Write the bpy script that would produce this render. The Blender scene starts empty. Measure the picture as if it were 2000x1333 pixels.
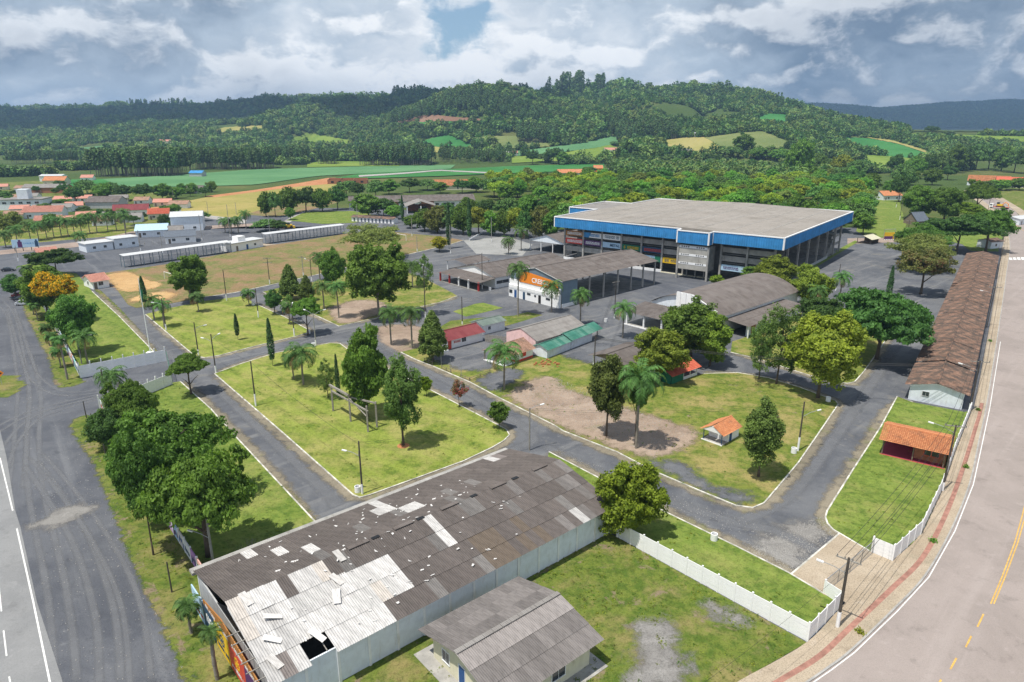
import bpy, bmesh, math, random
import numpy as np
from mathutils import Vector, Matrix, Euler
R = math.radians
SC = bpy.context.scene
COL = SC.collection
random.seed(7)
# ------------------------------------------------------------------ camera
CAM_H, PITCH, FOC = 48.0, 17.4, 1333.0          # metres, degrees down, focal length in pixels of a 2000 px wide frame
cam = bpy.data.cameras.new("camera"); cam.sensor_width = 36.0; cam.lens = FOC / 2000 * 36
cam.clip_start = 0.5; cam.clip_end = 60000
camo = bpy.data.objects.new("camera", cam); COL.objects.link(camo)
camo.location = (0, 0, CAM_H); camo.rotation_euler = (R(90 - PITCH), 0, 0)
SC.camera = camo
# ------------------------------------------------------------------ sky
SUN_AZ, SUN_EL = 220.0, 69.0                      # where the sun stands: angle from +x, elevation
world = bpy.data.worlds.new("World"); SC.world = world; world.use_nodes = True
def build_sky():
    nt = world.node_tree; N = nt.nodes; Lk = nt.links; N.clear()
    def nd(t, **k):
        n = N.new(t)
        for a, b in k.items():
            setattr(n, a, b)
        return n
    def val(sock, v):
        if hasattr(v, "is_output"): Lk.new(v, sock)
        else: sock.default_value = v
    def math_(op, a, b=None, clamp=False):
        n = nd("ShaderNodeMath", operation=op, use_clamp=clamp); val(n.inputs[0], a)
        if b is not None: val(n.inputs[1], b)
        return n.outputs[0]
    def mixc(f, a, b):
        n = nd("ShaderNodeMix", data_type='RGBA'); val(n.inputs[0], f)
        for s, v in ((n.inputs[6], a), (n.inputs[7], b)):
            if hasattr(v, "is_output"): Lk.new(v, s)
            else: s.default_value = (*v, 1)
        return n.outputs[2]
    def mr(v, a, b, c=0., d=1., smooth=True):
        n = nd("ShaderNodeMapRange", interpolation_type='SMOOTHSTEP' if smooth else 'LINEAR')
        val(n.inputs[0], v); n.inputs[1].default_value = a; n.inputs[2].default_value = b
        n.inputs[3].default_value = c; n.inputs[4].default_value = d
        return n.outputs[0]
    out = nd("ShaderNodeOutputWorld"); bg = nd("ShaderNodeBackground"); bg.inputs[1].default_value = 0.1
    sky = nd("ShaderNodeTexSky", sky_type='NISHITA', sun_disc=False)
    sky.sun_elevation = R(SUN_EL); sky.sun_rotation = R(90 - SUN_AZ); sky.altitude = 400
    tc = nd("ShaderNodeTexCoord"); sep = nd("ShaderNodeSeparateXYZ"); Lk.new(tc.outputs["Generated"], sep.inputs[0])
    z = sep.outputs[2]
    def vec(x, y, w):
        c = nd("ShaderNodeCombineXYZ"); val(c.inputs[0], x); val(c.inputs[1], y); val(c.inputs[2], w); return c.outputs[0]
    def noise(v, sc, det, rough, dist=0.0, off=(0, 0, 0)):
        m = nd("ShaderNodeMapping"); Lk.new(v, m.inputs[0]); m.inputs[1].default_value = off
        n = nd("ShaderNodeTexNoise"); Lk.new(m.outputs[0], n.inputs["Vector"]); n.inputs["Scale"].default_value = sc
        n.inputs["Detail"].default_value = det; n.inputs["Roughness"].default_value = rough; n.inputs["Distortion"].default_value = dist
        return n.outputs[0]
    def voro(v, sc, off):
        m = nd("ShaderNodeMapping"); Lk.new(v, m.inputs[0]); m.inputs[1].default_value = off
        n = nd("ShaderNodeTexVoronoi", feature='F1'); Lk.new(m.outputs[0], n.inputs["Vector"]); n.inputs["Scale"].default_value = sc
        return math_('SUBTRACT', 0.98, math_('MULTIPLY', math_('POWER', n.outputs["Distance"], 1.5), 1.35))
    ZS = 1.7
    def density(dz, full=True):
        v = vec(sep.outputs[0], sep.outputs[1], math_('MULTIPLY', math_('ADD', z, dz), ZS))
        w = nd("ShaderNodeTexNoise"); Lk.new(v, w.inputs["Vector"]); w.inputs["Scale"].default_value = 14.0; w.inputs["Detail"].default_value = 4
        wv = nd("ShaderNodeVectorMath", operation='MULTIPLY_ADD'); Lk.new(w.outputs["Color"], wv.inputs[0]); wv.inputs[1].default_value = (.07, .07, .07); Lk.new(v, wv.inputs[2]); v2 = wv.outputs[0]
        big = noise(v, 1.9, 2, 0.5, 0.0, SKY_OFF); md = noise(v2, 3.8, 9, 0.60, 0.0, (4.1, 2.7, 1.3))
        pf = math_('ADD', math_('MULTIPLY', voro(v2, 7.5, (3, 1, 2)), .6), math_('MULTIPLY', voro(v2, 17, (1, 5, 2)), .4))
        return math_('ADD', math_('ADD', math_('MULTIPLY', big, .55), math_('MULTIPLY', md, .74)), math_('MULTIPLY', pf, .15))
    d0 = density(0.0); d1 = density(0.022)
    dens = math_('SUBTRACT', d0, mr(z, 0.16, 0.6, 0.0, 0.2))
    cover = mr(dens, 0.50, 0.575)
    lit = mr(math_('SUBTRACT', d0, d1), -0.03, 0.065)
    thick = mr(d0, 0.64, 0.90)
    K = 10.0
    white = (1.00 * K, 1.02 * K, 1.04 * K); mid = (0.50 * K, 0.59 * K, 0.69 * K); dark = (0.16 * K, 0.225 * K, 0.32 * K)
    cl = mixc(math_('MULTIPLY', lit, math_('SUBTRACT', 1.0, math_('MULTIPLY', thick, 0.42))), mixc(thick, mid, dark), white)
    cl = mixc(math_('MULTIPLY', mr(dens, 0.52, 0.70, 1.0, 0.0), 0.7), cl, white)
    gap = mixc(mr(z, 0.0, 0.3, .65, .12), sky.outputs[0], (0.33 * K, 0.55 * K, 0.76 * K))
    col = mixc(cover, gap, cl)
    col = mixc(mr(z, 0.0, 0.06, 0.35, 0.0), col, (0.55 * K, 0.66 * K, 0.77 * K))
    col = mixc(mr(z, -0.06, -0.005, 1.0, 0.0), col, (0.06 * K, 0.08 * K, 0.06 * K))
    Lk.new(col, bg.inputs[0]); Lk.new(bg.outputs[0], out.inputs[0])
world.cycles.sampling_method = 'MANUAL'; world.cycles.sample_map_resolution = 256
SKY_OFF = (5.48, 8.4, 0.4)
build_sky()
# ------------------------------------------------------------------ sun and exposure
sl = bpy.data.lights.new("sun", 'SUN'); sl.energy = 5.0; sl.angle = R(0.6); sl.color = (1.0, 0.95, 0.86)
so = bpy.data.objects.new("sun", sl); COL.objects.link(so)
_sd = Vector((math.cos(R(SUN_AZ)) * math.cos(R(SUN_EL)), math.sin(R(SUN_AZ)) * math.cos(R(SUN_EL)), math.sin(R(SUN_EL))))
so.rotation_euler = _sd.to_track_quat('Z', 'Y').to_euler(); so.location = _sd * 300
vs = SC.view_settings; vs.view_transform = 'Standard'; vs.look = 'None'; vs.exposure = 0.12; vs.gamma = 1.0; vs.use_curve_mapping = False
SC.cycles.max_bounces = 6; SC.cycles.diffuse_bounces = 3; SC.cycles.transmission_bounces = 4; SC.cycles.transparent_max_bounces = 8
SC.cycles.volume_bounces = 0; SC.cycles.use_denoising = True
# ------------------------------------------------------------------ helpers
_cp, _sp = math.cos(R(PITCH)), math.sin(R(PITCH))
def G(px, py, z=0.0):
    """photograph pixel -> world point on the horizontal plane at height z"""
    u, v = px - 1000, py - 666.5
    t = (CAM_H - z) / (FOC * _sp + v * _cp)
    return (u * t, (FOC * _cp - v * _sp) * t)
def PX(x, y, z):
    """world -> photograph pixel"""
    d = z - CAM_H
    f = y * _cp - d * _sp; v = -(y * _sp + d * _cp)
    return (1000 + FOC * x / f, 666.5 + FOC * v / f)
def HT(by, ty):
    """height of something standing at ground row by whose top shows at row ty"""
    gy = G(1000, by)[1]; v = ty - 666.5
    return CAM_H - gy * (FOC * _sp + v * _cp) / (FOC * _cp - v * _sp)
def MPP(by):
    """metres per photograph pixel across, at ground row by"""
    return CAM_H / (FOC * _sp + (by - 666.5) * _cp)
def inpoly(x, y, poly):
    c = False; j = len(poly) - 1
    for i in range(len(poly)):
        a, b = poly[i], poly[j]
        if (a[1] > y) != (b[1] > y) and x < (b[0] - a[0]) * (y - a[1]) / (b[1] - a[1]) + a[0]: c = not c
        j = i
    return c
class MB:
    """collects polygons; build() links them as ONE mesh object"""
    def __init__(s): s.v = []; s.f = []
    def add(s, vs_, fs_):
        o = len(s.v); s.v += [tuple(p) for p in vs_]; s.f += [tuple(i + o for i in f) for f in fs_]; return s
    def box(s, x0, x1, y0, y1, z0, z1):
        return s.add([(x0, y0, z0), (x1, y0, z0), (x1, y1, z0), (x0, y1, z0), (x0, y0, z1), (x1, y0, z1), (x1, y1, z1), (x0, y1, z1)],
                     [(3, 2, 1, 0), (4, 5, 6, 7), (0, 1, 5, 4), (1, 2, 6, 5), (2, 3, 7, 6), (3, 0, 4, 7)])
    def prism(s, poly, z0, z1):
        n = len(poly); a = sum(poly[i][0] * poly[(i + 1) % n][1] - poly[(i + 1) % n][0] * poly[i][1] for i in range(n))
        if a < 0: poly = poly[::-1]
        return s.add([(p[0], p[1], z0) for p in poly] + [(p[0], p[1], z1) for p in poly],
                     [tuple(range(n - 1, -1, -1)), tuple(range(n, 2 * n))] + [(i, (i + 1) % n, n + (i + 1) % n, n + i) for i in range(n)])
    def prism_x(s, prof, x0, x1):
        """profile in (y,z), swept along x"""
        n = len(prof)
        return s.add([(x0, p[0], p[1]) for p in prof] + [(x1, p[0], p[1]) for p in prof],
                     [tuple(range(n - 1, -1, -1)), tuple(range(n, 2 * n))] + [(i, (i + 1) % n, n + (i + 1) % n, n + i) for i in range(n)])
    def tube(s, p0, p1, r0, r1=None, n=8, cap=True):
        r1 = r0 if r1 is None else r1
        a, b = Vector(p0), Vector(p1); d = (b - a).normalized()
        q = d.cross(Vector((0, 0, 1)))
        if q.length < 1e-4: q = Vector((1, 0, 0))
        q.normalize(); w = d.cross(q)
        vv = []
        for c, r in ((a, r0), (b, r1)):
            for k in range(n):
                t = 2 * math.pi * k / n; vv.append(c + (q * math.cos(t) + w * math.sin(t)) * r)
        ff = [(k, (k + 1) % n, n + (k + 1) % n, n + k) for k in range(n)]
        if cap: ff += [tuple(range(n - 1, -1, -1)), tuple(range(n, 2 * n))]
        return s.add(vv, ff)
    def path(s, pts, r, n=5):
        for a, b in zip(pts[:-1], pts[1:]): s.tube(a, b, r, r, n, False)
        return s
    def ribbon(s, pts, w, z0, z1):
        """kerb-like bar along a polyline of (x, y)"""
        P = [Vector((p[0], p[1])) for p in pts]; L = []; Rr = []
        for i, p in enumerate(P):
            d = (P[min(i + 1, len(P) - 1)] - P[max(i - 1, 0)]).normalized(); nn = Vector((-d.y, d.x)) * w / 2
            L.append(p + nn); Rr.append(p - nn)
        for i in range(len(P) - 1):
            s.prism([Rr[i], Rr[i + 1], L[i + 1], L[i]], z0, z1)
        return s
    def mesh(s, name, mat=None, smooth=False):
        m = bpy.data.meshes.new(name); m.from_pydata(s.v, [], s.f); m.update()
        if mat: m.materials.append(mat)
        if smooth: m.polygons.foreach_set("use_smooth", [True] * len(m.polygons))
        return m
    def build(s, name, mat, parent=None, smooth=False):
        return link(name, s.mesh(name, mat, smooth), parent)
def link(name, data, parent=None, loc=None, rot=None, scl=None):
    o = bpy.data.objects.new(name, data); COL.objects.link(o)
    if parent is not None: o.parent = parent
    if loc is not None: o.location = loc
    if rot is not None: o.rotation_euler = rot
    if scl is not None: o.scale = scl
    return o
def tag(o, label, cat, group=None):
    o["label"] = label; o["category"] = cat
    if group: o["group"] = group
    return o
def thing(name, label, cat, loc=(0, 0, 0), rz=0.0, group=None):
    o = bpy.data.objects.new(name, None); COL.objects.link(o); o.empty_display_size = 0.5
    o.location = (loc[0], loc[1], loc[2] if len(loc) > 2 else 0.0); o.rotation_euler = (0, 0, R(rz))
    return tag(o, label, cat, group)
def structure(o): o["kind"] = "structure"; return o
def stuff(o): o["kind"] = "stuff"; return o
def smooth_path(pts, k=6):
    """Catmull-Rom through 2-D points"""
    P = [Vector(p) for p in pts]; out = []
    for i in range(len(P) - 1):
        a, b, c, d = P[max(i - 1, 0)], P[i], P[i + 1], P[min(i + 2, len(P) - 1)]
        for j in range(k):
            t = j / k
            out.append(0.5 * ((2 * b) + (c - a) * t + (2 * a - 5 * b + 4 * c - d) * t * t + (3 * b - a - 3 * c + d) * t ** 3))
    out.append(P[-1]); return [tuple(p) for p in out]
# ------------------------------------------------------------------ materials
class NT:
    def __init__(s, name):
        s.m = bpy.data.materials.new(name); s.m.use_nodes = True; s.t = s.m.node_tree; s.N = s.t.nodes; s.L = s.t.links
        s.b = s.N["Principled BSDF"]; s.out = s.N["Material Output"]
        s.b.inputs["Specular IOR Level"].default_value = 0.25
    def n(s, t, **k):
        o = s.N.new(t)
        for a, b in k.items(): setattr(o, a, b)
        return o
    def set(s, sock, v):
        if hasattr(v, "is_output"): s.L.new(v, sock)
        elif isinstance(v, (tuple, list)) and len(v) == 3 and sock.type == 'RGBA': sock.default_value = (*v, 1)
        else: sock.default_value = v
    def pos(s): return s.n("ShaderNodeNewGeometry").outputs["Position"]
    def obj(s): return s.n("ShaderNodeTexCoord").outputs["Object"]
    def map(s, v, scl=(1, 1, 1), rot=(0, 0, 0), loc=(0, 0, 0)):
        if rot != (0, 0, 0):
            q = s.n("ShaderNodeMapping"); s.L.new(v, q.inputs[0]); q.inputs[2].default_value = tuple(-a for a in rot); v = q.outputs[0]
        m = s.n("ShaderNodeMapping"); s.L.new(v, m.inputs[0]); m.inputs[1].default_value = loc; m.inputs[3].default_value = scl
        return m.outputs[0]
    def noise(s, v, sc, det=3, rough=.55, dist=0.):
        n = s.n("ShaderNodeTexNoise"); s.L.new(v, n.inputs["Vector"])
        n.inputs["Scale"].default_value = sc; n.inputs["Detail"].default_value = det; n.inputs["Roughness"].default_value = rough; n.inputs["Distortion"].default_value = dist
        return n.outputs[0]
    def mix(s, f, a, b, mode='MIX'):
        n = s.n("ShaderNodeMix", data_type='RGBA', blend_type=mode); s.set(n.inputs[0], f); s.set(n.inputs[6], a); s.set(n.inputs[7], b); return n.outputs[2]
    def mr(s, v, a, b, c=0., d=1.):
        n = s.n("ShaderNodeMapRange", interpolation_type='SMOOTHSTEP'); s.set(n.inputs[0], v)
        for i, x in enumerate((a, b, c, d)): n.inputs[i + 1].default_value = x
        return n.outputs[0]
    def mth(s, op, a, b=None):
        n = s.n("ShaderNodeMath", operation=op); s.set(n.inputs[0], a)
        if b is not None: s.set(n.inputs[1], b)
        return n.outputs[0]
    def bump(s, h, st=.3, d=.05):
        n = s.n("ShaderNodeBump"); s.set(n.inputs["Height"], h); n.inputs["Strength"].default_value = st; n.inputs["Distance"].default_value = d
        s.L.new(n.outputs[0], s.b.inputs["Normal"])
    def fade(s, soft=.42, sc=.55, amp=2.6, top=1.0):
        """let a thin layer peter out raggedly where its 'fade' attribute falls to 0"""
        a = s.n("ShaderNodeAttribute"); a.attribute_name = "fade"; p = s.pos()
        n = s.mth('ADD', s.mth('MULTIPLY', s.noise(p, sc, 6, .65, .4), .75), s.mth('MULTIPLY', s.noise(p, 4.0, 3, .7), .25))
        v = s.mth('ADD', a.outputs["Fac"], s.mth('MULTIPLY', s.mth('SUBTRACT', n, .5), amp))
        t = s.n("ShaderNodeBsdfTransparent"); mx = s.n("ShaderNodeMixShader"); s.L.new(s.mr(v, .5 - soft, .5 + soft, 0., top), mx.inputs[0])
        s.L.new(t.outputs[0], mx.inputs[1]); s.L.new(s.b.outputs[0], mx.inputs[2]); s.L.new(mx.outputs[0], s.out.inputs[0])
    def done(s, col=None, rough=.8, metal=0., spec=None):
        if col is not None: s.set(s.b.inputs["Base Color"], col)
        s.set(s.b.inputs["Roughness"], rough); s.b.inputs["Metallic"].default_value = metal
        if spec is not None: s.b.inputs["Specular IOR Level"].default_value = spec
        return s.m
def hexc(h):
    h = h.lstrip('#'); c = [int(h[i:i + 2], 16) / 255 for i in (0, 2, 4)]
    return tuple(x / 12.92 if x <= .04045 else ((x + .055) / 1.055) ** 2.4 for x in c)
def m_plain(name, c, rough=.7, var=.18, sc=1.2, metal=0., spec=None, stain=None):
    """painted or cast surface with uneven tone and faint grime"""
    k = NT(name); p = k.obj(); n = k.noise(p, sc, 5, .6)
    c2 = tuple(x * (1 - var) for x in c); c3 = tuple(min(1, x * (1 + var * .5)) for x in c)
    col = k.mix(k.mr(n, .3, .7), c2, c3)
    if stain:
        s = k.noise(k.map(p, (1, 1, .25)), 1.7, 6, .65)
        col = k.mix(k.mr(s, .52, .75, 0, .7), col, stain)
    return k.done(col, rough, metal, spec)
def m_grass(name, a, b, dry, dry_lo=.48, dry_hi=.68, soil=None, soil_lo=.62, sc=.16, mow=0.0, fade=False):
    k = NT(name); p = k.pos()
    big = k.noise(p, sc, 4, .6, .4); mid = k.noise(p, .75, 5, .65, .2); fine = k.noise(p, 6.0, 3, .7)
    col = k.mix(k.mr(mid, .36, .62), a, b)
    col = k.mix(k.mr(k.mth('ADD', k.mth('MULTIPLY', big, .7), k.mth('MULTIPLY', k.noise(p, sc * 5, 6, .72, .6), .3)), dry_lo, dry_hi), col, dry)
    blot = k.noise(k.map(p, loc=(11, 5, 0)), sc * 2.6, 6, .7, .5); col = k.mix(k.mr(blot, .55, .68, 0, .6), col, tuple(x * .72 for x in a))
    if mow:
        w = k.noise(k.map(p, (.04, .55, 1), (0, 0, R(-41))), 1.0, 3, .5); col = k.mix(k.mr(w, .45, .62, 0, mow), col, tuple(x * 1.35 for x in b))
    if soil is not None:
        sn = k.noise(k.map(p, loc=(31, 7, 0)), .33, 6, .68, .5); col = k.mix(k.mr(sn, soil_lo, soil_lo + .1), col, soil)
    dk = k.mr(k.mth('ADD', k.mth('MULTIPLY', fine, .5), k.mth('MULTIPLY', k.noise(p, 2.0, 5, .8), .5)), .32, .68, .55, 1.35)
    col = k.mix(1.0, col, k.mix(dk, (0, 0, 0), (1, 1, 1)), 'MULTIPLY')
    sp = k.noise(p, 2.2, 4, .7); col = k.mix(k.mr(sp, .60, .72, 0, .45), col, tuple(x * .62 for x in a))
    k.bump(k.mth('ADD', fine, k.noise(p, 22, 2, .6)), .55, .09)
    k.done(col, .95, 0, .1)
    if fade: k.fade(.3, .8, 3.2)
    return k.m
def m_gravel(name, a, b, track=(.25, .25, .26), rot=0., tr=.5, dusty=None, fade=False, soft=.42, speck=1.0):
    k = NT(name); p = k.pos()
    big = k.noise(p, .09, 7, .68, .6); fine = k.noise(p, 7, 4, .8); mid = k.noise(p, .7, 6, .72)
    col = k.mix(k.mr(big, .36, .62), a, b)
    st = k.noise(k.map(p, (.02, .42, 1), (0, 0, R(rot))), 1.0, 4, .6, .15)
    col = k.mix(k.mr(st, .52, .72, 0, tr), col, track)
    col = k.mix(k.mr(mid, .54, .72, 0, .55), col, track); col = k.mix(k.mr(k.noise(k.map(p, loc=(3, 8, 0)), .35, 6, .7), .54, .7, 0, .5), col, tuple(x * .66 for x in a))
    if dusty: col = k.mix(k.mr(k.noise(k.map(p, loc=(9, 3, 0)), .16, 5, .65, .3), .56, .72, 0, .8), col, dusty)
    col = k.mix(1.0, col, k.mix(k.mr(fine, .3, .7, 1 - .45 * speck, 1 + .4 * speck), (0, 0, 0), (1, 1, 1)), 'MULTIPLY')
    sp = k.noise(p, 3.1, 2, .9); col = k.mix(k.mr(sp, .72, .78, 0, .5 * speck), col, (.35, .35, .36))
    k.bump(fine, .5 * speck, .05)
    k.done(col, .9, 0, .2)
    if fade: k.fade(soft)
    return k.m
def m_sheet(name, a, b, c, ang_scale=(0, 0, 0), rough=.85, patch=(1.1, 2.4), pale=.12):
    """weathered fibre-cement roofing: sheet-by-sheet tone, streaks, lichen"""
    k = NT(name); p = k.obj()
    br = k.n("ShaderNodeTexBrick"); k.L.new(p, br.inputs["Vector"])
    br.offset = 0.0; br.inputs["Color1"].default_value = (0, 0, 0, 1); br.inputs["Color2"].default_value = (1, 1, 1, 1); br.inputs["Mortar"].default_value = (.3, .3, .3, 1)
    br.inputs["Scale"].default_value = 1.0; br.inputs["Mortar Size"].default_value = .012; br.inputs["Bias"].default_value = 0
    br.inputs["Brick Width"].default_value = patch[0]; br.inputs["Row Height"].default_value = patch[1]
    t = k.n("ShaderNodeSeparateColor"); k.L.new(br.outputs["Color"], t.inputs[0])
    n1 = k.noise(k.map(p, (1.6, .25, .25)), 1.3, 6, .65); n2 = k.noise(p, .35, 5, .6)
    col = k.mix(k.mr(n2, .3, .7), a, b)
    col = k.mix(k.mth('MULTIPLY', t.outputs[0], .35), col, c)
    col = k.mix(k.mr(n1, .5, .78, 0, .55), col, tuple(x * .55 for x in a))
    col = k.mix(k.mr(k.noise(p, 5, 3, .8), .68, .8, 0, pale * 4), col, tuple(min(1, x * 1.9) for x in c))
    w = k.n("ShaderNodeTexWave"); k.L.new(p, w.inputs["Vector"]); w.bands_direction = 'X'; w.inputs["Scale"].default_value = 1.7
    k.bump(w.outputs["Fac"], .6, .05)
    return k.done(col, rough, 0, .15)
def m_leaf(name, dark, light, tip=None, tipamt=0.0, trans=.34):
    dark = tuple(x * 1.22 for x in dark); light = tuple(x * 1.3 for x in light)
    k = NT(name); g = k.n("ShaderNodeNewGeometry"); oi = k.n("ShaderNodeObjectInfo")
    rnd = g.outputs["Random Per Island"]
    col = k.mix(k.mr(rnd, 0, 1), dark, light)
    cl = k.noise(k.obj(), .55, 2, .5); col = k.mix(k.mr(cl, .35, .68, 0, .75), col, tuple(x * 1.35 for x in light))
    if tip is not None: col = k.mix(k.mth('MULTIPLY', k.mr(k.noise(k.obj(), .38, 3, .6), .5 - tipamt * .3, .75 - tipamt * .3), k.mr(rnd, .1, .6)), col, tip)
    hs = k.n("ShaderNodeHueSaturation"); k.L.new(col, hs.inputs["Color"])
    k.set(hs.inputs["Hue"], k.mr(oi.outputs["Random"], 0, 1, .488, .515)); k.set(hs.inputs["Value"], k.mr(oi.outputs["Random"], 0, 1, .78, 1.22))
    col = k.mix(1.0, hs.outputs[0], oi.outputs["Color"], 'MULTIPLY')
    k.done(col, .62, 0, .25)
    tr = k.n("ShaderNodeBsdfTranslucent"); k.L.new(k.mix(1.0, col, (1.3, 1.35, .7), 'MULTIPLY'), tr.inputs[0])
    mx = k.n("ShaderNodeMixShader"); mx.inputs[0].default_value = trans
    k.L.new(k.b.outputs[0], mx.inputs[1]); k.L.new(tr.outputs[0], mx.inputs[2]); k.L.new(mx.outputs[0], k.out.inputs[0])
    return k.m
def m_tint(name, rough=.8, var=.3, spec=.2, sc=2.0, streak=True):
    """colour comes from the object's own colour, so alike pieces share one mesh"""
    k = NT(name); p = k.obj(); oi = k.n("ShaderNodeObjectInfo")
    n = k.noise(k.map(p, (1, .35 if streak else 1, 1)), sc, 5, .65)
    v = k.mr(n, .25, .75, 1 - var, 1 + var * .6)
    col = k.mix(1.0, oi.outputs["Color"], k.mix(v, (0, 0, 0), (1, 1, 1)), 'MULTIPLY')
    return k.done(col, rough, 0, spec)
M = {}
M['white'] = m_plain('white_paint', (.80, .81, .82), .6, .08, stain=(.55, .54, .52))
M['whiteclean'] = m_plain('clean_white', (.86, .86, .86), .5, .05)
M['kerb'] = m_plain('kerb_whitewash', (.60, .58, .52), .9, .5, .6, stain=(.17, .165, .11))
M['conc'] = m_plain('concrete', (.36, .35, .33), .9, .25, .5, stain=(.17, .16, .14))
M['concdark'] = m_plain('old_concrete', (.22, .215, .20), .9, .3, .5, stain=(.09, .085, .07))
M['cream'] = m_plain('cream_wall', (.66, .62, .47), .8, .1, stain=(.45, .40, .30))
M['bluewhite'] = m_plain('bluish_wall', (.72, .77, .83), .8, .08, stain=(.55, .55, .54))
M['pink'] = m_plain('pink_wall', (.82, .56, .54), .8, .1, stain=(.5, .36, .33))
M['grey'] = m_plain('grey_wall', (.45, .46, .47), .8, .12, stain=(.3, .29, .27))
M['brick'] = m_plain('raw_brick', (.36, .16, .09), .9, .25, 2)
M['wood'] = m_plain('weathered_timber', (.21, .17, .13), .9, .3, 3)
M['woodgrey'] = m_plain('grey_timber', (.30, .28, .25), .9, .3, 3)
M['pole'] = m_plain('dark_wood_pole', (.085, .074, .063), .9, .3, 2)
M['poleconc'] = m_plain('concrete_pole', (.33, .32, .30), .9, .2, 2)
M['metal'] = m_plain('galvanised', (.42, .43, .44), .45, .1, 3, .6)
M['dark'] = m_plain('dark_opening', (.02, .021, .023), .4, .2)
M['glass'] = m_plain('window_glass', (.035, .045, .055), .12, .2, spec=.6)
M['wire'] = m_plain('cable', (.03, .03, .032), .6, .1)
M['red'] = m_plain('red_paint', (.42, .035, .03), .6, .15)
M['blue'] = m_plain('blue_steel', (.045, .255, .56), .5, .22, .35, spec=.35, stain=(.06, .22, .44))
M['bluegrey'] = m_plain('bluegrey_steel', (.16, .22, .27), .6, .12, .6)
M['orange'] = m_plain('orange_sign', (.82, .25, .025), .5, .05)
M['yellow'] = m_plain('yellow_paint', (.72, .46, .02), .55, .1)
M['navy'] = m_plain('navy_print', (.03, .075, .14), .6, .08)
M['skyblue'] = m_plain('pale_blue_print', (.42, .60, .76), .6, .08)
M['redprint'] = m_plain('red_print', (.60, .075, .05), .6, .08)
M['purple'] = m_plain('purple_print', (.10, .035, .13), .6, .08)
M['brownprint'] = m_plain('ochre_print', (.38, .17, .05), .7, .2)
M['green'] = m_plain('green_paint', (.02, .16, .09), .6, .15)
M['bluedoor'] = m_plain('blue_door', (.03, .09, .25), .6, .12)
M['bark'] = m_plain('bark', (.13, .10, .075), .95, .35, 4)
M['barkpale'] = m_plain('pale_bark', (.27, .24, .20), .95, .3, 4)
M['tyre'] = m_plain('tyre_rubber', (.02, .02, .02), .8, .1)
M['carsilver'] = m_plain('silver_carpaint', (.55, .57, .60), .25, .03, spec=.6)
M['cardark'] = m_plain('dark_carpaint', (.03, .035, .045), .25, .03, spec=.6)
M['carred'] = m_plain('red_carpaint', (.28, .03, .03), .25, .03, spec=.6)
M['tint'] = m_tint('weathered_sheet')
M['sheet'] = m_sheet('old_fibre_cement', (.105, .088, .080), (.155, .133, .122), (.22, .20, .188))
M['sheetdk'] = m_sheet('dark_fibre_cement', (.10, .085, .078), (.15, .13, .12), (.22, .20, .19))
M['sheetlt'] = m_sheet('pale_fibre_cement', (.19, .175, .163), (.25, .235, .222), (.36, .345, .33))
M['sheetgreen'] = m_sheet('green_sheet', (.03, .135, .10), (.06, .215, .165), (.32, .45, .38), pale=.2)
M['sheetgg'] = m_sheet('greygreen_sheet', (.12, .16, .14), (.17, .21, .185), (.27, .30, .27))
M['sheetred'] = m_sheet('red_sheet', (.17, .040, .045), (.225, .058, .062), (.29, .10, .10), pale=.04)
M['whitesheet'] = m_plain('white_metal_roof', (.56, .57, .58), .5, .12, stain=(.40, .40, .39))
M['bluesheet'] = m_plain('pale_blue_roof', (.42, .58, .68), .5, .1)
M['slate'] = m_plain('slate_roof', (.12, .14, .17), .6, .15)
def m_tile(name, a, b, dirt, amt):
    k = NT(name); p = k.obj(); g = k.n("ShaderNodeNewGeometry")
    col = k.mix(g.outputs["Random Per Island"], a, b)
    col = k.mix(k.mr(k.noise(p, .45, 6, .68, .3), .55 - amt * .25, .75 - amt * .2), col, dirt)
    col = k.mix(k.mr(k.noise(p, 3.2, 4, .7), .6, .75, 0, .6), col, tuple(x * .6 for x in dirt))
    return k.done(col, .9, 0, .15)
M['tileorange'] = m_tile('orange_clay_tile', (.44, .165, .075), (.56, .245, .115), (.30, .14, .08), .35)
M['tileold'] = m_tile('old_clay_tile', (.16, .094, .068), (.29, .18, .13), (.085, .068, .058), .75)
M['tilebrown'] = m_tile('brown_clay_tile', (.26, .15, .105), (.40, .25, .18), (.17, .12, .095), .4)
M['tilered'] = m_tile('red_clay_tile', (.46, .10, .06), (.56, .15, .09), (.38, .10, .07), .1)
M['tilepink'] = m_tile('faded_clay_tile', (.46, .21, .16), (.54, .27, .21), (.36, .18, .14), .2)
# ================================================================== terrain
_rid = np.array([(-400, 205), (0, 209), (100, 208), (230, 209), (300, 208), (400, 208), (500, 196), (560, 193), (640, 188), (700, 186), (800, 178), (880, 180),
                 (960, 176), (1000, 175), (1050, 168), (1100, 160), (1150, 159), (1200, 155), (1300, 153), (1400, 154), (1450, 165), (1500, 184), (1560, 206), (1600, 219),
                 (1650, 231), (1700, 238), (1800, 245), (2000, 249), (2500, 249)], float)
_rdist = np.array([(-400, 3300), (0, 3100), (400, 2900), (600, 2500), (760, 2150), (1000, 1950), (1200, 1850), (1400, 1750), (1600, 1500), (1800, 1350), (2500, 1350)], float)
_foot = np.array([(-400, 1100), (0, 1050), (400, 1080), (800, 1000), (1100, 900), (1400, 820), (1600, 760), (1800, 800), (2500, 800)], float)
_far = np.array([(-400, 215), (1500, 216), (1600, 212), (1650, 214), (1700, 219), (1760, 214), (1820, 211), (1900, 208), (2000, 205), (2500, 200)], float)
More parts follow.
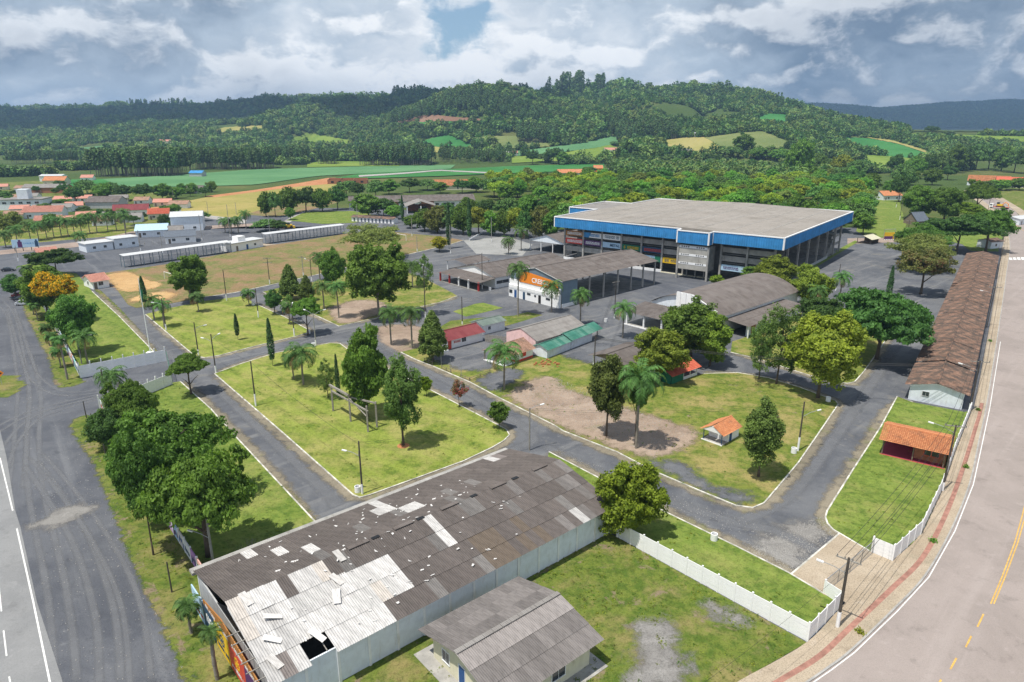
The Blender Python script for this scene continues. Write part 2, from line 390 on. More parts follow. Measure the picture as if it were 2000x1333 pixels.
def _h2(ix, iy, s):
    n = (ix * 374761393 + iy * 668265263 + s * 974634777) & 0xffffffff
    n = ((n ^ (n >> 13)) * 1274126177) & 0xffffffff
    return ((n ^ (n >> 16)) & 0xffff) / 65535.0
def vnoise(x, y, s=0):
    x = np.asarray(x, float); y = np.asarray(y, float)
    ix = np.floor(x).astype(np.int64); iy = np.floor(y).astype(np.int64); fx = x - ix; fy = y - iy
    fx = fx * fx * (3 - 2 * fx); fy = fy * fy * (3 - 2 * fy)
    a, b, c, d = _h2(ix, iy, s), _h2(ix + 1, iy, s), _h2(ix, iy + 1, s), _h2(ix + 1, iy + 1, s)
    return (a + (b - a) * fx) * (1 - fy) + (c + (d - c) * fx) * fy
def fbm(x, y, s=0, o=4):
    t = 0; amp = .5
    for i in range(o):
        t = t + amp * vnoise(x * 2 ** i, y * 2 ** i, s + i * 17); amp *= .5
    return t
def sst(a, b, x):
    t = np.clip((x - a) / (b - a), 0, 1); return t * t * (3 - 2 * t)
def HZ(x, y):
    """ground height of the valley and its hills"""
    x = np.asarray(x, float); y = np.asarray(y, float)
    r = np.hypot(x, y); az = np.arctan2(x, y)
    yy = np.where(np.abs(az) < 1.05, np.maximum(y, 1.0), r * .5)
    t = np.clip(np.where(np.abs(az) < 1.05, x / yy, np.sign(x) * 1.74), -1.0, 1.05)
    c = 1000 + t * 1395
    def up(cy):
        v = cy - 666.5; return -(FOC * _sp + v * _cp) / (FOC * _cp - v * _sp)
    yr = np.interp(c, _rdist[:, 0], _rdist[:, 1]); y0 = np.interp(c, _foot[:, 0], _foot[:, 1])
    hr = CAM_H + yr * up(np.interp(c, _rid[:, 0], _rid[:, 1])) - 9
    wob = (fbm(x / 420, y / 420, 3) - .47) * 2 - (np.abs(fbm(x / 300 + 9, y / 300, 14, 3) - .44) < .045) * 0; gul = np.exp(-((fbm(x / 340 + 5, y / 520, 41, 3) - .44) / .05) ** 2)
    k = np.clip((yy - y0) / (yr - y0), 0, 3)
    ris = np.where(k < 1, sst(0, 1, k) * .55 + .45 * k ** 1.7, 1 - .5 * sst(1, 2.6, k))
    h = np.maximum(hr, 4) * ris + (wob * 75 - gul * 26) * np.clip(k * 1.6, 0, 1) * np.clip(1.35 - k, .1, 1) * np.clip(hr / 120, .1, 1)
    def bump(cx, cy, sx, sy, a): return a * np.exp(-((c - cx) / sx) ** 2 - ((yy - cy) / sy) ** 2)
    h = h + bump(915, 1500, 125, 170, 52) - bump(990, 1790, 200, 130, 34) + bump(600, 1850, 110, 200, 40) - bump(560, 2150, 160, 160, 30) + bump(250, 2050, 150, 220, 34) - bump(300, 2400, 200, 160, 30) + bump(1250, 1420, 120, 150, 26) + bump(1480, 1150, 120, 170, 20) + bump(880, 1050, 60, 70, 7) + bump(1130, 1000, 160, 90, 5)
    fh = CAM_H + 6500 * up(np.interp(c, _far[:, 0], _far[:, 1]))
    h2 = fh * sst(3900, 6500, yy) * (1 - .3 * sst(6500, 9000, yy)) + (fbm(x / 900, y / 900, 9) - .47) * 120 * sst(4000, 5500, yy)
    h = np.maximum(h, h2)
    h = h * sst(650, 950, yy)
    return np.where(np.abs(az) < 1.05, h, np.minimum(h, 130) * sst(700, 2500, r))
def RAY(px, py):
    """photograph pixel -> point where the view ray meets the terrain"""
    u, v = px - 1000, py - 666.5
    d = np.array([u, FOC * _cp - v * _sp, -(FOC * _sp + v * _cp)]); d = d / d[1]
    ys = np.geomspace(60, 9000, 1500); xs = d[0] * ys; zs = CAM_H + d[2] * ys
    below = np.nonzero(zs <= HZ(xs, ys))[0]
    i = below[0] if len(below) else 1400
    return (xs[i], ys[i])
def build_terrain():
    az = np.concatenate([np.arange(-180, -50, 6.0), np.arange(-50, 50.01, .22), np.arange(56, 180, 6.0)])
    rr = np.concatenate([[3.0, 20, 60], np.geomspace(120, 700, 14), np.geomspace(730, 4200, 150), np.geomspace(4350, 15000, 40)])
    A, RR = np.meshgrid(np.radians(az), rr, indexing='ij')
    X = np.sin(A) * RR; Y = np.cos(A) * RR; Z = HZ(X, Y)
    na, nr = A.shape
    v = np.stack([X, Y, Z], -1).reshape(-1, 3)
    i, j = np.meshgrid(np.arange(na), np.arange(nr - 1), indexing='ij'); i2 = (i + 1) % na
    f = np.stack([i * nr + j, i * nr + j + 1, i2 * nr + j + 1, i2 * nr + j], -1).reshape(-1, 4)
    c = len(v); v = np.vstack([v, [[0, 0, 0]]])
    m = bpy.data.meshes.new("ground")
    m.vertices.add(len(v)); m.vertices.foreach_set("co", v.ravel())
    tri = np.array([(k * nr, ((k + 1) % na) * nr, c) for k in range(na)])
    nl = f.size + tri.size; m.loops.add(nl); m.loops.foreach_set("vertex_index", np.concatenate([f.ravel(), tri.ravel()]))
    m.polygons.add(len(f) + len(tri))
    m.polygons.foreach_set("loop_start", np.concatenate([np.arange(len(f)) * 4, f.size + np.arange(len(tri)) * 3]))
    m.update(calc_edges=True); m.validate()
    m.polygons.foreach_set("use_smooth", [True] * len(m.polygons))
    m.materials.append(m_grass('meadow_and_scrub', (.045, .085, .022), (.085, .125, .03), (.15, .15, .05), .45, .7, sc=.006))
    structure(link("ground", m))
build_terrain()
# ------------------------------------------------------------------ sheets and lawns
def sheet(name, px, mat, z, world=False, parent=None):
    pts = px if world else [G(*p) for p in px]
    o = MB().add([(p[0], p[1], z) for p in (pts if sum(pts[i - 1][0] * pts[i][1] - pts[i][0] * pts[i - 1][1] for i in range(len(pts))) > 0 else pts[::-1])], [tuple(range(len(pts)))]).build(name, mat, parent)
    return o if parent else structure(o)
M['yard'] = m_gravel('blue_grey_gravel', (.085, .091, .107), (.125, .131, .146), (.20, .205, .215), -52, .5)
LANE = ('site_gravel', (.092, .098, .113), (.148, .153, .164), (.25, .248, .245), 42, .55, (.21, .20, .18)); M['lane'] = m_gravel(*LANE); M['lanef'] = m_gravel('site_gravel_fringe', *LANE[1:], fade=True)
M['asph'] = m_gravel('pale_asphalt', (.27, .232, .212), (.315, .27, .248), (.37, .322, .30), 46, .45, speck=.3)
M['asphL'] = m_gravel('grey_highway_asphalt', (.205, .208, .212), (.25, .252, .254), (.31, .31, .31), -52, .3, speck=.4)
M['paver'] = m_gravel('beige_paver', (.36, .29, .21), (.44, .365, .275), (.50, .43, .345), 40, .3, (.30, .26, .19))
M['tactile'] = m_plain('red_tactile_paving', (.34, .175, .135), .9, .3)
M['stone'] = m_gravel('pinkish_crushed_stone', (.26, .20, .165), (.36, .28, .235), (.44, .36, .31), 10, .3, (.19, .18, .09)); M['stonef'] = m_gravel('crushed_stone_fringe', (.27, .20, .15), (.37, .285, .22), (.45, .365, .295), 10, .3, (.19, .18, .09), fade=True)
M['ochre'] = m_gravel('ochre_sawdust', (.46, .28, .12), (.55, .36, .17), (.60, .43, .24), 10, .3, (.30, .24, .09), fade=True)
M['earth'] = m_gravel('orange_earth', (.42, .17, .07), (.50, .24, .11), (.55, .33, .19), 20, .3)
M['dust'] = m_gravel('pale_dust', (.33, .31, .29), (.42, .40, .38), (.50, .48, .45), 10, .3); M['dustf'] = m_gravel('dust_fringe', (.20, .19, .18), (.27, .26, .245), (.36, .345, .33), 10, .3, fade=True); M['edgedirt'] = m_gravel('kerb_side_dirt', (.20, .175, .13), (.27, .235, .175), (.33, .30, .24), 10, .3, (.15, .17, .05), fade=True)
M['lawn'] = m_grass('mown_lawn', (.105, .165, .024), (.205, .252, .046), (.325, .31, .10), .38, .64, mow=.45)
M['lawnlush'] = m_grass('lush_lawn', (.102, .164, .029), (.178, .236, .047), (.28, .285, .088), .46, .72, (.22, .18, .10), .70, mow=.3)
M['lawndry'] = m_grass('dry_lawn', (.105, .158, .026), (.195, .222, .046), (.31, .262, .10), .45, .62, (.28, .21, .15), .62)
M['pitch'] = m_grass('worn_pitch', (.12, .155, .045), (.215, .20, .075), (.27, .18, .10), .42, .60, (.30, .20, .125), .55, sc=.10)
M['verge'] = m_grass('rough_verge', (.082, .132, .022), (.150, .188, .036), (.25, .215, .085), .45, .66, (.23, .18, .12), .58)
M['hayfield'] = m_grass('straw_field', (.25, .24, .06), (.32, .29, .085), (.38, .31, .11), .4, .65, sc=.03)
_hA, _hB = Vector(G(0, 895)), Vector(G(99, 1340)); _hd = (_hA - _hB).normalized(); _hn = Vector((-_hd.y, _hd.x))     # line of the left highway
_yp = [tuple(_hB - _hd * 30), (150, 20), (150, 120), (215, 290), (185, 345), (60, 330), (-30, 345), (-70, 430), (-130, 430), (-185, 380), (-330, 330), tuple(_hA + _hd * 330)]
structure(MB().add([(x, y, .004) for x, y in _yp], [tuple(range(len(_yp)))]).build("gravel_yard", M['yard']))
sheet("site_lane", [(165, 545), (250, 520), (330, 520), (480, 470), (700, 432), (840, 440), (1000, 470), (1120, 470), (1180, 560), (1500, 620), (1560, 560), (1640, 500), (1690, 470), (1880, 470), (1880, 520), (1770, 790),
                   (1640, 1045), (1545, 1125), (1180, 960), (1000, 880), (700, 1000), (600, 1030), (420, 830), (335, 750), (325, 705), (225, 600)], M['lane'], .008)
def lawn(name, px, mat, kerb=None, h=.10, closed=False, w=.2):
    pts = [G(*p) for p in px]
    o = structure(MB().prism(pts, .0, h).build(name, mat))
    if kerb is not None:
        idx = list(range(len(px))) + [0] if kerb == 'all' else kerb
        runs = [idx] if not isinstance(idx[0], (list, tuple)) else idx
        for run in runs:
            MB().ribbon([pts[i] for i in run], w, .0, h + .045).build("kerb", M['kerb'], o)
    return o
lawn("lawn", [(419, 731), (470, 712), (540, 690), (600, 679), (645, 671), (664, 672), (676, 681), (755, 720), (837, 761), (897, 792), (966, 828), (989, 840), (995, 851), (984, 862), (960, 876), (905, 902), (800, 940), (722, 968), (703, 973), (690, 968), (560, 853), (500, 801)], M['lawn'], 'all')
lawn("lawn", [(284, 615), (330, 603), (400, 589), (478, 579), (494, 592), (560, 622), (600, 644), (606, 650), (575, 659), (499, 677), (430, 695), (400, 700), (380, 696)], M['lawn'], [9, 10, 11, 12, 0], h=.11) if False else lawn("lawn", [(284, 615), (330, 603), (400, 589), (478, 579), (494, 592), (560, 622), (600, 644), (606, 650), (575, 659), (499, 677), (430, 695), (400, 700), (380, 696)], M['lawn'], [4, 5, 6, 7, 8, 9, 10, 11, 12, 0], h=.11)
lawn("lawn", [(150, 535), (180, 570), (234, 620), (312, 700), (322, 706), (158, 739), (88, 600), (40, 520), (75, 512), (110, 530)], M['lawnlush'], [1, 2, 3])
lawn("lawn", [(340, 748), (352, 746), (412, 800), (450, 843), (615, 1020), (660, 1060), (430, 1180), (330, 1030), (240, 870), (200, 795), (224, 790)], M['lawnlush'], [1, 2, 3, 4])
lawn("grass_verge", [(52, 592), (63, 620), (108, 703), (124, 752), (162, 743), (155, 735), (110, 648), (82, 596)], M['verge'], h=.06)
lawn("grass_verge", [(153, 824), (166, 856), (196, 897), (205, 920), (232, 984), (261, 1053), (286, 1111), (322, 1183), (362, 1267), (384, 1317), (430, 1400), (620, 1430), (400, 1130), (330, 1030), (240, 870), (200, 800), (178, 812)], M['verge'], h=.06)
lawn("grass_plot", [(1000, 880), (1190, 1042), (1576, 1256), (1445, 1331), (1380, 1372), (1250, 1450), (560, 1450), (520, 1400)], M['verge'], h=.05)
lawn("lawn", [(1072, 884), (1152, 926), (1300, 1002), (1438, 1069), (1539, 1120), (1608, 1161), (1640, 1182), (1576, 1252), (1205, 1046), (1060, 950)], M['lawnlush'], [0, 1, 2, 3, 4, 5], h=.115)
lawn("lawn", [(783, 689), (811, 703), (845, 716), (917, 747), (971, 776), (1025, 803), (1083, 832), (1100, 843), (1205, 884), (1274, 920), (1367, 960), (1438, 989), (1470, 993), (1492, 984), (1517, 955), (1559, 905), (1597, 850), (1637, 791), (1632, 784), (1619, 779), (1560, 757), (1500, 739), (1440, 729), (1375, 731), (1310, 745), (1225, 715), (1170, 690), (1050, 695), (1000, 712), (935, 700), (880, 690), (850, 672)], M['lawndry'],
     [[0, 1, 2, 3, 4, 5, 6, 7, 8, 9, 10, 11, 12, 13, 14, 15, 16, 17, 18, 19, 20, 21, 22, 23]])
lawn("lawn", [(1427, 689), (1487, 704), (1580, 734), (1634, 747), (1655, 750), (1669, 747), (1687, 727), (1722, 677), (1745, 640), (1700, 620), (1600, 600), (1540, 620), (1470, 655), (1430, 668)], M['lawndry'], [0, 1, 2, 3, 4, 5, 6, 7, 8], h=.09)
lawn("lawn", [(1752, 776), (1720, 835), (1665, 920), (1615, 1000), (1612, 1012), (1616, 1024), (1627, 1036), (1698, 1078), (1742, 1094), (1800, 1048), (1835, 965), (1864, 880), (1897, 803), (1884, 806), (1783, 787)], M['lawnlush'], [14, 0, 1, 2, 3, 4, 5, 6, 7], h=.105)
lawn("sports_pitch", [(202, 534), (224, 560), (250, 596), (266, 602), (330, 594), (400, 581), (460, 572), (548, 553), (616, 538), (700, 518), (800, 497), (842, 487), (880, 478), (905, 470), (860, 462), (800, 457), (740, 450), (672, 458), (540, 478), (446, 495), (330, 516), (248, 528)], M['pitch'], [5, 6, 7, 8, 9, 10, 11, 12, 13], h=.07, w=.35)
lawn("lawn", [(513, 571), (545, 563), (620, 550), (700, 530), (770, 524), (830, 545), (884, 573), (893, 579), (860, 591), (800, 605), (740, 621), (662, 638), (628, 622), (560, 592)], M['lawndry'], [7, 8, 9, 10, 11, 12, 13, 0], h=.08)
lawn("lawn", [(885, 609), (928, 594), (944, 592), (982, 602), (940, 612), (910, 619)], M['lawnlush'], h=.05)
lawn("lawn", [(858, 640), (880, 627), (930, 622), (1005, 617), (1030, 610), (1060, 616), (1000, 634), (940, 650), (880, 652)], M['verge'], h=.045)
lawn("lawn", [(560, 431), (598, 414), (690, 413), (755, 425), (690, 436), (630, 438)], M['lawnlush'], h=.12)
lawn("lawn", [(1700, 384), (1752, 380), (1770, 440), (1760, 463), (1700, 466), (1672, 452), (1688, 410)], M['lawnlush'], h=.12)
lawn("paved_strip", [(1655, 466), (1768, 464), (1765, 473), (1655, 477)], M['stone'], h=.02)
lawn("lawn", [(1790, 452), (1900, 430), (1958, 462), (1950, 492), (1894, 490), (1880, 478), (1830, 466)], M['lawnlush'], h=.09)
def with_fade(o, f):
    a = o.data.attributes.new("fade", 'FLOAT', 'POINT'); a.data.foreach_set("value", np.asarray(f, float)); return o
def fan(name, pts, mat, z):
    """patch over a grid; its fade attribute falls from 1 inside to 0 a little outside the outline"""
    A = np.array(pts); lo = A.min(0) - 1.2; hi = A.max(0) + 1.2; n = int(min(46, max(14, (hi - lo).max() / 1.0)))
    gx, gy = np.meshgrid(np.linspace(lo[0], hi[0], n), np.linspace(lo[1], hi[1], n), indexing='ij'); X, Y = gx.ravel(), gy.ravel()
    d = np.full(len(X), 1e9)
    for i in range(len(A)):
        p, q = A[i - 1], A[i]; e = q - p; t = np.clip(((X - p[0]) * e[0] + (Y - p[1]) * e[1]) / (e @ e + 1e-9), 0, 1); d = np.minimum(d, np.hypot(X - p[0] - t * e[0], Y - p[1] - t * e[1]))
    ins = np.array([inpoly(x, y, pts) for x, y in zip(X, Y)]); fd = np.clip(.5 + np.where(ins, d, -d) / 2.6, 0, 1)
    f = [(i * n + j, (i + 1) * n + j, (i + 1) * n + j + 1, i * n + j + 1) for i in range(n - 1) for j in range(n - 1)]
    f = [q for q in f if max(fd[k] for k in q) > .12]
    return structure(with_fade(MB().add([(x, y, z) for x, y in zip(X, Y)], f).build(name, mat), fd))
def strip(name, pts, w, z, mat, parent=None):
    """thin band along a polyline, fading towards both sides"""
    P = [Vector(p) for p in pts]; v = []; f = []; fd = []
    for i, p in enumerate(P):
        d = (P[min(i + 1, len(P) - 1)] - P[max(i - 1, 0)]).normalized(); nn = Vector((-d.y, d.x)); e = 0.35 if i in (0, len(P) - 1) else 1
        for s, q in ((-1, 0.), (-.4, .85), (.4, .85), (1, 0.)): v.append((*(p + nn * s * w / 2), z)); fd.append(q * e)
        if i: f += [((i - 1) * 4 + k + 1, (i - 1) * 4 + k, i * 4 + k, i * 4 + k + 1) for k in range(3)]
    o = with_fade(MB().add(v, f).build(name, mat, parent), fd); return o if parent else structure(o)
def patch(name, px, mat, z, k=4):
    pts = smooth_path([G(*p) for p in px + [px[0]]], k)[:-1]
    random.seed(int(px[0][0])); pts = [(x + random.uniform(-.3, .3), y + random.uniform(-.3, .3)) for x, y in pts]
    return fan(name, pts, mat, z)
patch("crushed_stone_patch", [(991, 774), (1020, 752), (1059, 738), (1083, 738), (1099, 758), (1142, 776), (1200, 790), (1268, 812), (1355, 842), (1346, 868), (1285, 893), (1205, 877), (1100, 836), (1030, 800)], M['stonef'], .105)
patch("crushed_stone_patch", [(735, 642), (765, 634), (822, 640), (850, 655), (846, 676), (786, 690), (748, 674)], M['stonef'], .012)
patch("crushed_stone_patch", [(640, 604), (690, 588), (740, 590), (760, 605), (735, 617), (668, 632)], M['stonef'], .085)
patch("gravel_patch", [(845, 700), (900, 672), (950, 668), (985, 690), (960, 720), (895, 722)], M['lanef'], .105)
patch("gravel_patch", [(930, 745), (985, 722), (1022, 728), (1005, 745), (960, 765)], M['lanef'], .106)
patch("gravel_patch", [(1080, 690), (1150, 668), (1240, 690), (1200, 715), (1130, 705)], M['lanef'], .107)
patch("gravel_patch", [(1272, 905), (1325, 903), (1362, 930), (1400, 955), (1470, 968), (1440, 985), (1370, 958)], M['lanef'], .106)
patch("ochre_heap", [(205, 538), (250, 532), (285, 545), (315, 555), (290, 566), (235, 568)], M['ochre'], .076)
patch("ochre_heap", [(250, 590), (270, 578), (320, 570), (345, 576), (310, 588)], M['ochre'], .077)
patch("bare_ground_patch", [(1240, 1230), (1270, 1215), (1318, 1225), (1322, 1270), (1350, 1310), (1300, 1345), (1220, 1345), (1245, 1290)], M['dustf'], .055)
patch("bare_ground_patch", [(1372, 1190), (1400, 1184), (1460, 1208), (1452, 1218), (1400, 1204)], M['dustf'], .056)
patch("dust_patch", [(60, 1028), (110, 1000), (170, 986), (186, 996), (150, 1012), (90, 1032)], M['dustf'], .0205)
patch("loose_gravel_patch", [(1455, 1078), (1500, 1045), (1560, 1020), (1620, 1030), (1600, 1060), (1570, 1085), (1545, 1115)], M['dustf'], .0125)
structure(sheet("car_park_slab", [(905, 470), (990, 462), (1040, 478), (1020, 500), (930, 496)], m_gravel('pale_slab', (.27, .27, .26), (.33, .33, .32), (.38, .38, .37)), .012))
sheet("apron", [(1300, 640), (1430, 560), (1520, 505), (1640, 470), (1700, 480), (1690, 560), (1560, 600), (1420, 680)], M['lane'], .0105)
# tyre tracks worn pale into the gravel yard
def m_track():
    k = NT('worn_track'); p = k.pos(); k.done((.175, .18, .192), .95); k.fade(.75, .30, 1.7, .75); return k.m
M['track'] = m_track()
for i, (px, w) in enumerate([([(0, 590), (22, 620), (38, 700), (45, 760), (40, 860), (30, 960)], .9), ([(20, 600), (45, 680), (68, 760), (64, 860), (70, 960), (110, 1150), (130, 1340)], 1.0),
                             ([(60, 905), (100, 960), (160, 1060), (205, 1200), (215, 1340)], 1.0), ([(70, 890), (130, 960), (200, 1060), (255, 1180), (275, 1340)], .8),
                             ([(335, 735), (230, 765), (120, 790), (40, 815), (-20, 850)], .9), ([(330, 738), (200, 775), (80, 812), (20, 870), (-10, 960)], .8), ([(300, 742), (140, 770), (70, 740), (50, 690)], .7)]):
    pth = smooth_path([G(*q) for q in px], 8)
    for sd in (-.85, .85):
        P = [Vector(q) for q in pth]; off = []
        for j, q in enumerate(P): d = (P[min(j + 1, len(P) - 1)] - P[max(j - 1, 0)]).normalized(); off.append(tuple(q + Vector((-d.y, d.x)) * sd))
        strip("tyre_track", off, w, .010 + i * .0012 + (.0005 if sd > 0 else 0), M['track'])
for i, px in enumerate([[(425, 760), (500, 830), (600, 925), (640, 965), (660, 990)], [(700, 990), (850, 935), (1000, 880), (1040, 850), (960, 795), (800, 705), (700, 650)], [(1060, 870), (1200, 935), (1400, 1010), (1520, 1040), (1600, 1080)], [(1440, 1020), (1540, 970), (1620, 870), (1690, 770), (1760, 660), (1800, 600)], [(440, 715), (560, 680), (640, 655), (760, 630), (900, 590), (980, 560)], [(260, 640), (330, 690), (380, 740)]]):
    strip("worn_wheel_path", smooth_path([G(*q) for q in px], 8), 2.6, .0135 + i * .0008, M['track'])
for ob in [o for o in bpy.data.objects if o.name.startswith("kerb") and o.parent and o.parent.name.startswith("lawn")]:
    vv = [Vector(v.co) for v in ob.data.vertices]; cen = [sum((vv[i + j] for j in range(8)), Vector()) / 8 for i in range(0, len(vv), 8)]
    if len(cen) > 1:
        pts = [(vv[0].xy + vv[3].xy) / 2] + [c.xy for c in cen] + [(vv[-7].xy + vv[-6].xy) / 2]
        strip("kerb_side_dirt", [tuple(p) for p in pts], 4.0, .0195, M['edgedirt'], ob.parent)
M['vergef'] = m_grass('creeping_verge', (.082, .132, .022), (.150, .188, .036), (.25, .215, .085), .45, .66, (.23, .18, .12), .52, fade=True)
for px in ([(52, 592), (63, 620), (85, 662), (108, 703), (124, 752), (162, 743)], [(178, 812), (153, 824), (166, 856), (196, 897), (205, 920), (232, 984), (261, 1053), (286, 1111), (322, 1183), (362, 1267), (384, 1317), (430, 1400)]):
    strip("grass_fringe", smooth_path([G(*p) for p in px], 6), 3.2, .0185, M['vergef'])
for px in ([(165, 545), (225, 600), (312, 700)], [(1240, 902), (1300, 930), (1438, 988)], [(352, 746), (450, 843), (615, 1020)], [(811, 703), (917, 747), (1083, 832), (1205, 884)], [(1637, 791), (1559, 905), (1517, 955)]):
    strip("grass_fringe", smooth_path([G(*p) for p in px], 8), 1.9, .0192, M['vergef'])
M['paint'] = m_plain('road_paint', (.74, .74, .72), .7, .2, 2, stain=(.5, .5, .48)); M['ypaint'] = m_plain('yellow_road_paint', (.62, .38, .09), .7, .25, 2, stain=(.4, .3, .2))
# left highway with its paint
_he = [_hB - _hd * 60 - _hn * 1.0, _hB - _hn * .9, Vector(G(72, 1176)), Vector(G(40, 1030)), Vector(G(30, 998)), _hA - _hn * .8, _hA + _hd * 900 - _hn * .8, _hA + _hd * 900 + _hn * 11, _hB - _hd * 60 + _hn * 11]
sheet("highway", [tuple(p) for p in _he], M['asphL'], .022, True)
structure(MB().ribbon([tuple(_hA + _hd * 2), tuple(_hA + _hd * 400)], .16, .025, .028).build("road_marking", M['paint']))
for _k in range(14): structure(MB().ribbon([tuple(_hA + _hn * 4.0 + _hd * (4 + _k * 9)), tuple(_hA + _hn * 4.0 + _hd * (8 + _k * 9))], .13, .025, .028).build("road_marking", M['paint']))
def line(px, w, z, mat, name="road_marking"):
    return structure(MB().ribbon([G(*p) for p in px], w, z - .003, z).build(name, mat))
line([(0, 895), (25, 998)], .16, .028, M['paint']); line([(33, 1033), (65, 1176), (99, 1340), (120, 1420)], .16, .028, M['paint'])
line([(-3, 1140), (3, 1195)], .13, .028, M['paint']); line([(7, 1232), (13, 1282)], .13, .028, M['paint']); line([(18, 1322), (26, 1370)], .13, .028, M['paint'])
# right street, pavement, kerb, paint
_kerbR = [(1887, 372), (1925, 396), (1955, 424), (1972, 470), (1965, 540), (1947, 665), (1926, 795), (1912, 861), (1894, 944), (1858, 1035), (1807, 1125), (1745, 1192), (1662, 1272), (1617, 1306), (1572, 1337), (1500, 1385), (1400, 1445)]
kR = smooth_path([G(*p) for p in _kerbR], 6)
structure(MB().add([(x, y, .02) for x, y in kR] + [(x, y, .02) for x, y in [(70, 20), (260, 20), (330, 300), G(2000, 434), G(1985, 415), G(1960, 396), G(1905, 372)]], [tuple(range(len(kR) + 7))]).build("street", M['asph']))
_inR = [(1880, 374), (1905, 392), (1935, 415), (1958, 440), (1955, 500), (1932, 640), (1906, 780), (1897, 805), (1864, 880), (1835, 965), (1797, 1045), (1742, 1097), (1650, 1180), (1576, 1256), (1445, 1331), (1380, 1372), (1290, 1425)]
iR = smooth_path([G(*p) for p in _inR], 6)
pv = MB(); n = min(len(kR), len(iR))
for i in range(n - 1): pv.add([(*iR[i], .12), (*iR[i + 1], .12), (*kR[i + 1], .12), (*kR[i], .12)], [(0, 1, 2, 3)])
pav = structure(pv.build("pavement", M['paver']))
MB().ribbon(kR, .2, .0, .15).build("kerb", M['conc'], pav)
tac = [tuple(Vector(a) * .42 + Vector(b) * .58) for a, b in zip(iR[36:n], kR[36:n])]
MB().ribbon(tac, .55, .11, .1235).build("tactile_strip", M['tactile'], pav)
sheet("paved_entrance", [(1640, 1043), (1559, 1111), (1545, 1123), (1608, 1163), (1652, 1180), (1742, 1097), (1700, 1080)], M['paver'], .118)
MB().ribbon([G(1640, 1043), G(1545, 1123)], .2, .0, .13).build("kerb", M['kerb'], bpy.data.objects["paved_entrance"])
line([(p[0] + 7, p[1] + 3) for p in _kerbR[5:]], .11, .026, M['paint'])
for dx in (0, 6):
    line([(2006 + dx, 970), (1996 + dx, 1010), (1982 + dx, 1060), (1958 + dx, 1125), (1935 + dx, 1180)], .13, .026, M['ypaint'])
for a, b in (((1921, 1200), (1909, 1225)), ((1897, 1243), (1886, 1265)), ((1868, 1286), (1856, 1308)), ((1838, 1328), (1822, 1356))): line([a, b], .15, .026, M['ypaint'])
line([(1930, 400), (1963, 425), (2000, 452)], .14, .026, M['ypaint'])
for i in range(5):
    line([(1973 + i * 8, 503.5 - .2 * i), (1974.5 + i * 8, 508)], 1.0, .027, M['paint'])
structure(sheet("far_pavement", [(1905, 372), (1960, 396), (1985, 415), (2010, 440), (2060, 470), (2060, 445), (2000, 412), (1960, 388), (1915, 366)], M['paver'], .1))
structure(sheet("rough_plot", [(1960, 388), (2000, 412), (2060, 445), (2300, 440), (2200, 360), (1950, 370)], M['verge'], .03))
# upper-left neighbourhood and streets
sheet("grass_plot", [(-60, 440), (120, 432), (215, 440), (300, 446), (262, 458), (120, 470), (-60, 486)], M['lawndry'], .012)
sheet("grass_plot", [(100, 428), (230, 415), (330, 425), (300, 440), (150, 445)], M['verge'], .016)
sheet("grass_plot", [(-60, 360), (110, 352), (330, 372), (330, 392), (180, 398), (-60, 420)], M['verge'], .014)
sheet("hay_field", [(345, 414), (352, 396), (420, 382), (500, 374), (590, 364), (655, 359), (690, 368), (640, 385), (600, 398), (545, 410), (470, 424), (420, 426)], M['hayfield'], .018)
sheet("bare_ground_patch", [(480, 420), (560, 392), (640, 384), (660, 396), (600, 412), (540, 424)], M['pitch'], .024)
sheet("earth_bank", [(398, 384), (500, 371), (590, 357), (640, 348), (700, 346), (722, 358), (655, 359), (590, 364), (500, 375), (420, 386)], M['earth'], .022)
sheet("dirt_road", [(255, 410), (350, 400), (345, 408), (262, 418)], M['earth'], .026)
sheet("concrete_path", [(400, 420), (482, 430), (478, 437), (400, 426)], M['dust'], .03)
sheet("concrete_path", [(548, 436), (570, 424), (600, 411), (606, 413), (578, 428), (562, 437)], M['dust'], .034)
sheet("earth_bank", [(-20, 492), (180, 470), (260, 452), (430, 440), (560, 434), (560, 438), (430, 446), (260, 460), (180, 480), (-20, 500)], M['stone'], .028)
# ================================================================== fields draped on the hills
def drape(name, top, bot, mat, lift=.5, nu=36, nv=12):
    def interp(pl, t):
        d = [0]
        for a, b in zip(pl[:-1], pl[1:]): d.append(d[-1] + abs(b[0] - a[0]) + abs(b[1] - a[1]) + 1e-6)
        s = t * d[-1]
        for i in range(len(pl) - 1):
            if s <= d[i + 1] + 1e-6:
                k = (s - d[i]) / (d[i + 1] - d[i]); return (pl[i][0] + (pl[i + 1][0] - pl[i][0]) * k, pl[i][1] + (pl[i + 1][1] - pl[i][1]) * k)
        return pl[-1]
    T = np.array([RAY(*interp(top, i / nu)) for i in range(nu + 1)]); B = np.array([RAY(*interp(bot, i / nu)) for i in range(nu + 1)])
    v = []; f = []
    for j in range(nv + 1):
        P = B + (T - B) * (j / nv); z = HZ(P[:, 0], P[:, 1]) + lift
        v += [(P[i, 0], P[i, 1], z[i]) for i in range(nu + 1)]
    w = nu + 1
    for j in range(nv):
        for i in range(nu): f.append((j * w + i, j * w + i + 1, (j + 1) * w + i + 1, (j + 1) * w + i))
    o = MB().add(v, f).build(name, mat, None, True); FIELDS.append(np.vstack([B, T[::-1]])); return structure(o)
FIELDS = []
def m_crop(name, a, b, row):
    k = NT(name); p = k.pos(); n = k.noise(p, .012, 5, .6); st = k.noise(k.map(p, (.01, .35, 1), (0, 0, R(row))), 1.0, 3, .5)
    col = k.mix(k.mr(n, .35, .65), a, b); col = k.mix(k.mr(st, .5, .7, 0, .4), col, tuple(x * .7 for x in a)); return k.done(col, .95, 0, .1)
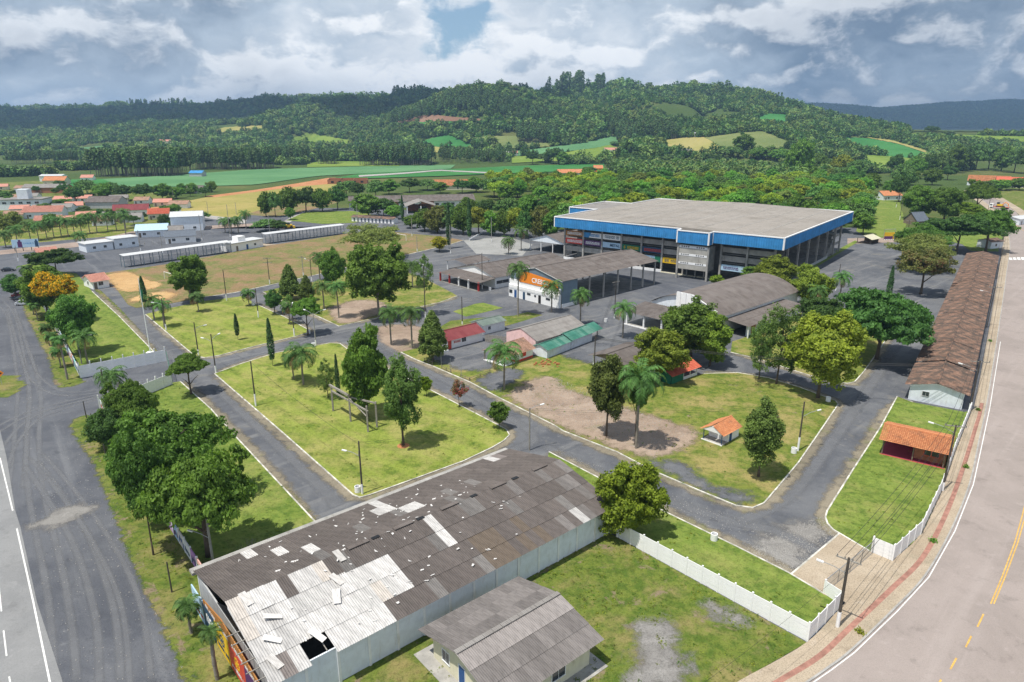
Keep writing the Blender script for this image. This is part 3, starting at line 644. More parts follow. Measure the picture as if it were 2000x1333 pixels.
soy = m_crop('soy_crop', (.035, .15, .035), (.06, .205, .055), 5); soy2 = m_crop('pale_soy_crop', (.085, .20, .085), (.12, .25, .11), 8)
lime = m_crop('lime_pasture', (.13, .21, .03), (.20, .27, .05), 0); straw = m_crop('straw_crop', (.28, .27, .08), (.34, .30, .11), 30)
olive = m_crop('olive_pasture', (.14, .18, .06), (.20, .22, .08), 15); brown = m_crop('ploughed_soil', (.20, .115, .075), (.26, .16, .11), 10)
drape("crop_field", [(180, 352), (300, 346), (500, 332), (640, 328), (760, 325), (890, 323)], [(230, 366), (380, 366), (500, 362), (620, 345), (760, 338), (880, 331)], soy2)
drape("crop_field", [(640, 352), (700, 342), (830, 335), (1000, 326), (1180, 322)], [(655, 358), (720, 350), (850, 346), (1000, 340), (1180, 334)], soy, .8)
drape("crop_field", [(110, 353), (200, 351)], [(112, 366), (240, 367)], soy, .6)
drape("crop_field", [(60, 299), (180, 288), (320, 278)], [(60, 308), (180, 301), (325, 287)], soy2, 1)
drape("pasture", [(395, 262), (440, 250), (520, 247)], [(405, 264), (450, 264), (510, 258)], straw, 1.2)
drape("pasture", [(575, 272), (600, 261), (640, 268), (690, 276)], [(560, 284), (600, 286), (640, 286), (690, 284)], lime, 1)
drape("pasture", [(600, 318), (680, 316), (780, 318)], [(600, 328), (690, 326), (780, 326)], lime, .6)
drape("ploughed_field", [(778, 238), (820, 228), (850, 227), (945, 236)], [(775, 243), (850, 240), (900, 240), (945, 239)], brown, 1.5)
drape("crop_field", [(772, 243), (850, 240), (945, 238)], [(775, 247), (850, 245), (945, 242)], soy, 1.5)
drape("crop_field", [(822, 277), (860, 268), (878, 266), (900, 276), (935, 290)], [(826, 287), (870, 289), (900, 290), (935, 292)], soy, 1)
drape("pasture", [(830, 288), (900, 290), (930, 291)], [(838, 300), (880, 298), (925, 296)], straw, 1)
drape("pasture", [(915, 272), (960, 268), (1040, 267), (1075, 285)], [(930, 288), (980, 292), (1030, 290), (1075, 288)], olive, 1)
drape("crop_field", [(1010, 297), (1080, 289), (1140, 281), (1195, 268), (1215, 273)], [(1010, 306), (1080, 301), (1150, 293), (1215, 282), (1216, 281)], soy2, 1)
drape("pasture", [(1000, 308), (1090, 302), (1180, 286), (1215, 282)], [(1000, 320), (1090, 316), (1180, 308), (1230, 300)], lime, .8)
drape("pasture", [(1290, 276), (1340, 270), (1400, 270), (1418, 290)], [(1300, 298), (1340, 301), (1390, 300), (1420, 296)], straw, 1)
drape("pasture", [(1375, 271), (1440, 262), (1490, 258), (1530, 275)], [(1420, 296), (1480, 296), (1520, 292), (1545, 285)], olive, 1.3)
drape("crop_field", [(1480, 232), (1500, 224), (1540, 226)], [(1484, 246), (1510, 244), (1535, 240)], soy, 1.5)
drape("crop_field", [(1650, 270), (1700, 272), (1760, 284), (1815, 302)], [(1650, 285), (1690, 302), (1750, 308), (1805, 313)], soy, .8)
drape("pasture", [(1690, 270), (1740, 276), (1825, 300)], [(1700, 273), (1750, 282), (1815, 303)], straw, 1.4)
drape("crop_field", [(1680, 303), (1740, 307), (1790, 312)], [(1690, 322), (1730, 324), (1780, 322)], lime, .8)
drape("pasture", [(1765, 262), (1830, 262), (1900, 266), (2010, 268)], [(1770, 266), (1850, 274), (1920, 280), (2010, 284)], lime, .8)
drape("pasture", [(1775, 250), (1850, 251), (2010, 251)], [(1775, 258), (1850, 259), (2010, 259)], olive, 1.5)
drape("dirt_road", [(700, 345), (780, 340), (860, 334), (1000, 341)], [(702, 348), (780, 343), (860, 336), (1000, 344)], M['dust'], 1.1, 24, 2)
# ================================================================== trees
def quads_mesh(name, Q, mats, idx=None):
    n = len(Q); m = bpy.data.meshes.new(name); m.vertices.add(n * 4); m.vertices.foreach_set("co", Q.reshape(-1))
    m.loops.add(n * 4); m.loops.foreach_set("vertex_index", np.arange(n * 4)); m.polygons.add(n); m.polygons.foreach_set("loop_start", np.arange(n) * 4)
    for x in mats: m.materials.append(x)
    if idx is not None: m.polygons.foreach_set("material_index", idx.astype(np.int32))
    m.update(calc_edges=True); return m
def leaves(rng, P, Nrm, size, asp=.62, jit=.75):
    n = len(P); a = Nrm + rng.normal(0, jit, (n, 3)); a /= np.linalg.norm(a, axis=1)[:, None] + 1e-9
    t = np.cross(a, rng.normal(0, 1, (n, 3))); t /= np.linalg.norm(t, axis=1)[:, None] + 1e-9; b = np.cross(a, t)
    s = (size * rng.uniform(.6, 1.35, n))[:, None]; t = t * s; b = b * s * asp
    bend = a * s * .18
    return np.stack([P - t, P - b - bend, P + t, P + b - bend], 1)
def crown(seed, r, hz, leaf, nclump, per, shape='round', gap=.0, crad=(.2, .34), flat=1.0):
    """leafy crown centred on the origin, radius r, half-height hz"""
    rng = np.random.default_rng(seed); C = []
    while len(C) < nclump:
        p = rng.normal(0, 1, 3); p /= np.linalg.norm(p); q = rng.uniform(.45, 1.0) ** .5
        lump = 1 + .24 * math.sin(3.1 * p[0] + seed) * math.cos(2.7 * p[1] + seed * 2) + .16 * math.sin(5.3 * p[2] + 4 * p[0] + seed)
        if shape == 'umbrella':
            if p[2] < -.25: p[2] *= .25
            if rng.random() < .3 and p[2] < 0: continue
        if shape == 'cone':
            zz = rng.uniform(-1, 1) ** 1; rad = (1 - zz) / 2; rad = min(1, 1.25 * rad ** .75) * (1 if zz > -.85 else .7); a = rng.uniform(0, 6.283)
            C.append((math.cos(a) * rad * q, math.sin(a) * rad * q, zz)); continue
        if shape == 'egg':
            w = .80 + .20 * math.cos((p[2] + .35) * 1.5); p = p * np.array([w, w, 1])
        C.append(tuple(p * q * lump * .86))
    C = np.array(C); out = []; S = np.array([r, r, hz])
    nc = int(nclump * per * .16) if not gap else 0
    if nc:
        k = rng.integers(0, len(C), nc); P = C[k] * rng.uniform(.35, .92, nc)[:, None] + rng.normal(0, .05, (nc, 3)); out.append(leaves(rng, P * S, P / (np.linalg.norm(P, axis=1)[:, None] + .1), leaf * 1.9))
    for c in C:
        cr = rng.uniform(*crad) * (1 if shape != 'cone' else .75); n = int(per * rng.uniform(.6, 1.4))
        d = rng.normal(0, 1, (n, 3)); d /= np.linalg.norm(d, axis=1)[:, None]; rad = rng.uniform(.25, 1, n) ** .6
        P = c + d * (rad * cr)[:, None] * np.array([1, 1, .8 * flat])
        if gap and rng.random() < gap: continue
        o = P / (np.linalg.norm(P, axis=1)[:, None] + .2)
        S = np.array([r, r, hz])
        out.append(leaves(rng, P * S, d * .7 + o * .5 + np.array([0, 0, .35]), leaf))
    return np.concatenate(out)
def trunk_mesh(seed, h, r, branches=4, spread=.35, mat=None, lean=0.0, top=.72):
    rng = random.Random(seed); b = MB(); pts = []; n = 6
    ph = rng.uniform(0, 6)
    for i in range(n + 1):
        t = i / n; pts.append((math.sin(t * 2.2 + ph) * .03 * h * t + lean * t * h, math.cos(t * 1.7 + ph) * .03 * h * t, t * h * top))
    for i in range(n): b.tube(pts[i], pts[i + 1], r * (1.25 if i == 0 else 1 - .6 * i / n), r * (1 - .6 * (i + 1) / n), 8, i == 0)
    for k in range(branches):
        a = 6.283 * k / branches + rng.uniform(-.4, .4); s = pts[rng.randint(2, n - 1)]; L = h * spread * rng.uniform(.7, 1.1)
        m1 = (s[0] + math.cos(a) * L * .5, s[1] + math.sin(a) * L * .5, s[2] + L * .5); m2 = (m1[0] + math.cos(a) * L * .45, m1[1] + math.sin(a) * L * .45, m1[2] + L * .35)
        b.tube(s, m1, r * .5, r * .3, 6, False); b.tube(m1, m2, r * .3, r * .1, 6, False)
    return b.mesh("trunk", mat or M['bark'], True)
LF = dict(mid=m_leaf('leaf_mid_green', (.045, .098, .016), (.100, .175, .026)), bright=m_leaf('leaf_bright_green', (.056, .118, .018), (.115, .20, .030)),
          dark=m_leaf('leaf_dark_green', (.028, .068, .018), (.062, .122, .026)), olive=m_leaf('leaf_olive', (.080, .105, .026), (.15, .17, .042)),
          lime=m_leaf('leaf_yellow_green', (.10, .14, .014), (.21, .24, .026)), thuja=m_leaf('leaf_thuja', (.045, .070, .014), (.090, .122, .024), trans=.16),
          grey=m_leaf('leaf_grey_green', (.052, .090, .024), (.10, .155, .034)), cyp=m_leaf('leaf_cypress', (.014, .040, .010), (.032, .075, .018), trans=.1),
          palm=m_leaf('leaf_palm', (.035, .085, .020), (.075, .15, .035), trans=.2), flower=m_leaf('leaf_with_yellow_bloom', (.045, .085, .012), (.09, .15, .02), (.72, .40, .012), .9),
          pinkf=m_leaf('leaf_with_red_bloom', (.05, .085, .025), (.09, .13, .04), (.42, .10, .10), .6), red=m_leaf('leaf_reddish', (.075, .095, .026), (.14, .155, .042), (.22, .11, .06), .1),
          far=m_leaf('leaf_distant', (.050, .095, .024), (.085, .148, .034), trans=.15), farlime=m_leaf('leaf_distant_lime', (.085, .135, .030), (.13, .19, .04), trans=.15), euc=m_leaf('leaf_eucalyptus', (.040, .078, .024), (.078, .130, .038), trans=.15), dry=m_leaf('dry_frond', (.16, .11, .05), (.25, .18, .09)))
# crown prototypes at a nominal radius and half-height; trees scale them
PROTO = {}
def proto(key, mat, r, hz, *a, **k): PROTO[key] = (quads_mesh("crown", crown(hash_(key), r, hz, *a, **k), [LF[mat]]), r, hz)
def hash_(s): return sum(ord(c) * (i + 3) for i, c in enumerate(s)) % 9973
for v in 'ab':
    proto('round' + v, 'mid', 5, 5, .21, 210, 120, crad=(.13, .25))
    proto('bright' + v, 'bright', 4, 4, .18, 200, 120, crad=(.12, .24))
    proto('dark' + v, 'dark', 5, 4.5, .21, 190, 110, crad=(.13, .25))
    proto('umb' + v, 'bright', 7, 4, .22, 260, 130, 'umbrella', crad=(.10, .20))
    proto('umbdark' + v, 'dark', 8, 4, .24, 260, 120, 'umbrella', crad=(.09, .19))
    proto('lime' + v, 'lime', 5, 5, .21, 200, 115, crad=(.12, .24))
    proto('loose' + v, 'grey', 4.5, 6, .18, 190, 95, 'egg', .03, crad=(.12, .22))
    proto('airy' + v, 'grey', 5, 6, .16, 170, 62, 'egg', .08, crad=(.09, .2))
    proto('thuja' + v, 'thuja', 2.5, 4, .14, 200, 95, 'cone', crad=(.2, .34))
    proto('egg' + v, 'thuja', 3, 4, .15, 190, 105, 'egg', crad=(.16, .28))
    proto('olive' + v, 'olive', 6, 4.5, .19, 190, 80, 'umbrella', .05, crad=(.14, .24))
proto('flower', 'flower', 5, 3, .2, 200, 110, 'umbrella', crad=(.14, .24)); proto('pinkf', 'pinkf', 1.6, 1.6, .14, 70, 34, gap=.1); proto('shrub', 'mid', 1.5, 1.4, .15, 80, 45)
proto('red', 'red', 4.5, 3.5, .19, 170, 85, 'umbrella', .05, crad=(.14, .24)); proto('ylsmall', 'lime', 3, 3, .24, 110, 60)
for i in range(6): proto('wood%d' % i, ('mid', 'far', 'bright', 'dark', 'olive', 'lime')[i], 7, 5.5, .46, 120, 42, 'umbrella' if i % 2 else 'round', crad=(.14, .28))
def column_crown(seed):
    rng = np.random.default_rng(seed); n = 1500; t = rng.uniform(0, 1, n) ** .9; a = rng.uniform(0, 6.283, n)
    rad = .55 * np.sin(np.clip(t * .92 + .08, 0, 1) * math.pi) ** .55 * (1 - .45 * t) * rng.uniform(.6, 1.05, n)
    P = np.stack([np.cos(a) * rad, np.sin(a) * rad, (t - .5) * 7], 1); d = np.stack([np.cos(a), np.sin(a), np.full(n, .9)], 1)
    return leaves(rng, P, d, .15, .5, .35)
PROTO['cypress'] = (quads_mesh("crown", column_crown(5), [LF['cyp']]), .55, 3.5)
def palm_crown(seed, nf=26, L=3.0, dry=True):
    rng = np.random.default_rng(seed); Q = []; idx = []
    for k in range(nf):
        a = k * 2.39996 + rng.uniform(-.2, .2); e = math.radians(78 - 95 * (k / nf) + rng.uniform(-8, 8)); l = L * rng.uniform(.85, 1.1)
        isdry = dry and k > nf - 4 and rng.random() < .5
        p = np.array([0., 0, .1]); el = e; seg = 11
        for s in range(seg):
            d = np.array([math.cos(a) * math.cos(el), math.sin(a) * math.cos(el), math.sin(el)]); q = p + d * l / seg
            side = np.array([-math.sin(a), math.cos(a), 0]); w = .62 * math.sin(math.pi * min(1, (s + 1.2) / (seg + .6))) ** .6
            wd = .035 * (1 - s / seg) + .01
            Q.append([p - side * wd, p + side * wd, q + side * wd * .8, q - side * wd * .8]); idx.append(isdry)
            for sg in (-1, 1):
                for h in range(3):
                    b = p + (q - p) * (h / 3 + rng.uniform(0, .3)); tip = b + side * sg * w * rng.uniform(.8, 1.1) + d * .22 + np.array([0, 0, -.30 * w - .25 * w * (s / seg) + rng.uniform(-.12, .12)])
                    m = (b + tip) / 2 + np.array([0, 0, .05]); wv = d * .035
                    Q.append([b - wv, m - wv * 1.5, tip, m + wv * 1.5]); idx.append(isdry)
            p = q; el -= .13 + .022 * s
    return np.array(Q), np.array(idx)
for v, (n, L) in {'palma': (28, 3.3), 'palmb': (24, 3.0), 'palms': (14, 1.7)}.items():
    Q, ix = palm_crown(hash_(v), n, L); PROTO[v] = (quads_mesh("crown", Q, [LF['palm'], LF['dry']], ix), L, L)
TRK = {k: trunk_mesh(i + 3, 1.0, .028, 5, .33) for i, k in enumerate('abc')}
TRK['pale'] = trunk_mesh(31, 1.0, .024, 4, .33, M['barkpale'])
TRK['thin'] = trunk_mesh(33, 1.0, .018, 3, .25)
def ptrunk(seed):
    b = MB(); n = 9
    for i in range(n):
        t0, t1 = i / n, (i + 1) / n; x0, x1 = math.sin(t0 * 2 + seed) * .02, math.sin(t1 * 2 + seed) * .02; x0 -= math.sin(seed) * .02; x1 -= math.sin(seed) * .02
        b.tube((x0, 0, t0), (x1, 0, t1), .019 - .005 * t0 + .002 * (i % 2), .018 - .005 * t1, 7, i == n - 1)
    return b.mesh("trunk", M['barkpale'], True)
TRK['palm'] = ptrunk(1.0); TRK['palm2'] = ptrunk(4.0)
def tree(name, label, key, x, y, h, r, ch=None, group=None, trunk='a', tint=(1, 1, 1), z0=0.0, cat="tree", rz=None):
    """h total height, r crown radius, ch crown height"""
    t = thing(name, label, cat, (x, y, z0), 0, group); me, r0, hz = PROTO[key]
    rz = random.uniform(0, 6.28) if rz is None else rz
    ch = ch or h * .72; ch = min(ch, h * .97)
    w = min(h, r * 1.75 + .6); link("trunk", TRK[trunk], t, None, (0, 0, rz), (w, w, h))
    c = link("crown", me, t, (0, 0, h - ch / 2), (0, 0, rz), (r / r0, r / r0, ch / 2 / hz)); c.color = (*tint, 1)
    return t
def palm(label, x, y, h, L=3.0, key='palma', group=None, name="queen_palm"):
    t = thing(name, label, "palm", (x, y, 0), 0, group); me, l0, _ = PROTO[key]; rz = random.uniform(0, 6.28); th = h - L * .55
    link("trunk", TRK[random.choice(['palm', 'palm2'])], t, None, (0, 0, rz), (11 if th > 5 else 8, 11 if th > 5 else 8, th))
    k = L / l0 * 1.25; link("crown", me, t, (0, 0, th - .1), (0, 0, rz), (k, k, k)); return t
def T(key, bx, by, ty, wpx, label, name="broadleaf_tree", low=None, **k):
    """tree standing at pixel (bx, by), its top at row ty, crown wpx wide, crown foot at row low"""
    x, y = G(bx, by); h = HT(by, ty); r = wpx / 2 * MPP(by) * .97
    ch = (h - HT(by, low)) if low else None
    return tree(name, label, key, x, y, h, r, ch, **k)
def PM(bx, by, ty, label, key='palma', L=3.1, **k):
    x, y = G(bx, by); return palm(label, x, y, HT(by, ty), L, key, **k)
# ================================================================== the site's own trees
random.seed(11)
T('loosea', 788, 872, 692, 92, "tall grey-green tree with mulched foot on the central lawn beside timber portal", low=835)
T('brighta', 717, 815, 640, 104, "tall dense bright green tree behind the timber portal on the central lawn", low=795, tint=(1.0, 1.12, 1))
T('airya', 641, 778, 704, 48, "small weeping tree with drooping foliage left of the timber portal", low=768, trunk='thin', name="weeping_tree")
T('cypress', 662, 782, 692, 12, "very slim dark cypress just behind the timber portal", name="cypress", low=775, trunk='thin')
T('cypress', 533, 716, 622, 17, "dark cypress on the kerb corner of the central lawn", name="cypress", low=702, trunk='thin')
T('cypress', 465, 665, 613, 12, "short dark cypress in the middle of the lawn by the pitch", name="cypress", low=655, trunk='thin')
T('cypress', 284, 600, 540, 16, "dark cypress standing behind the flagpole", name="cypress", low=590, trunk='thin')
T('cypress', 1733, 592, 520, 15, "lone dark cypress at the edge of the grey apron", name="cypress", low=586, trunk='thin')
PM(593, 752, 672, "spreading palm at the top of the central lawn", 'palmb', 3.6)
PM(574, 742, 690, "small palm tucked left of the spreading palm on the central lawn", 'palms', 2.2)
T('shrub', 833, 775, 735, 26, "yellow-green shrub at the right edge of the central lawn", name="shrub", tint=(1.5, 1.4, .6), cat="shrub", trunk='thin')
T('umba', 602, 655, 580, 62, "small round bright green tree on the street corner by a white bin", low=630, trunk='b')
T('dark' + 'a', 537, 614, 568, 38, "small dark tree right of the leaning pole by the pitch road", low=602)
T('grey' if False else 'airyb', 566, 626, 575, 34, "thin grey-green tree between the two small round trees", trunk='thin')
PM(566, 634, 590, "short palm in front of the thin grey-green tree", 'palms', 2.2)
T('thujaa', 568, 585, 520, 42, "larger of two conical thujas beside the pitch kerb", name="conifer", low=576)
T('thujab', 600, 588, 540, 34, "smaller of two conical thujas beside the pitch kerb", name="conifer", low=580)
PM(487, 598, 565, "small palm on the lawn edge near the pitch road", 'palms', 2.3)
T('brightb', 740, 620, 470, 125, "huge dense tree on the dry lawn in front of the pitch", low=592, trunk='pale')
T('rounda', 652, 560, 483, 52, "upright dark green tree left of the huge dense tree", low=554)
PM(625, 548, 492, "palm with rosy dead fronds behind the upright dark tree", 'palmb', 3.0)
PM(662, 622, 548, "taller of two palms on the dry lawn", 'palma', 3.2); PM(633, 604, 548, "shorter of two palms on the dry lawn", 'palmb', 2.9)
T('brighta', 374, 590, 497, 82, "round bright green tree at the pitch's near corner", low=573, trunk='pale')
PM(302, 626, 575, "palm beside the pole at the flag lawn", 'palmb', 2.9); PM(388, 610, 572, "small palm in the shadow of the round tree", 'palms', 2.3); PM(322, 640, 585, "drooping palm right of the flagpole lamp", 'palmb', 2.6)
T('olivea', 728, 506, 438, 128, "broad thin-leaved olive tree at the far end of the pitch", low=490)
PM(764, 674, 598, "left palm of the pair on the crushed stone", 'palma', 3.2); PM(805, 681, 598, "right palm of the pair on the crushed stone", 'palmb', 3.2)
T('thujab', 846, 707, 612, 58, "broad conical thuja beside the red-roofed house", name="conifer", low=690)
T('airya', 830, 617, 500, 50, "tall thin-crowned tree beside the lamp pole on the dry lawn", low=570, trunk='thin')
PM(806, 563, 508, "palm behind the tall thin-crowned tree", 'palma', 3.0)
T('ylsmall', 858, 492, 463, 36, "small round yellow-topped tree at the far road bend", trunk='b', tint=(1.15, .9, .5))
PM(1012, 617, 512, "tall palm in front of the orange sign's left edge", 'palma', 3.6); PM(1077, 610, 548, "thick palm in front of the orange sign's right edge", 'palmb', 3.4)
PM(1133, 636, 563, "palm on the road beside the open shed posts", 'palma', 3.3); PM(1216, 660, 590, "palm before the arched hall's porch", 'palmb', 3.2)
PM(993, 497, 462, "left palm on the pale car park slab", 'palma', 3.6); PM(1018, 490, 443, "right palm on the pale car park slab", 'palmb', 3.6)
T('roundb', 1348, 704, 590, 140, "broad green tree in front of the arched hall", low=690)
T('limea', 1288, 748, 643, 108, "round yellow-green tree beside the brown shed", low=732, tint=(.8, .88, 1))
T('limeb', 1386, 716, 612, 82, "upright yellow-green tree next to the red tiled porch", low=702, tint=(.72, .85, 1))
T('airyb', 1516, 751, 592, 115, "airy two-stemmed tree casting lacy shade on the inner lane", low=735, trunk='thin')
T('airya', 1482, 742, 620, 60, "thin sparse tree leaning by the inner lane kerb", low=715, trunk='thin')
T('limea', 1597, 778, 613, 140, "large yellow-green tree by the white bin at the lane corner", low=745)
T('umbdarka', 1712, 702, 566, 205, "very wide dark umbrella tree over the lane", low=690, trunk='b')
T('darkb', 1600, 655, 580, 90, "dark leafy tree joined to the umbrella tree's left side", low=645)
T('limeb', 1512, 568, 500, 92, "round yellow-green tree behind the arched hall", low=562, tint=(.8, .9, 1)); T('limea', 1580, 600, 522, 90, "yellow-green tree right of the arched hall's roof", low=594, tint=(.8, .9, 1))
PM(1640, 582, 530, "palm on the apron by the leaning pole", 'palma', 3.4); PM(1592, 612, 556, "palm in front of the yellow-green tree by the hall", 'palmb', 3.0)
T('shrub', 1398, 560, 538, 32, "bright shrub under the arena tower", name="shrub", cat="shrub", tint=(1.6, 1.5, .8), trunk='thin'); T('shrub', 1465, 560, 520, 40, "green bush at the arena's front below its right bays", name="shrub", cat="shrub", trunk='thin')
T('red', 1798, 575, 480, 100, "olive and russet tree standing in the grey apron", low=555); T('oliveb', 1792, 530, 458, 110, "spreading olive tree behind the russet one", low=512)
T('umbb', 1800, 512, 440, 110, "wide green tree near the long tiled building's far end", low=500, tint=(.75, .8, .9))
T('umbdarkb', 1868, 492, 418, 130, "dark spreading tree behind the long tiled building", low=475); T('umba', 1925, 492, 405, 88, "spreading tree on the street side beyond the tiled building", low=475, tint=(.75, .85, .9))
T('brightb', 1790, 428, 360, 62, "dense upright tree by the park lawn's right edge", low=420); T('rounda', 1843, 432, 362, 70, "round tree behind the dark-roofed hut", low=425)
T('umbb', 1890, 435, 395, 70, "yellow-tinged tree along the street bend", low=428, tint=(1.2, 1.05, .6)); T('umbb', 1905, 415, 352, 62, "tall tree at the street bend", low=408)
T('egga', 1481, 932, 783, 90, "lollipop-shaped thuja beside the tiled kiosk", name="conifer", low=900)
T('eggb', 1184, 853, 690, 82, "ragged tall thuja on the crushed stone patch", name="conifer", low=818)
PM(1242, 877, 712, "large drooping palm on the crushed stone patch", 'palma', 4.2); T('brighta', 1240, 868, 708, 66, "leafy bright tree entwined with the large drooping palm", low=792, trunk='thin')
PM(985, 762, 668, "drooping palm at the drive of the small tiled house", 'palmb', 3.9)
T('pinkf', 897, 796, 745, 36, "small tree with red blossom on the central lawn's kerb", low=776, trunk='thin'); T('shrub', 975, 838, 784, 42, "young green tree at the central lawn's corner", low=826, trunk='thin')
T('limea', 1228, 1044, 903, 140, "round glossy yellow-green tree at the warehouse's far corner", low=1045, trunk='b', tint=(.9, 1.08, .9), rz=2.2)
T('umba', 408, 1088, 884, 205, "big bright umbrella tree nearest the damaged warehouse", low=1052, trunk='b'); T('umbb', 345, 1000, 800, 215, "big spreading tree behind the brightest umbrella tree", low=940, tint=(.82, .88, .95), trunk='b')
T('roundb', 300, 1085, 850, 100, "dark leaning tree over the graffiti wall", low=1010, tint=(.75, .85, 1), trunk='thin')
T('umba', 268, 862, 745, 105, "round green tree behind the lower entrance wall", low=842, tint=(.9, .92, 1)); T('darka', 220, 876, 798, 90, "low dark tree over the lower entrance wall", low=868)
PM(226, 792, 718, "palm with tattered fronds beside the lower entrance wall", 'palma', 3.2)
T('umbb', 374, 771, 690, 78, "small open-branched tree at the entrance lane corner", low=742, trunk='b')
T('brightb', 94, 618, 517, 80, "dense green tree beside the yellow flowering tree", low=600); T('flower', 120, 632, 533, 84, "tree covered in golden yellow blossom by the left wall", low=596, name="flowering_tree")
T('rounda', 156, 692, 570, 82, "grey-green tree shading the left lawn", low=664, tint=(.9, 1, 1.2)); T('umbdarka', 112, 540, 486, 92, "dark flat-topped tree by the small red-roofed house", low=528)
T('darka', 32, 582, 538, 50, "dark tree over the parked cars", low=572); PM(172, 712, 645, "palm behind the upper entrance wall", 'palmb', 3.0); PM(55, 545, 518, "thin palm by the far end of the left wall", 'palms', 2.6)
for i, (x, y, t) in enumerate([(66, 615, 582), (74, 627, 590), (97, 676, 632), (108, 697, 648), (119, 718, 678), (132, 742, 655)]):
    PM(x, y, t, ["young palm nearest the parked cars on the verge", "second young palm from the parked cars on the verge", "third young palm from the parked cars on the verge", "third young palm from the entrance on the upper verge", "second young palm from the entrance on the upper verge", "young palm nearest the entrance on the upper verge"][i], 'palms', 1.7, name="young_palm", group="young palms on the left verge")
PM(374, 1238, 1172, "young palm with one yellow frond in front of the banner wall", 'palms', 1.45, name="young_palm"); PM(425, 1328, 1222, "young palm with bushy fronds nearest the camera by the banner wall", 'palma', 1.25, name="young_palm")
# bare shrub behind the warehouse gutter
bs = MB(); rb = random.Random(4)
for k in range(46):
    a = rb.uniform(0, 6.28); e = rb.uniform(.5, 1.4); p = Vector((0, 0, 0)); d = Vector((math.cos(a) * math.cos(e), math.sin(a) * math.cos(e), math.sin(e)))
    for s in range(4):
        q = p + d * .62; bs.tube(p, q, .035 - .007 * s, .028 - .007 * s, 4, False); p = q; d = (d + Vector((rb.uniform(-.4, .4), rb.uniform(-.4, .4), rb.uniform(-.1, .3)))).normalized()
b_ = tag(bs.build("bare_shrub", M['barkpale']), "leafless grey shrub behind the damaged warehouse", "shrub"); b_.location = (*G(490, 1092), 0)
# rows of palms on the upper left
for i, (x, y) in enumerate([(12, 484), (36, 481), (60, 470), (76, 470), (92, 466), (106, 465), (120, 462), (134, 463), (146, 459), (160, 458), (176, 456), (190, 455), (211, 452), (228, 451), (246, 458), (310 - 64, 447)]):
    PM(x, y, y - 34 - (i * 7) % 9, "street palm in the planted row beyond the far-left road", 'palmb', 3.6, group="palm row beyond the far-left road", name="street_palm")
for i, (x, y) in enumerate([(440, 455), (453, 457), (466, 456), (481, 447)]):
    PM(x, y, y - 30 - i * 2, "street palm in the short row near the white block building", 'palmb', 3.4, group="palms near the white block building", name="street_palm")
PM(160, 487, 452, "leaning palm beside the white-roofed depot", 'palmb', 3.2)
# neighbourhood trees, far left and behind the pitch: (x, base, top, width, kind)
KIND = ['mid-green rounded', 'dull green flat-topped', 'bright green rounded', 'dark flat-topped', 'olive rounded', 'yellow-green flat-topped']
_nb = [(24, 455, 412, 44, 4), (12, 400, 372, 30, 1), (120, 372, 352, 26, 3), (150, 400, 362, 40, 3), (172, 385, 350, 45, 1), (205, 392, 358, 45, 0), (245, 392, 360, 40, 3), (283, 392, 358, 48, 3), (318, 390, 358, 40, 0), (345, 388, 365, 34, 2), (372, 384, 368, 20, 0),
       (334, 424, 400, 34, 2), (88, 422, 396, 30, 1), (122, 404, 388, 40, 2), (60, 408, 390, 28, 0), (395, 432, 414, 34, 1), (30, 440, 420, 30, 0), (165, 420, 402, 26, 1), (262, 440, 420, 26, 3), (520, 424, 374, 34, 0), (538, 424, 372, 30, 1), (565, 418, 365, 48, 0), (598, 414, 364, 50, 3), (630, 414, 368, 45, 0),
       (660, 410, 366, 45, 3), (677, 385, 352, 50, 1), (700, 390, 356, 34, 3), (520, 452, 428, 55, 1), (545, 455, 430, 40, 3), (568, 430, 405, 22, 0), (720, 424, 378, 75, 0), (750, 424, 386, 60, 3), (770, 428, 400, 40, 2), (735, 392, 350, 40, 1), (760, 380, 350, 45, 0), (800, 376, 348, 45, 3), (835, 372, 350, 50, 1), (860, 378, 356, 38, 0), (903, 378, 350, 40, 3), (930, 376, 345, 50, 0), (965, 385, 345, 60, 1), (782, 405, 388, 26, 1),
       (803, 446, 420, 34, 2), (830, 452, 408, 48, 0), (855, 455, 400, 52, 4), (880, 455, 405, 46, 1), (905, 458, 398, 54, 0), (935, 458, 402, 52, 5), (962, 460, 410, 46, 2), (985, 462, 408, 48, 0), (1008, 462, 404, 50, 5), (1030, 466, 410, 44, 3), (1055, 466, 400, 54, 4), (1075, 468, 410, 46, 0), (875, 432, 395, 42, 3), (915, 425, 385, 46, 0), (950, 428, 388, 50, 3), (990, 430, 385, 52, 1), (1030, 430, 380, 54, 0), (1065, 432, 384, 50, 3)]
for i, (x, b, t, w, k) in enumerate(_nb):
    left = x < 410; mid = 410 <= x < 800
    ad = KIND[k]; sz = 'large' if w > 44 else 'small' if w < 35 else 'middling'
    T('wood%d' % k, x, b, t, w, ("%s %s tree among the %s far-left houses" % (sz, ad, 'farther' if b < 400 else 'nearer')) if left else ("%s %s tree %s the school" % (sz, ad, 'behind or right of' if x > 690 else 'left of')) if mid else ("%s %s tree in the wood's %s behind the curved road" % (sz, ad, 'second row' if b < 440 else 'front row')), name="garden_tree" if left else "broadleaf_tree", low=b - 4,
      group="garden trees on the far left" if left else "trees around the school" if mid else "front row of the wood")
_g = random.Random(77)
for i in range(34):
    x = _g.uniform(-10, 420); b = _g.uniform(372, 446); w = _g.uniform(14, 30)
    if 345 < x and b > 395: continue
    T('wood%d' % _g.choice([0, 1, 2, 3]), x, b, b - w * _g.uniform(.7, 1.0), w, "small yard tree squeezed between the far-left houses", low=b - 2, name="garden_tree", group="yard trees between the far-left houses")
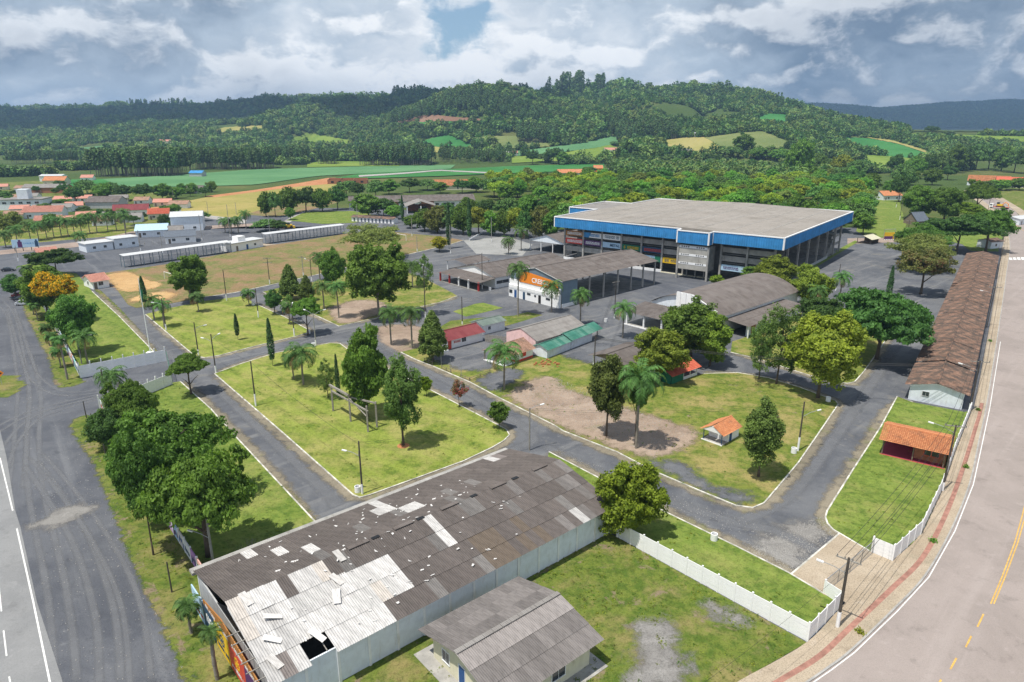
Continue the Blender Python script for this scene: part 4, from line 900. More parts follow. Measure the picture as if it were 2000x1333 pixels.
for i, (x, b, t) in enumerate([(877, 486, 396), (917, 470, 388), (787, 440, 382)]):
    T('cypress', x, b, t, 13 if i < 2 else 9, ["dark cypress by the road bend's left lamp", "tall dark cypress by the road bend's white kerb stones", "slim cypress at the school entrance"][i], name="cypress", low=b - 8, trunk='thin')
# the wood behind the arena
def arena_in(x, y, m=4):
    dx, dy = x - 82.4, y - 205.9; c, s = math.cos(R(52)), math.sin(R(52)); a, b = dx * c + dy * s, -dx * s + dy * c
    return -6 - m < a < 88 + m and -m < b < 100 + m
rw = random.Random(21); wood = []; tries = 0
while len(wood) < 225 and tries < 30000:
    tries += 1; y = rw.uniform(318, 600); x = rw.uniform(-60, .62 * y)
    if arena_in(x, y, 9): continue
    p = PX(x, y, 0)
    if p[0] > 1690 and p[1] > 352: continue
    if p[0] < 1080 and p[1] > 398: continue
    if p[0] < 960 and y > 380: continue
    if p[1] < 348 and p[0] < 1100: continue
    if -120 < x < -15 and 400 < y < 540: continue
    if any((x - a) ** 2 + (y - b) ** 2 < (8.2 + y * .006) ** 2 for a, b in wood): continue
    wood.append((x, y))
for i, (x, y) in enumerate(wood):
    k = rw.choice([0, 0, 1, 2, 2, 3, 4, 5, 5]); h = rw.uniform(9.5, 15) + (y - 320) * .006
    zn = 'left' if x < 60 else 'right' if x > 150 else 'middle'
    tree("broadleaf_tree", "%s tree in the %s of the dense wood behind the arena" % (['mid-green rounded', 'dull green flat-topped', 'bright green rounded', 'dark flat-topped', 'olive rounded', 'yellow-green flat-topped'][k], zn), 'wood%d' % k, x, y, h, rw.uniform(5.5, 8.8), h * .82, "dense wood behind the arena", rw.choice('abc'), (1.12, 1.24, 1.1))
# right-hand distance and the valley's hedgerow trees
_rt = [(1560, 345, 268, 60, 2), (1600, 340, 300, 40, 0), (1640, 345, 300, 44, 5), (1670, 352, 310, 40, 1), (1760, 372, 318, 44, 1), (1745, 345, 300, 34, 3), (1785, 350, 305, 44, 0), (1812, 345, 300, 40, 3), (1838, 340, 297, 42, 1), (1860, 338, 282, 44, 0), (1882, 335, 285, 40, 3), (1905, 333, 280, 44, 1), (1930, 332, 282, 40, 3), (1955, 335, 285, 44, 0), (1980, 338, 290, 44, 1), (2005, 340, 290, 50, 3), (1775, 362, 330, 40, 2), (1820, 362, 328, 40, 0), (1850, 352, 322, 34, 3), (1950, 372, 350, 50, 2), (1990, 372, 348, 50, 0), (1925, 374, 352, 30, 1), (1755, 395, 340, 36, 3),
       (1700, 378, 338, 40, 0), (1670, 372, 330, 44, 3), (1640, 366, 325, 44, 1), (1735, 380, 350, 24, 2)]
for x, b, t, w, k in _rt:
    T('wood%d' % k, x, b, t, w, "%s tree in the right-hand grove, %s" % (KIND[k], 'beside the park lawn' if b > 358 else 'farther off by the villas' if x > 1840 else 'farther off below the green field'), name="grove_tree", low=b - 3, group="grove on the right of the valley")
_vt = [(480 + 0, 330, 318, 22, 0), (1060, 318, 300, 30, 1), (1040, 322, 292, 26, 3), (1080, 320, 288, 40, 3), (1100, 322, 296, 30, 0), (1200, 285, 276, 20, 1), (1250, 305, 278, 46, 3), (1275, 308, 284, 40, 0), (1230, 322, 300, 40, 3), (1290, 320, 305, 30, 1), (1320, 330, 310, 30, 0), (1200, 335, 318, 40, 3), (1150, 340, 325, 36, 1), (1450, 300, 262, 44, 0), (1430, 310, 285, 40, 1), (1480, 312, 288, 44, 0), (1390, 322, 300, 40, 3), (1520, 315, 290, 40, 2), (1820, 262, 246, 30, 3), (1850, 266, 256, 30, 1), (940, 285, 276, 26, 1), (1450, 268, 262, 10, 3)]
for x, b, t, w, k in _vt:
    wx, wy = RAY(x, b); zz = float(HZ(wx, wy)); v = t - 666.5
    h = CAM_H - wy * (FOC * _sp + v * _cp) / (FOC * _cp - v * _sp) - zz; sc = wy / (FOC * _cp - (b - 666.5) * _sp)
    tree("field_tree", "%s field tree out in the %s valley" % (KIND[k], 'right' if x > 1340 else 'middle' if x > 1150 else 'left'), 'wood%d' % k, wx, wy, max(h, 7), w / 2 * sc, max(h, 7) * .9, "field trees in the valley", z0=zz)
# ================================================================== buildings
def tile_mesh(L, W, tw=.26, tc=.36, lift=.05):
    """field of barrel tiles, eave at y=0, going up to y=W; L along x"""
    nx = max(1, round(L / tw)); ny = max(1, round(W / tc)); tw = L / nx; tc = W / ny; V = []; F = []
    base = [(-.5, 0), (-.2, .09), (.2, .09), (.5, 0)]
    for j in range(ny):
        for i in range(nx):
            x = (i + .5) * tw; o = len(V); y0, y1 = j * tc - .03, (j + 1) * tc; jz = random.uniform(0, .012)
            for (u, h) in base:
                V.append((x + u * tw, y0, h * tw * 2.6 + lift + jz)); V.append((x + u * tw * .92, y1, h * tw * 2.4 + .0))
            F += [(o, o + 2, o + 3, o + 1), (o + 2, o + 4, o + 5, o + 3), (o + 4, o + 6, o + 7, o + 5)]
    m = MB(); m.v = V; m.f = F; return m
def wave_mesh(L, W, pitch=.34, amp=.035, rows=1, lap=.04):
    """corrugated sheeting, eave at y=0 up to y=W, ribs run along y"""
    n = max(8, int(L / pitch * 4)); m = MB()
    for r in range(rows):
        y0, y1 = r * W / rows - (.08 if r else 0), (r + 1) * W / rows; o = len(m.v)
        for i in range(n + 1):
            x = L * i / n; z = amp * math.sin(i * math.pi / 2); m.v.append((x, y0, z + lap)); m.v.append((x, y1, z))
        m.f += [(o + 2 * i, o + 2 * i + 2, o + 2 * i + 3, o + 2 * i + 1) for i in range(n)]
    return m
def slope(parent, name, x0, L, ya, za, yb, zb, mb, mat, kind=None):
    """lay a roof field between eave line (ya,za) and ridge line (yb,zb), both along local x"""
    dy, dz = yb - ya, zb - za; fl = math.hypot(dy, dz); ang = math.atan2(dz, abs(dy))
    o = mb.build(name, mat, parent)
    if dy > 0: o.location = (x0, ya, za); o.rotation_euler = (ang, 0, 0)
    else: o.location = (x0 + L, ya, za); o.rotation_euler = (ang, 0, math.pi)
    if kind: o["kind"] = kind
    return o
def roof_len(a, b): return math.hypot(a, b)
def opening(t, face, u, z, w, h, mat, frame, name, dims, sub="pane", sill=False):
    """window or door on a wall; face one of x0,x1,y0,y1; u centre along the wall"""
    L, W, off = dims; f = MB(); g = MB(); b = .07
    def put(m, u0, u1, z0, z1, d0, d1):
        if face == 'x0': m.box(off - d1, off - d0, u0, u1, z0, z1)
        elif face == 'x1': m.box(L - off + d0, L - off + d1, u0, u1, z0, z1)
        elif face == 'y0': m.box(u0, u1, off - d1, off - d0, z0, z1)
        else: m.box(u0, u1, W - off + d0, W - off + d1, z0, z1)
    u0, u1 = u - w / 2, u + w / 2
    put(f, u0 - b, u0, z, z + h, -.02, .06); put(f, u1, u1 + b, z, z + h, -.02, .06); put(f, u0 - b, u1 + b, z + h, z + h + b, -.02, .06)
    if name == "window":
        put(f, u0 - b, u1 + b, z - b, z, -.02, .09); put(f, u - .02, u + .02, z, z + h, -.01, .04)
    o = f.build(name, frame, t); put(g, u0, u1, z, z + h, -.02, .02); g.build(sub, mat, o)
    return o
def gable_house(name, label, cat, org, ang, L, W, eave, ridge, wall, roof, kind='wave', over=.5, overx=.4, wins=(), doors=(), rpos=.5, t=None, walls=('x0', 'x1', 'y0', 'y1'), pitch=.34, fascia=None, rows=2, wframe='white', dmat='wood', base=None, group=None):
    t = t or thing(name, label, cat, org, ang, group); ry = W * rpos; th = .18
    def prof(y): return eave + (ridge - eave) * (1 - abs(y - ry) / (ry if y < ry else W - ry))
    wm = M[wall] if isinstance(wall, str) else wall
    if 'y0' in walls: MB().box(th, L - th, 0, th, 0, eave - .02).build("wall", wm, t)
    if 'y1' in walls: MB().box(th, L - th, W - th, W, 0, eave - .02).build("wall", wm, t)
    for s, x0, x1 in (('x0', 0, th), ('x1', L - th, L)):
        if s in walls: MB().prism_x([(0, 0), (W, 0), (W, eave - .03), (ry, ridge - .05), (0, eave - .03)], x0, x1).build("wall", wm, t)
    if base: MB().box(-.03, L + .03, -.03, W + .03, 0, base[0]).build("plinth", M[base[1]], t)
    Lr = L + 2 * overx; sl0 = (ridge - eave) / ry; sl1 = (ridge - eave) / (W - ry)
    rm = M[roof] if isinstance(roof, str) else roof
    for ya, za, yb, dd in ((-over, eave - over * sl0 + .06, ry, 0), (W + over, eave - over * sl1 + .06, ry, 1)):
        fl = roof_len(yb - ya, ridge + .06 - za)
        mb = tile_mesh(Lr, fl) if kind == 'tile' else tile_mesh(Lr, fl, .36, .5) if kind == 'bigtile' else wave_mesh(Lr, fl, pitch, rows=rows) if kind == 'wave' else MB().box(0, Lr, 0, fl, -.05, .02)
        slope(t, "roof", -overx, Lr, ya, za, yb, ridge + .06, mb, rm, 'stuff' if kind in ('tile', 'bigtile') else None)
    rc = MB(); rc.tube((-overx, ry, ridge + .08), (L + overx, ry, ridge + .08), .13, .13, 6); rc.build("ridge_cap", rm, t)
    fm = M[fascia] if fascia else None
    if fm:
        for x in (-overx + .02, L + overx - .05):
            MB().prism_x([(-over, eave - over * sl0 - .12), (ry, ridge - .12), (W + over, eave - over * sl1 - .12), (W + over, eave - over * sl1 + .04), (ry, ridge + .04), (-over, eave - over * sl0 + .04)], x, x + .03).build("bargeboard", fm, t)
    for wn in wins: opening(t, wn[0], wn[1], wn[2], wn[3], wn[4], M['glass'], M[wframe], "window", (L, W, 0))
    for dn in doors: opening(t, dn[0], dn[1], 0.05, dn[2], dn[3], M[dn[4] if len(dn) > 4 else dmat], M[wframe], "door", (L, W, 0), "leaf")
    return t
def posts(t, pts, h, r=.1, mat='white', name="post", sq=True):
    for p in pts:
        m = MB()
        (m.box(p[0] - r, p[0] + r, p[1] - r, p[1] + r, 0, h) if sq else m.tube((p[0], p[1], 0), (p[0], p[1], h), r, r, 8)); m.build(name, M[mat], t)
def glyphs(t, x0, x1, h, place, mat, seed, name="lettering", gapr=.25):
    """illegible blurred lettering as separate raised strokes in one print"""
    rg = random.Random(seed); m = MB(); x = x0
    while x < x1:
        w = rg.uniform(.35, .7) * h
        if rg.random() > .12:
            a = rg.choice([0, 0, 1, 2]); place(m, x, x + w * .3, 0, h)
            if a != 2: place(m, x, x + w, h * .78, h)
            if a == 1: place(m, x, x + w, 0, h * .2)
            place(m, x + w * .7, x + w, 0, h * (1 if a else .6))
        x += w * (1 + gapr)
    return m.build(name, M[mat], t)
def text(t, s, loc, rot, size, mat, sx=1.0):
    c = bpy.data.curves.new("lettering", 'FONT'); c.body = s; c.size = size; c.extrude = .02; c.align_x = 'CENTER'; c.align_y = 'CENTER'; c.offset = size * .018
    tmp = bpy.data.objects.new("lettering_curve", c); COL.objects.link(tmp); bpy.context.view_layer.update()
    me = bpy.data.meshes.new_from_object(tmp.evaluated_get(bpy.context.evaluated_depsgraph_get())); bpy.data.objects.remove(tmp); me.materials.clear(); me.materials.append(M[mat])
    return link("lettering", me, t, loc, rot, (sx, 1, 1))
# ---------------------------------------------------------------- the damaged warehouse
WA = 40.8
wh = thing("warehouse", "long warehouse with a storm-damaged patchy roof, part dark and part white sheets", "warehouse", (-19.9, 45.2, 0), WA)
WL, WW, WE, WR = 43.2, 20.1, 4.0, 6.3
nb = 14
for i in range(nb):
    x0, x1 = .2 + (WL - .4) * i / nb, .2 + (WL - .4) * (i + 1) / nb
    if i >= 0: MB().box(x0 + .13, x1 - .13, .62, .78, 0, WE - .12).build("wall_panel", M['bluewhite'], wh)
    MB().box(x0 - .13, x0 + .13, .52, .9, 0, WE - .1).build("pilaster", M['white'], wh)
MB().box(.2, WL - .2, WW - .6, WW - .4, 0, WE - .1).build("wall", M['white'], wh)
MB().prism_x([(.62, 0), (WW - .4, 0), (WW - .4, WE - .12), (WW / 2, WR - .14), (.62, WE - .12)], WL - .42, WL - .22).build("wall", M['white'], wh)
MB().box(.25, .4, .8, WW - .6, 0, 3.6).build("wall", M['grey'], wh)
MB().box(.5, WL - .5, .9, WW - .7, .02, .06).build("interior_floor", M['concdark'], wh)
NS, NR = 36, 4
sw = WL / NS; half = WW / 2; fl = math.hypot(half, WR - WE); rh = fl / NR; sang = math.atan2(WR - WE, half)
sm = MB(); seg = 22
for i in range(seg + 1):
    x = sw * 1.02 * i / seg; z = .034 * math.sin(i / seg * 2 * math.pi * 5.5); sm.v += [(x, -.12, z + .05), (x, rh, z)]
sm.f = [(2 * i, 2 * i + 2, 2 * i + 3, 2 * i + 1) for i in range(seg)]
smesh = sm.mesh("roof_sheet", M['tint'])
WPOLY = [(350 + a / 2.76, 850 + b / 2.76) for a, b in [(245, 880), (300, 855), (480, 845), (600, 812), (640, 785), (1050, 622), (1145, 650), (1250, 785), (1150, 835), (1180, 880), (1130, 900), (1160, 960), (1130, 985), (1140, 1030), (800, 1190), (590, 1360), (440, 1340), (300, 930)]]
WSPOTS = [(350 + a / 2.76, 850 + b / 2.76) for a, b in [(395, 642), (540, 630), (725, 590), (1095, 398), (1265, 387)]] + [(750 + a / 2.76, 850 + b / 2.76) for a, b in [(600, 285), (150, 560), (340, 532), (1080, 448), (600, 125), (275, 495)]]
rs = random.Random(5); mw = wh.matrix_basis
ca, sa = math.cos(R(WA)), math.sin(R(WA))
def wloc(x, y, z): return (-19.9 + x * ca - y * sa, 45.2 + x * sa + y * ca, z)
for side in (0, 1):
    for j in range(NR):
        for i in range(NS):
            yc = (j + .5) * half / NR; zc = WE + (WR - WE) * (j + .5) / NR; lx = (i + .5) * sw; ly = yc if side == 0 else WW - yc
            p = PX(*wloc(lx, ly, zc))
            white = inpoly(p[0], p[1], WPOLY) or any(abs(p[0] - a) < 13 and abs(p[1] - b) < 9 for a, b in WSPOTS)
            if side == 0 and j == 0 and i in (3, 4): continue
            if white:
                g = rs.choice([.50, .54, .47, .55, .42]); c = (g, g * .975, g * .95)
                if rs.random() < .05: c = (.20, .175, .165)
                if rs.random() < .10: c = (.50, .46, .42)
            else:
                g = rs.choice([.098, .10, .105, .11, .112, .12]); c = (g * 1.12, g * .97, g * .90)
                if side == 0 and i > 22 and rs.random() < .16: g = rs.uniform(.14, .20); c = (g, g * .92, g * .88)
                elif rs.random() < .05: g = rs.uniform(.14, .19); c = (g, g * .94, g * .9)
                if side == 0 and j <= 1 and 19 < i < 27 and rs.random() < .4: c = (.135, .108, .085)
            o = link("roof_sheet", smesh, wh); o.color = (*c, 1)
            if side == 0: o.location = (i * sw, yc - .5 * half / NR, WE + (WR - WE) * j / NR); o.rotation_euler = (sang + rs.uniform(-.004, .004), 0, rs.uniform(-.004, .004))
            else: o.location = ((i + 1) * sw, WW - yc + .5 * half / NR, WE + (WR - WE) * j / NR); o.rotation_euler = (sang, 0, math.pi)
            if white and rs.random() < .1: o.location.z += .04; o.rotation_euler.z += rs.uniform(-.03, .03)
for (lx, ly, rz, tilt, g) in [(2.2, 3.2, .9, .12, .72), (5.2, 1.4, .5, .35, .74), (3.4, 5.5, 1.2, .1, .70), (9.5, 6.2, .3, .1, .55), (8.0, 4.6, -.4, .15, .72), (1.0, 1.0, .3, .1, .55), (1.4, 8.4, .2, .2, .6), (11, 8.8, .1, .08, .5)]:
    o = link("loose_sheet", smesh, wh, (lx, ly, WE + (WR - WE) * ly / half + .16), (sang + tilt * .6, .1, rz), (.6, .62, 1)); o.color = (g, g * .97, g * .94, 1)
db = MB().prism([(0, 0), (.22, .04), (.25, .2), (.05, .24)], 0, .02).mesh("debris", M['tint'])
for k in range(120):
    lx = rs.uniform(3, 34) if k % 3 else rs.uniform(10, 26); ly = rs.uniform(1, WW - 1); yy = ly if ly < half else WW - ly
    o = link("debris", db, wh, (lx, ly, WE + (WR - WE) * yy / half + .07), (sang if ly < half else -sang, 0, rs.uniform(0, 6)), [rs.uniform(.5, 2.4), rs.uniform(.4, 1.3), 1]); o.color = (.72, .70, .68, 1)
for k, x in enumerate([12.5, 15.3, 18, 21, 24.2, 28.5, 31.5, 35, 38.4]):
    if k % 2 == 0: MB().box(x, x + 2.4, half - .28, half + .28, WR + .02, WR + .12).build("ridge_cap", M['sheet'], wh)
    else: MB().box(x, x + .9, half - .22, half + .22, WR - .02, WR + .06).build("ridge_gap", M['dark'], wh)
MB().box(-.2, WL, WW - .1, WW + .95, WE - .42, WE - .12).build("gutter", M['conc'], wh)
for k in range(9):
    MB().box(-1.15, .25, 1.2 + k * 1.1, 1.28 + k * 1.1, 4.0 + .24 * k * .9, 4.07 + .24 * k * .9).build("rafter_end", M['woodgrey'], wh) if k < 6 else None
for x in (5.4, 6.6):
    MB().tube((x, .7, WE - .05), (x, 5.2, WE + 1.0), .05, .05, 6).build("purlin", M['woodgrey'], wh)
# painted advertising boards along the gable wall
bx = -.62; edges = [(19.4, 15.9, 'skyblue'), (15.9, 12.4, 'navy'), (12.4, 8.6, 'yellow'), (8.6, 4.6, 'redprint'), (4.6, .9, 'purple')]
for n_, (y1, y0, mt) in enumerate(edges):
    bd = MB().box(bx, bx + .12, y0 + .02, y1 - .02, .25, 3.15).build("advert_board", M[mt], wh)
    ym = (y0 + y1) / 2
    if mt in ('yellow', 'redprint'):
        lg = MB(); cm = 'navy' if mt == 'yellow' else 'yellow'
        for k in range(12):
            a = k / 12 * 6.283; lg.box(bx - .02, bx, ym + math.cos(a) * .55 - .1, ym + math.cos(a) * .55 + .1, 1.95 + math.sin(a) * .55 - .1, 1.95 + math.sin(a) * .55 + .1)
        lg.box(bx - .02, bx, ym - .28, ym + .28, 1.75, 2.15); lg.build("emblem", M[cm], bd)
    glyphs(bd, y0 + .5, y1 - .5, .35 if mt != 'navy' else .9, lambda m, a, b, c, d, yy=y0 + y1, zz=(.75 if mt != 'navy' else 1.5): m.box(bx - .02, bx, yy - b, yy - a, zz + c, zz + d), 'redprint' if mt == 'skyblue' else 'navy' if mt == 'yellow' else 'whiteclean', n_ + 3)
bn = MB().prism_x([(.9, 3.2), (15.5, 3.2), (15.5, 3.6), (10, 4.7), (.9, 3.95)], bx, bx + .1).build("painted_band", M['brownprint'], wh)
for k in range(4): glyphs(bn, 1.3 + k * 3.5, 4.0 + k * 3.5, .3, lambda m, a, b, c, d: m.box(bx - .02, bx, 16 - b, 16 - a, 3.3 + c, 3.3 + d), 'whiteclean', 40 + k)
MB().prism_x([(.7, 3.7), (10, 5.4), (10, 5.75), (.7, 4.1)], .15, .22).build("bargeboard", M['whiteclean'], wh)
MB().prism_x([(.7, 3.2), (15, 3.2), (10, 5.4), (.7, 3.7)], .3, .36).build("roof_void", M['dark'], wh)
# ---------------------------------------------------------------- cream house in front
ch = thing("house", "cream house with grey corrugated roof beside the warehouse, nearest the camera", "house", (-1.1, 43.7, 0), 40.0)
HL, HW, HE, HR = 12.4, 11.9, 3.1, 4.6
for nm, m_ in (("wall", MB().box(1.0, HL - .8, .9, 1.08, 0, HE)), ("wall", MB().box(1.0, HL - .8, HW - 1.08, HW - .9, 0, HE)), ("wall", MB().prism_x([(1.08, 0), (HW - 1.08, 0), (HW - 1.08, HE), (HW / 2, HR - .25), (1.08, HE)], 1.0, 1.18)), ("wall", MB().prism_x([(1.08, 0), (HW - 1.08, 0), (HW - 1.08, HE), (HW / 2, HR - .25), (1.08, HE)], HL - .98, HL - .8))): m_.build(nm, M['cream'], ch)
MB().box(-.3, HL + .4, -.4, HW + .6, 0, .1).build("paved_edge", M['conc'], ch)
hfl = math.hypot(HW / 2 + .1, HR - HE); hang = math.atan2(HR - HE, HW / 2)
hs_n, hs_r = 12, 3; hw_ = HL / hs_n; hh_ = hfl / hs_r; hm = MB(); seg = 18
for i in range(seg + 1):
    x = hw_ * 1.02 * i / seg; z = .034 * math.sin(i / seg * 2 * math.pi * 5); hm.v += [(x, -.1, z + .05), (x, hh_, z)]
hm.f = [(2 * i, 2 * i + 2, 2 * i + 3, 2 * i + 1) for i in range(seg)]; hmesh = hm.mesh("roof_sheet", M['tint'])
for side in (0, 1):
    for j in range(hs_r):
        for i in range(hs_n):
            g = rs.choice([.15, .165, .18, .2]) if side == 0 else rs.choice([.14, .155, .17, .19])
            if side == 0 and j == 2: g = rs.uniform(.25, .29)
            o = link("roof_sheet", hmesh, ch); o.color = (g * 1.05, g * .96, g * .92, 1)
            y = j * (HW / 2) / hs_r; z = HE + (HR - HE) * j / hs_r
            o.location = (i * hw_, y, z) if side == 0 else ((i + 1) * hw_, HW - y, z); o.rotation_euler = (hang, 0, 0 if side == 0 else math.pi)
for i in range(hs_n): MB().box(i * hw_ + .02, (i + 1) * hw_ - .02, HW / 2 - .25, HW / 2 + .25, HR + .02, HR + .09 + .01 * (i % 2)).build("ridge_cap", M['sheetlt'], ch)
opening(ch, 'x0', HW - 3.0, .95, 1.1, 1.2, M['glass'], M['white'], "window", (HL, HW, 1.0)); opening(ch, 'x0', HW - 5.5, .1, .9, 2.1, M['bluedoor'], M['white'], "door", (HL, HW, 1.0), "leaf")
opening(ch, 'y0', 7.6, .95, 1.6, 1.2, M['glass'], M['white'], "window", (HL, HW, .9)); opening(ch, 'y0', 3.4, .95, 1.6, 1.2, M['glass'], M['white'], "window", (HL, HW, .9))
# ---------------------------------------------------------------- arena
AR = 52.0
ar = thing("arena", "huge arena with flat grey roof and bright blue ribbed fascia on tall columns", "arena", (82.4, 205.9, 0), AR)
AL, AWd, AZ0, AZ1 = 86.5, 84.4, 12.3, 15.8
rf = MB(); rf.prism_x([(0, AZ1 - .25), (AWd, AZ1 - .25), (AWd, AZ1), (AWd / 2, AZ1 + .9), (0, AZ1)], .05, AL); rf.build("roof", m_gravel('weathered_arena_roof', (.265, .24, .212), (.315, .287, .257), (.36, .335, .305), 52, .6, (.22, .198, .17)), ar)
for k in range(1, 9): MB().box(.4, AL - .4, k * AWd / 9 - .12, k * AWd / 9 + .12, AZ1 + .9 * (1 - abs(2 * k / 9 - 1)) - .1, AZ1 + .9 * (1 - abs(2 * k / 9 - 1)) + .06).build("roof_seam", M['conc'], ar)
MB().box(31, 60, AWd + .1, 98, AZ1 - .4, AZ1 - .05).build("roof", M['sheetlt'], ar)
MB().box(-2.9, -.05, 22.6, 33.4, AZ1 - .5, AZ1 - .2).build("roof", M['sheetlt'], ar)
def ribbed(L, z0, z1, step=.75, d=.12):
    m = MB(); n = int(L / step); s = L / n
    for i in range(n):
        x = i * s; m.add([(x, 0, z0), (x + s * .55, 0, z0), (x + s * .7, -d, z0), (x + s * .85, -d, z0), (x + s, 0, z0), (x, 0, z1), (x + s * .55, 0, z1), (x + s * .7, -d, z1), (x + s * .85, -d, z1), (x + s, 0, z1)], [(0, 1, 6, 5), (1, 2, 7, 6), (2, 3, 8, 7), (3, 4, 9, 8)])
    return m
def fascia(p0, p1, z0, z1, top=.3):
    d = Vector((p1[0] - p0[0], p1[1] - p0[1])); L = d.length; a = math.atan2(d.y, d.x)
    o = ribbed(L, z0, z1).build("fascia_panel", M['blue'], ar); o.location = (*p0, 0); o.rotation_euler = (0, 0, a)
    tr = MB().box(0, L, -.18, .25, z1, z1 + top).box(0, .3, -.16, .1, z0, z1).box(L - .3, L, -.16, .1, z0, z1).build("trim", M['whiteclean'], ar); tr.location = (*p0, 0); tr.rotation_euler = (0, 0, a)
fascia((0, AWd), (0, 33.5), AZ0, AZ1 + .05); fascia((-3, 33.5), (-3, 22.5), AZ0 - .5, AZ1 - .15); fascia((-3, 22.5), (0, 22.5), AZ0 - .5, AZ1 - .15); fascia((0, 33.5), (-3, 33.5), AZ0 - .5, AZ1 - .15); fascia((0, 22.5), (0, 0), AZ0, AZ1 + .05)
fascia((0, 0), (AL, 0), AZ0, AZ1 + .05); fascia((AL, 0), (AL, AWd), AZ0, AZ1 + .05); fascia((31, AWd), (0, AWd), AZ0, AZ1 + .05); fascia((AL, AWd), (60, AWd), AZ0, AZ1 + .05); fascia((31, 98.2), (31, AWd), AZ0, AZ1); fascia((60, 98.2), (31, 98.2), AZ0, AZ1); fascia((60, AWd), (60, 98.2), AZ0, AZ1)
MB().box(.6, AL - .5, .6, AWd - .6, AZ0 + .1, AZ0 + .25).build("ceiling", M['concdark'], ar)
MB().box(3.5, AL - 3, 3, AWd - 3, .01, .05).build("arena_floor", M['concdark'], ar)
colY = [3.2, 11.8, 20.4, 33.2, 41.2, 49.2, 57.2, 65.2, 73.2, 81.4]
for y in colY: MB().box(2.7, 3.3, y - .3, y + .3, 0, AZ0 + .1).build("column", M['conc'], ar)
for x in (15, 27, 39, 51, 63, 75, 84): MB().box(x - .3, x + .3, 2.7, 3.3, 0, AZ0 + .1).build("column", M['conc'], ar)
bays = list(zip(colY[:-1], colY[1:]))
ban = {(8, 2): ('brownprint', 'whiteclean'), (8, 1): ('redprint', 'whiteclean'), (7, 2): ('whiteclean', 'blue'), (7, 1): ('purple', 'whiteclean'), (6, 2): ('whiteclean', 'bluegrey'), (6, 1): ('skyblue', 'navy'), (5, 1): ('green', 'yellow'), (4, 1): ('navy', 'redprint'), (4, 0): ('skyblue', 'green'), (3, 0): ('yellow', 'navy'), (1, 0): ('skyblue', 'purple'), (5, 0): ('skyblue', 'navy')}
for i, (y0, y1) in enumerate(bays):
    if i == 2: continue
    for lv, (z0, z1) in enumerate([(3.4, 5.2), (6.3, 8.1), (9.2, 10.9)]):
        MB().box(3.3, 3.55, y0 + .3, y1 - .3, z0, z1).build("spandrel", M['conc'], ar)
        if (i, lv) in ban:
            a, b = ban[(i, lv)]; q = MB().box(2.78, 2.86, y0 + .4, y1 - .4, z0 - .05, z1 + .1).build("banner", M[a], ar)
            if (i, lv) == (6, 1): text(q, "METAL", (2.74, y0 + 2.6, z0 + .9), (R(90), 0, R(-90)), 1.3, 'navy')
            else: glyphs(q, y0 + 1.2, y1 - 1.0, 1.0 if lv != 0 else .85, lambda m, c, d, e, f_, s=y0 + y1, z=z0: m.box(2.73, 2.78, s - d, s - c, z + .4 + e, z + .4 + f_), b, i * 7 + lv)
            if (i, lv) in ((7, 2), (1, 0), (4, 0)):
                MB().prism_x([(y1 - .4, z0 - .05), (y1 - .4, z1 + .1), (y1 - 3.4, z1 + .1), (y1 - 2.4, z0 - .05)] if (i, lv) == (7, 2) else [(y0 + .4, z0 - .05), (y0 + .4, z1 + .1), (y0 + 2.6, z1 + .1), (y0 + 2.2, z0 - .05)], 2.70, 2.76).build("banner_block", M['blue' if (i, lv) == (7, 2) else 'green' if i == 4 else 'bluesheet'], q)
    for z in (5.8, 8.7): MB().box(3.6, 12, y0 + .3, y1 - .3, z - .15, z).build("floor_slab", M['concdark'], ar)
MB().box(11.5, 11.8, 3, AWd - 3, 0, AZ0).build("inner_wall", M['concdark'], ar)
MB().box(2.4, 2.7, 41, 81.5, 0, .9).build("parapet", M['white'], ar); MB().box(2.1, 2.7, 20.4, 41, 0, .25).build("step", M['cream'], ar)
# stair tower
for y in (22.6, 33.0): MB().box(-2.6, -2.0, y - .3, y + .3, 0, AZ0 - 1.2).build("tower_column", M['conc'], ar)
tw = MB().box(-2.3, -2.0, 22.9, 32.7, 3.2, 11.2).build("tower_wall", m_plain('stained_concrete', (.40, .39, .36), .9, .2, .3, stain=(.13, .12, .095)), ar)
MB().box(-2.0, 2.6, 22.35, 22.6, 3.2, 11.2).build("tower_wall", M['concdark'], ar); MB().box(-2.0, 2.6, 33.0, 33.25, 3.2, 11.2).build("tower_wall", M['concdark'], ar)
for z in (5.2, 8.0, 10.6):
    MB().box(-2.36, -2.3, 22.9, 32.7, z - .35, z + .35).build("string_course", M['white'], tw)
    for k in range(4):
        for y in (24.0, 29.2): MB().box(-2.40, -2.36, y + k * .75, y + k * .75 + .42, z - .1, z + .25).build("vent", M['dark'], tw)
for y in (25, 28, 31): MB().box(1.5, 1.9, y, y + .35, 0, 3.2).build("column", M['conc'], ar)
# stepped stands seen through the open right side
for k in range(7): MB().box(14 + k * 1.1, 15.1 + k * 1.1, 6, 60, 0, 1.0 + k * .9).build("terrace_step", M['conc'], ar)
for k in range(7): MB().box(70 + k * 1.5, 71.5 + k * 1.5, 4, 62, 0, 1.0 + k * 1.1).build("terrace_step", M['conc'], ar)
for z in (3.2, 6.4, 9.2): MB().box(72, 84.5, 3.35, 3.6, z, z + 1.0).build("spandrel", M['conc'], ar)
MB().prism([(20, 2.6), (66, 2.6), (66, 2.75), (20, 2.75)], 0, 1.0).build("railing_wall", M['grey'], ar); structure(sheet("arena_kerb_lawn", [(1555, 532), (1670, 470), (1676, 473), (1570, 537)], M['lawnlush'], .03))
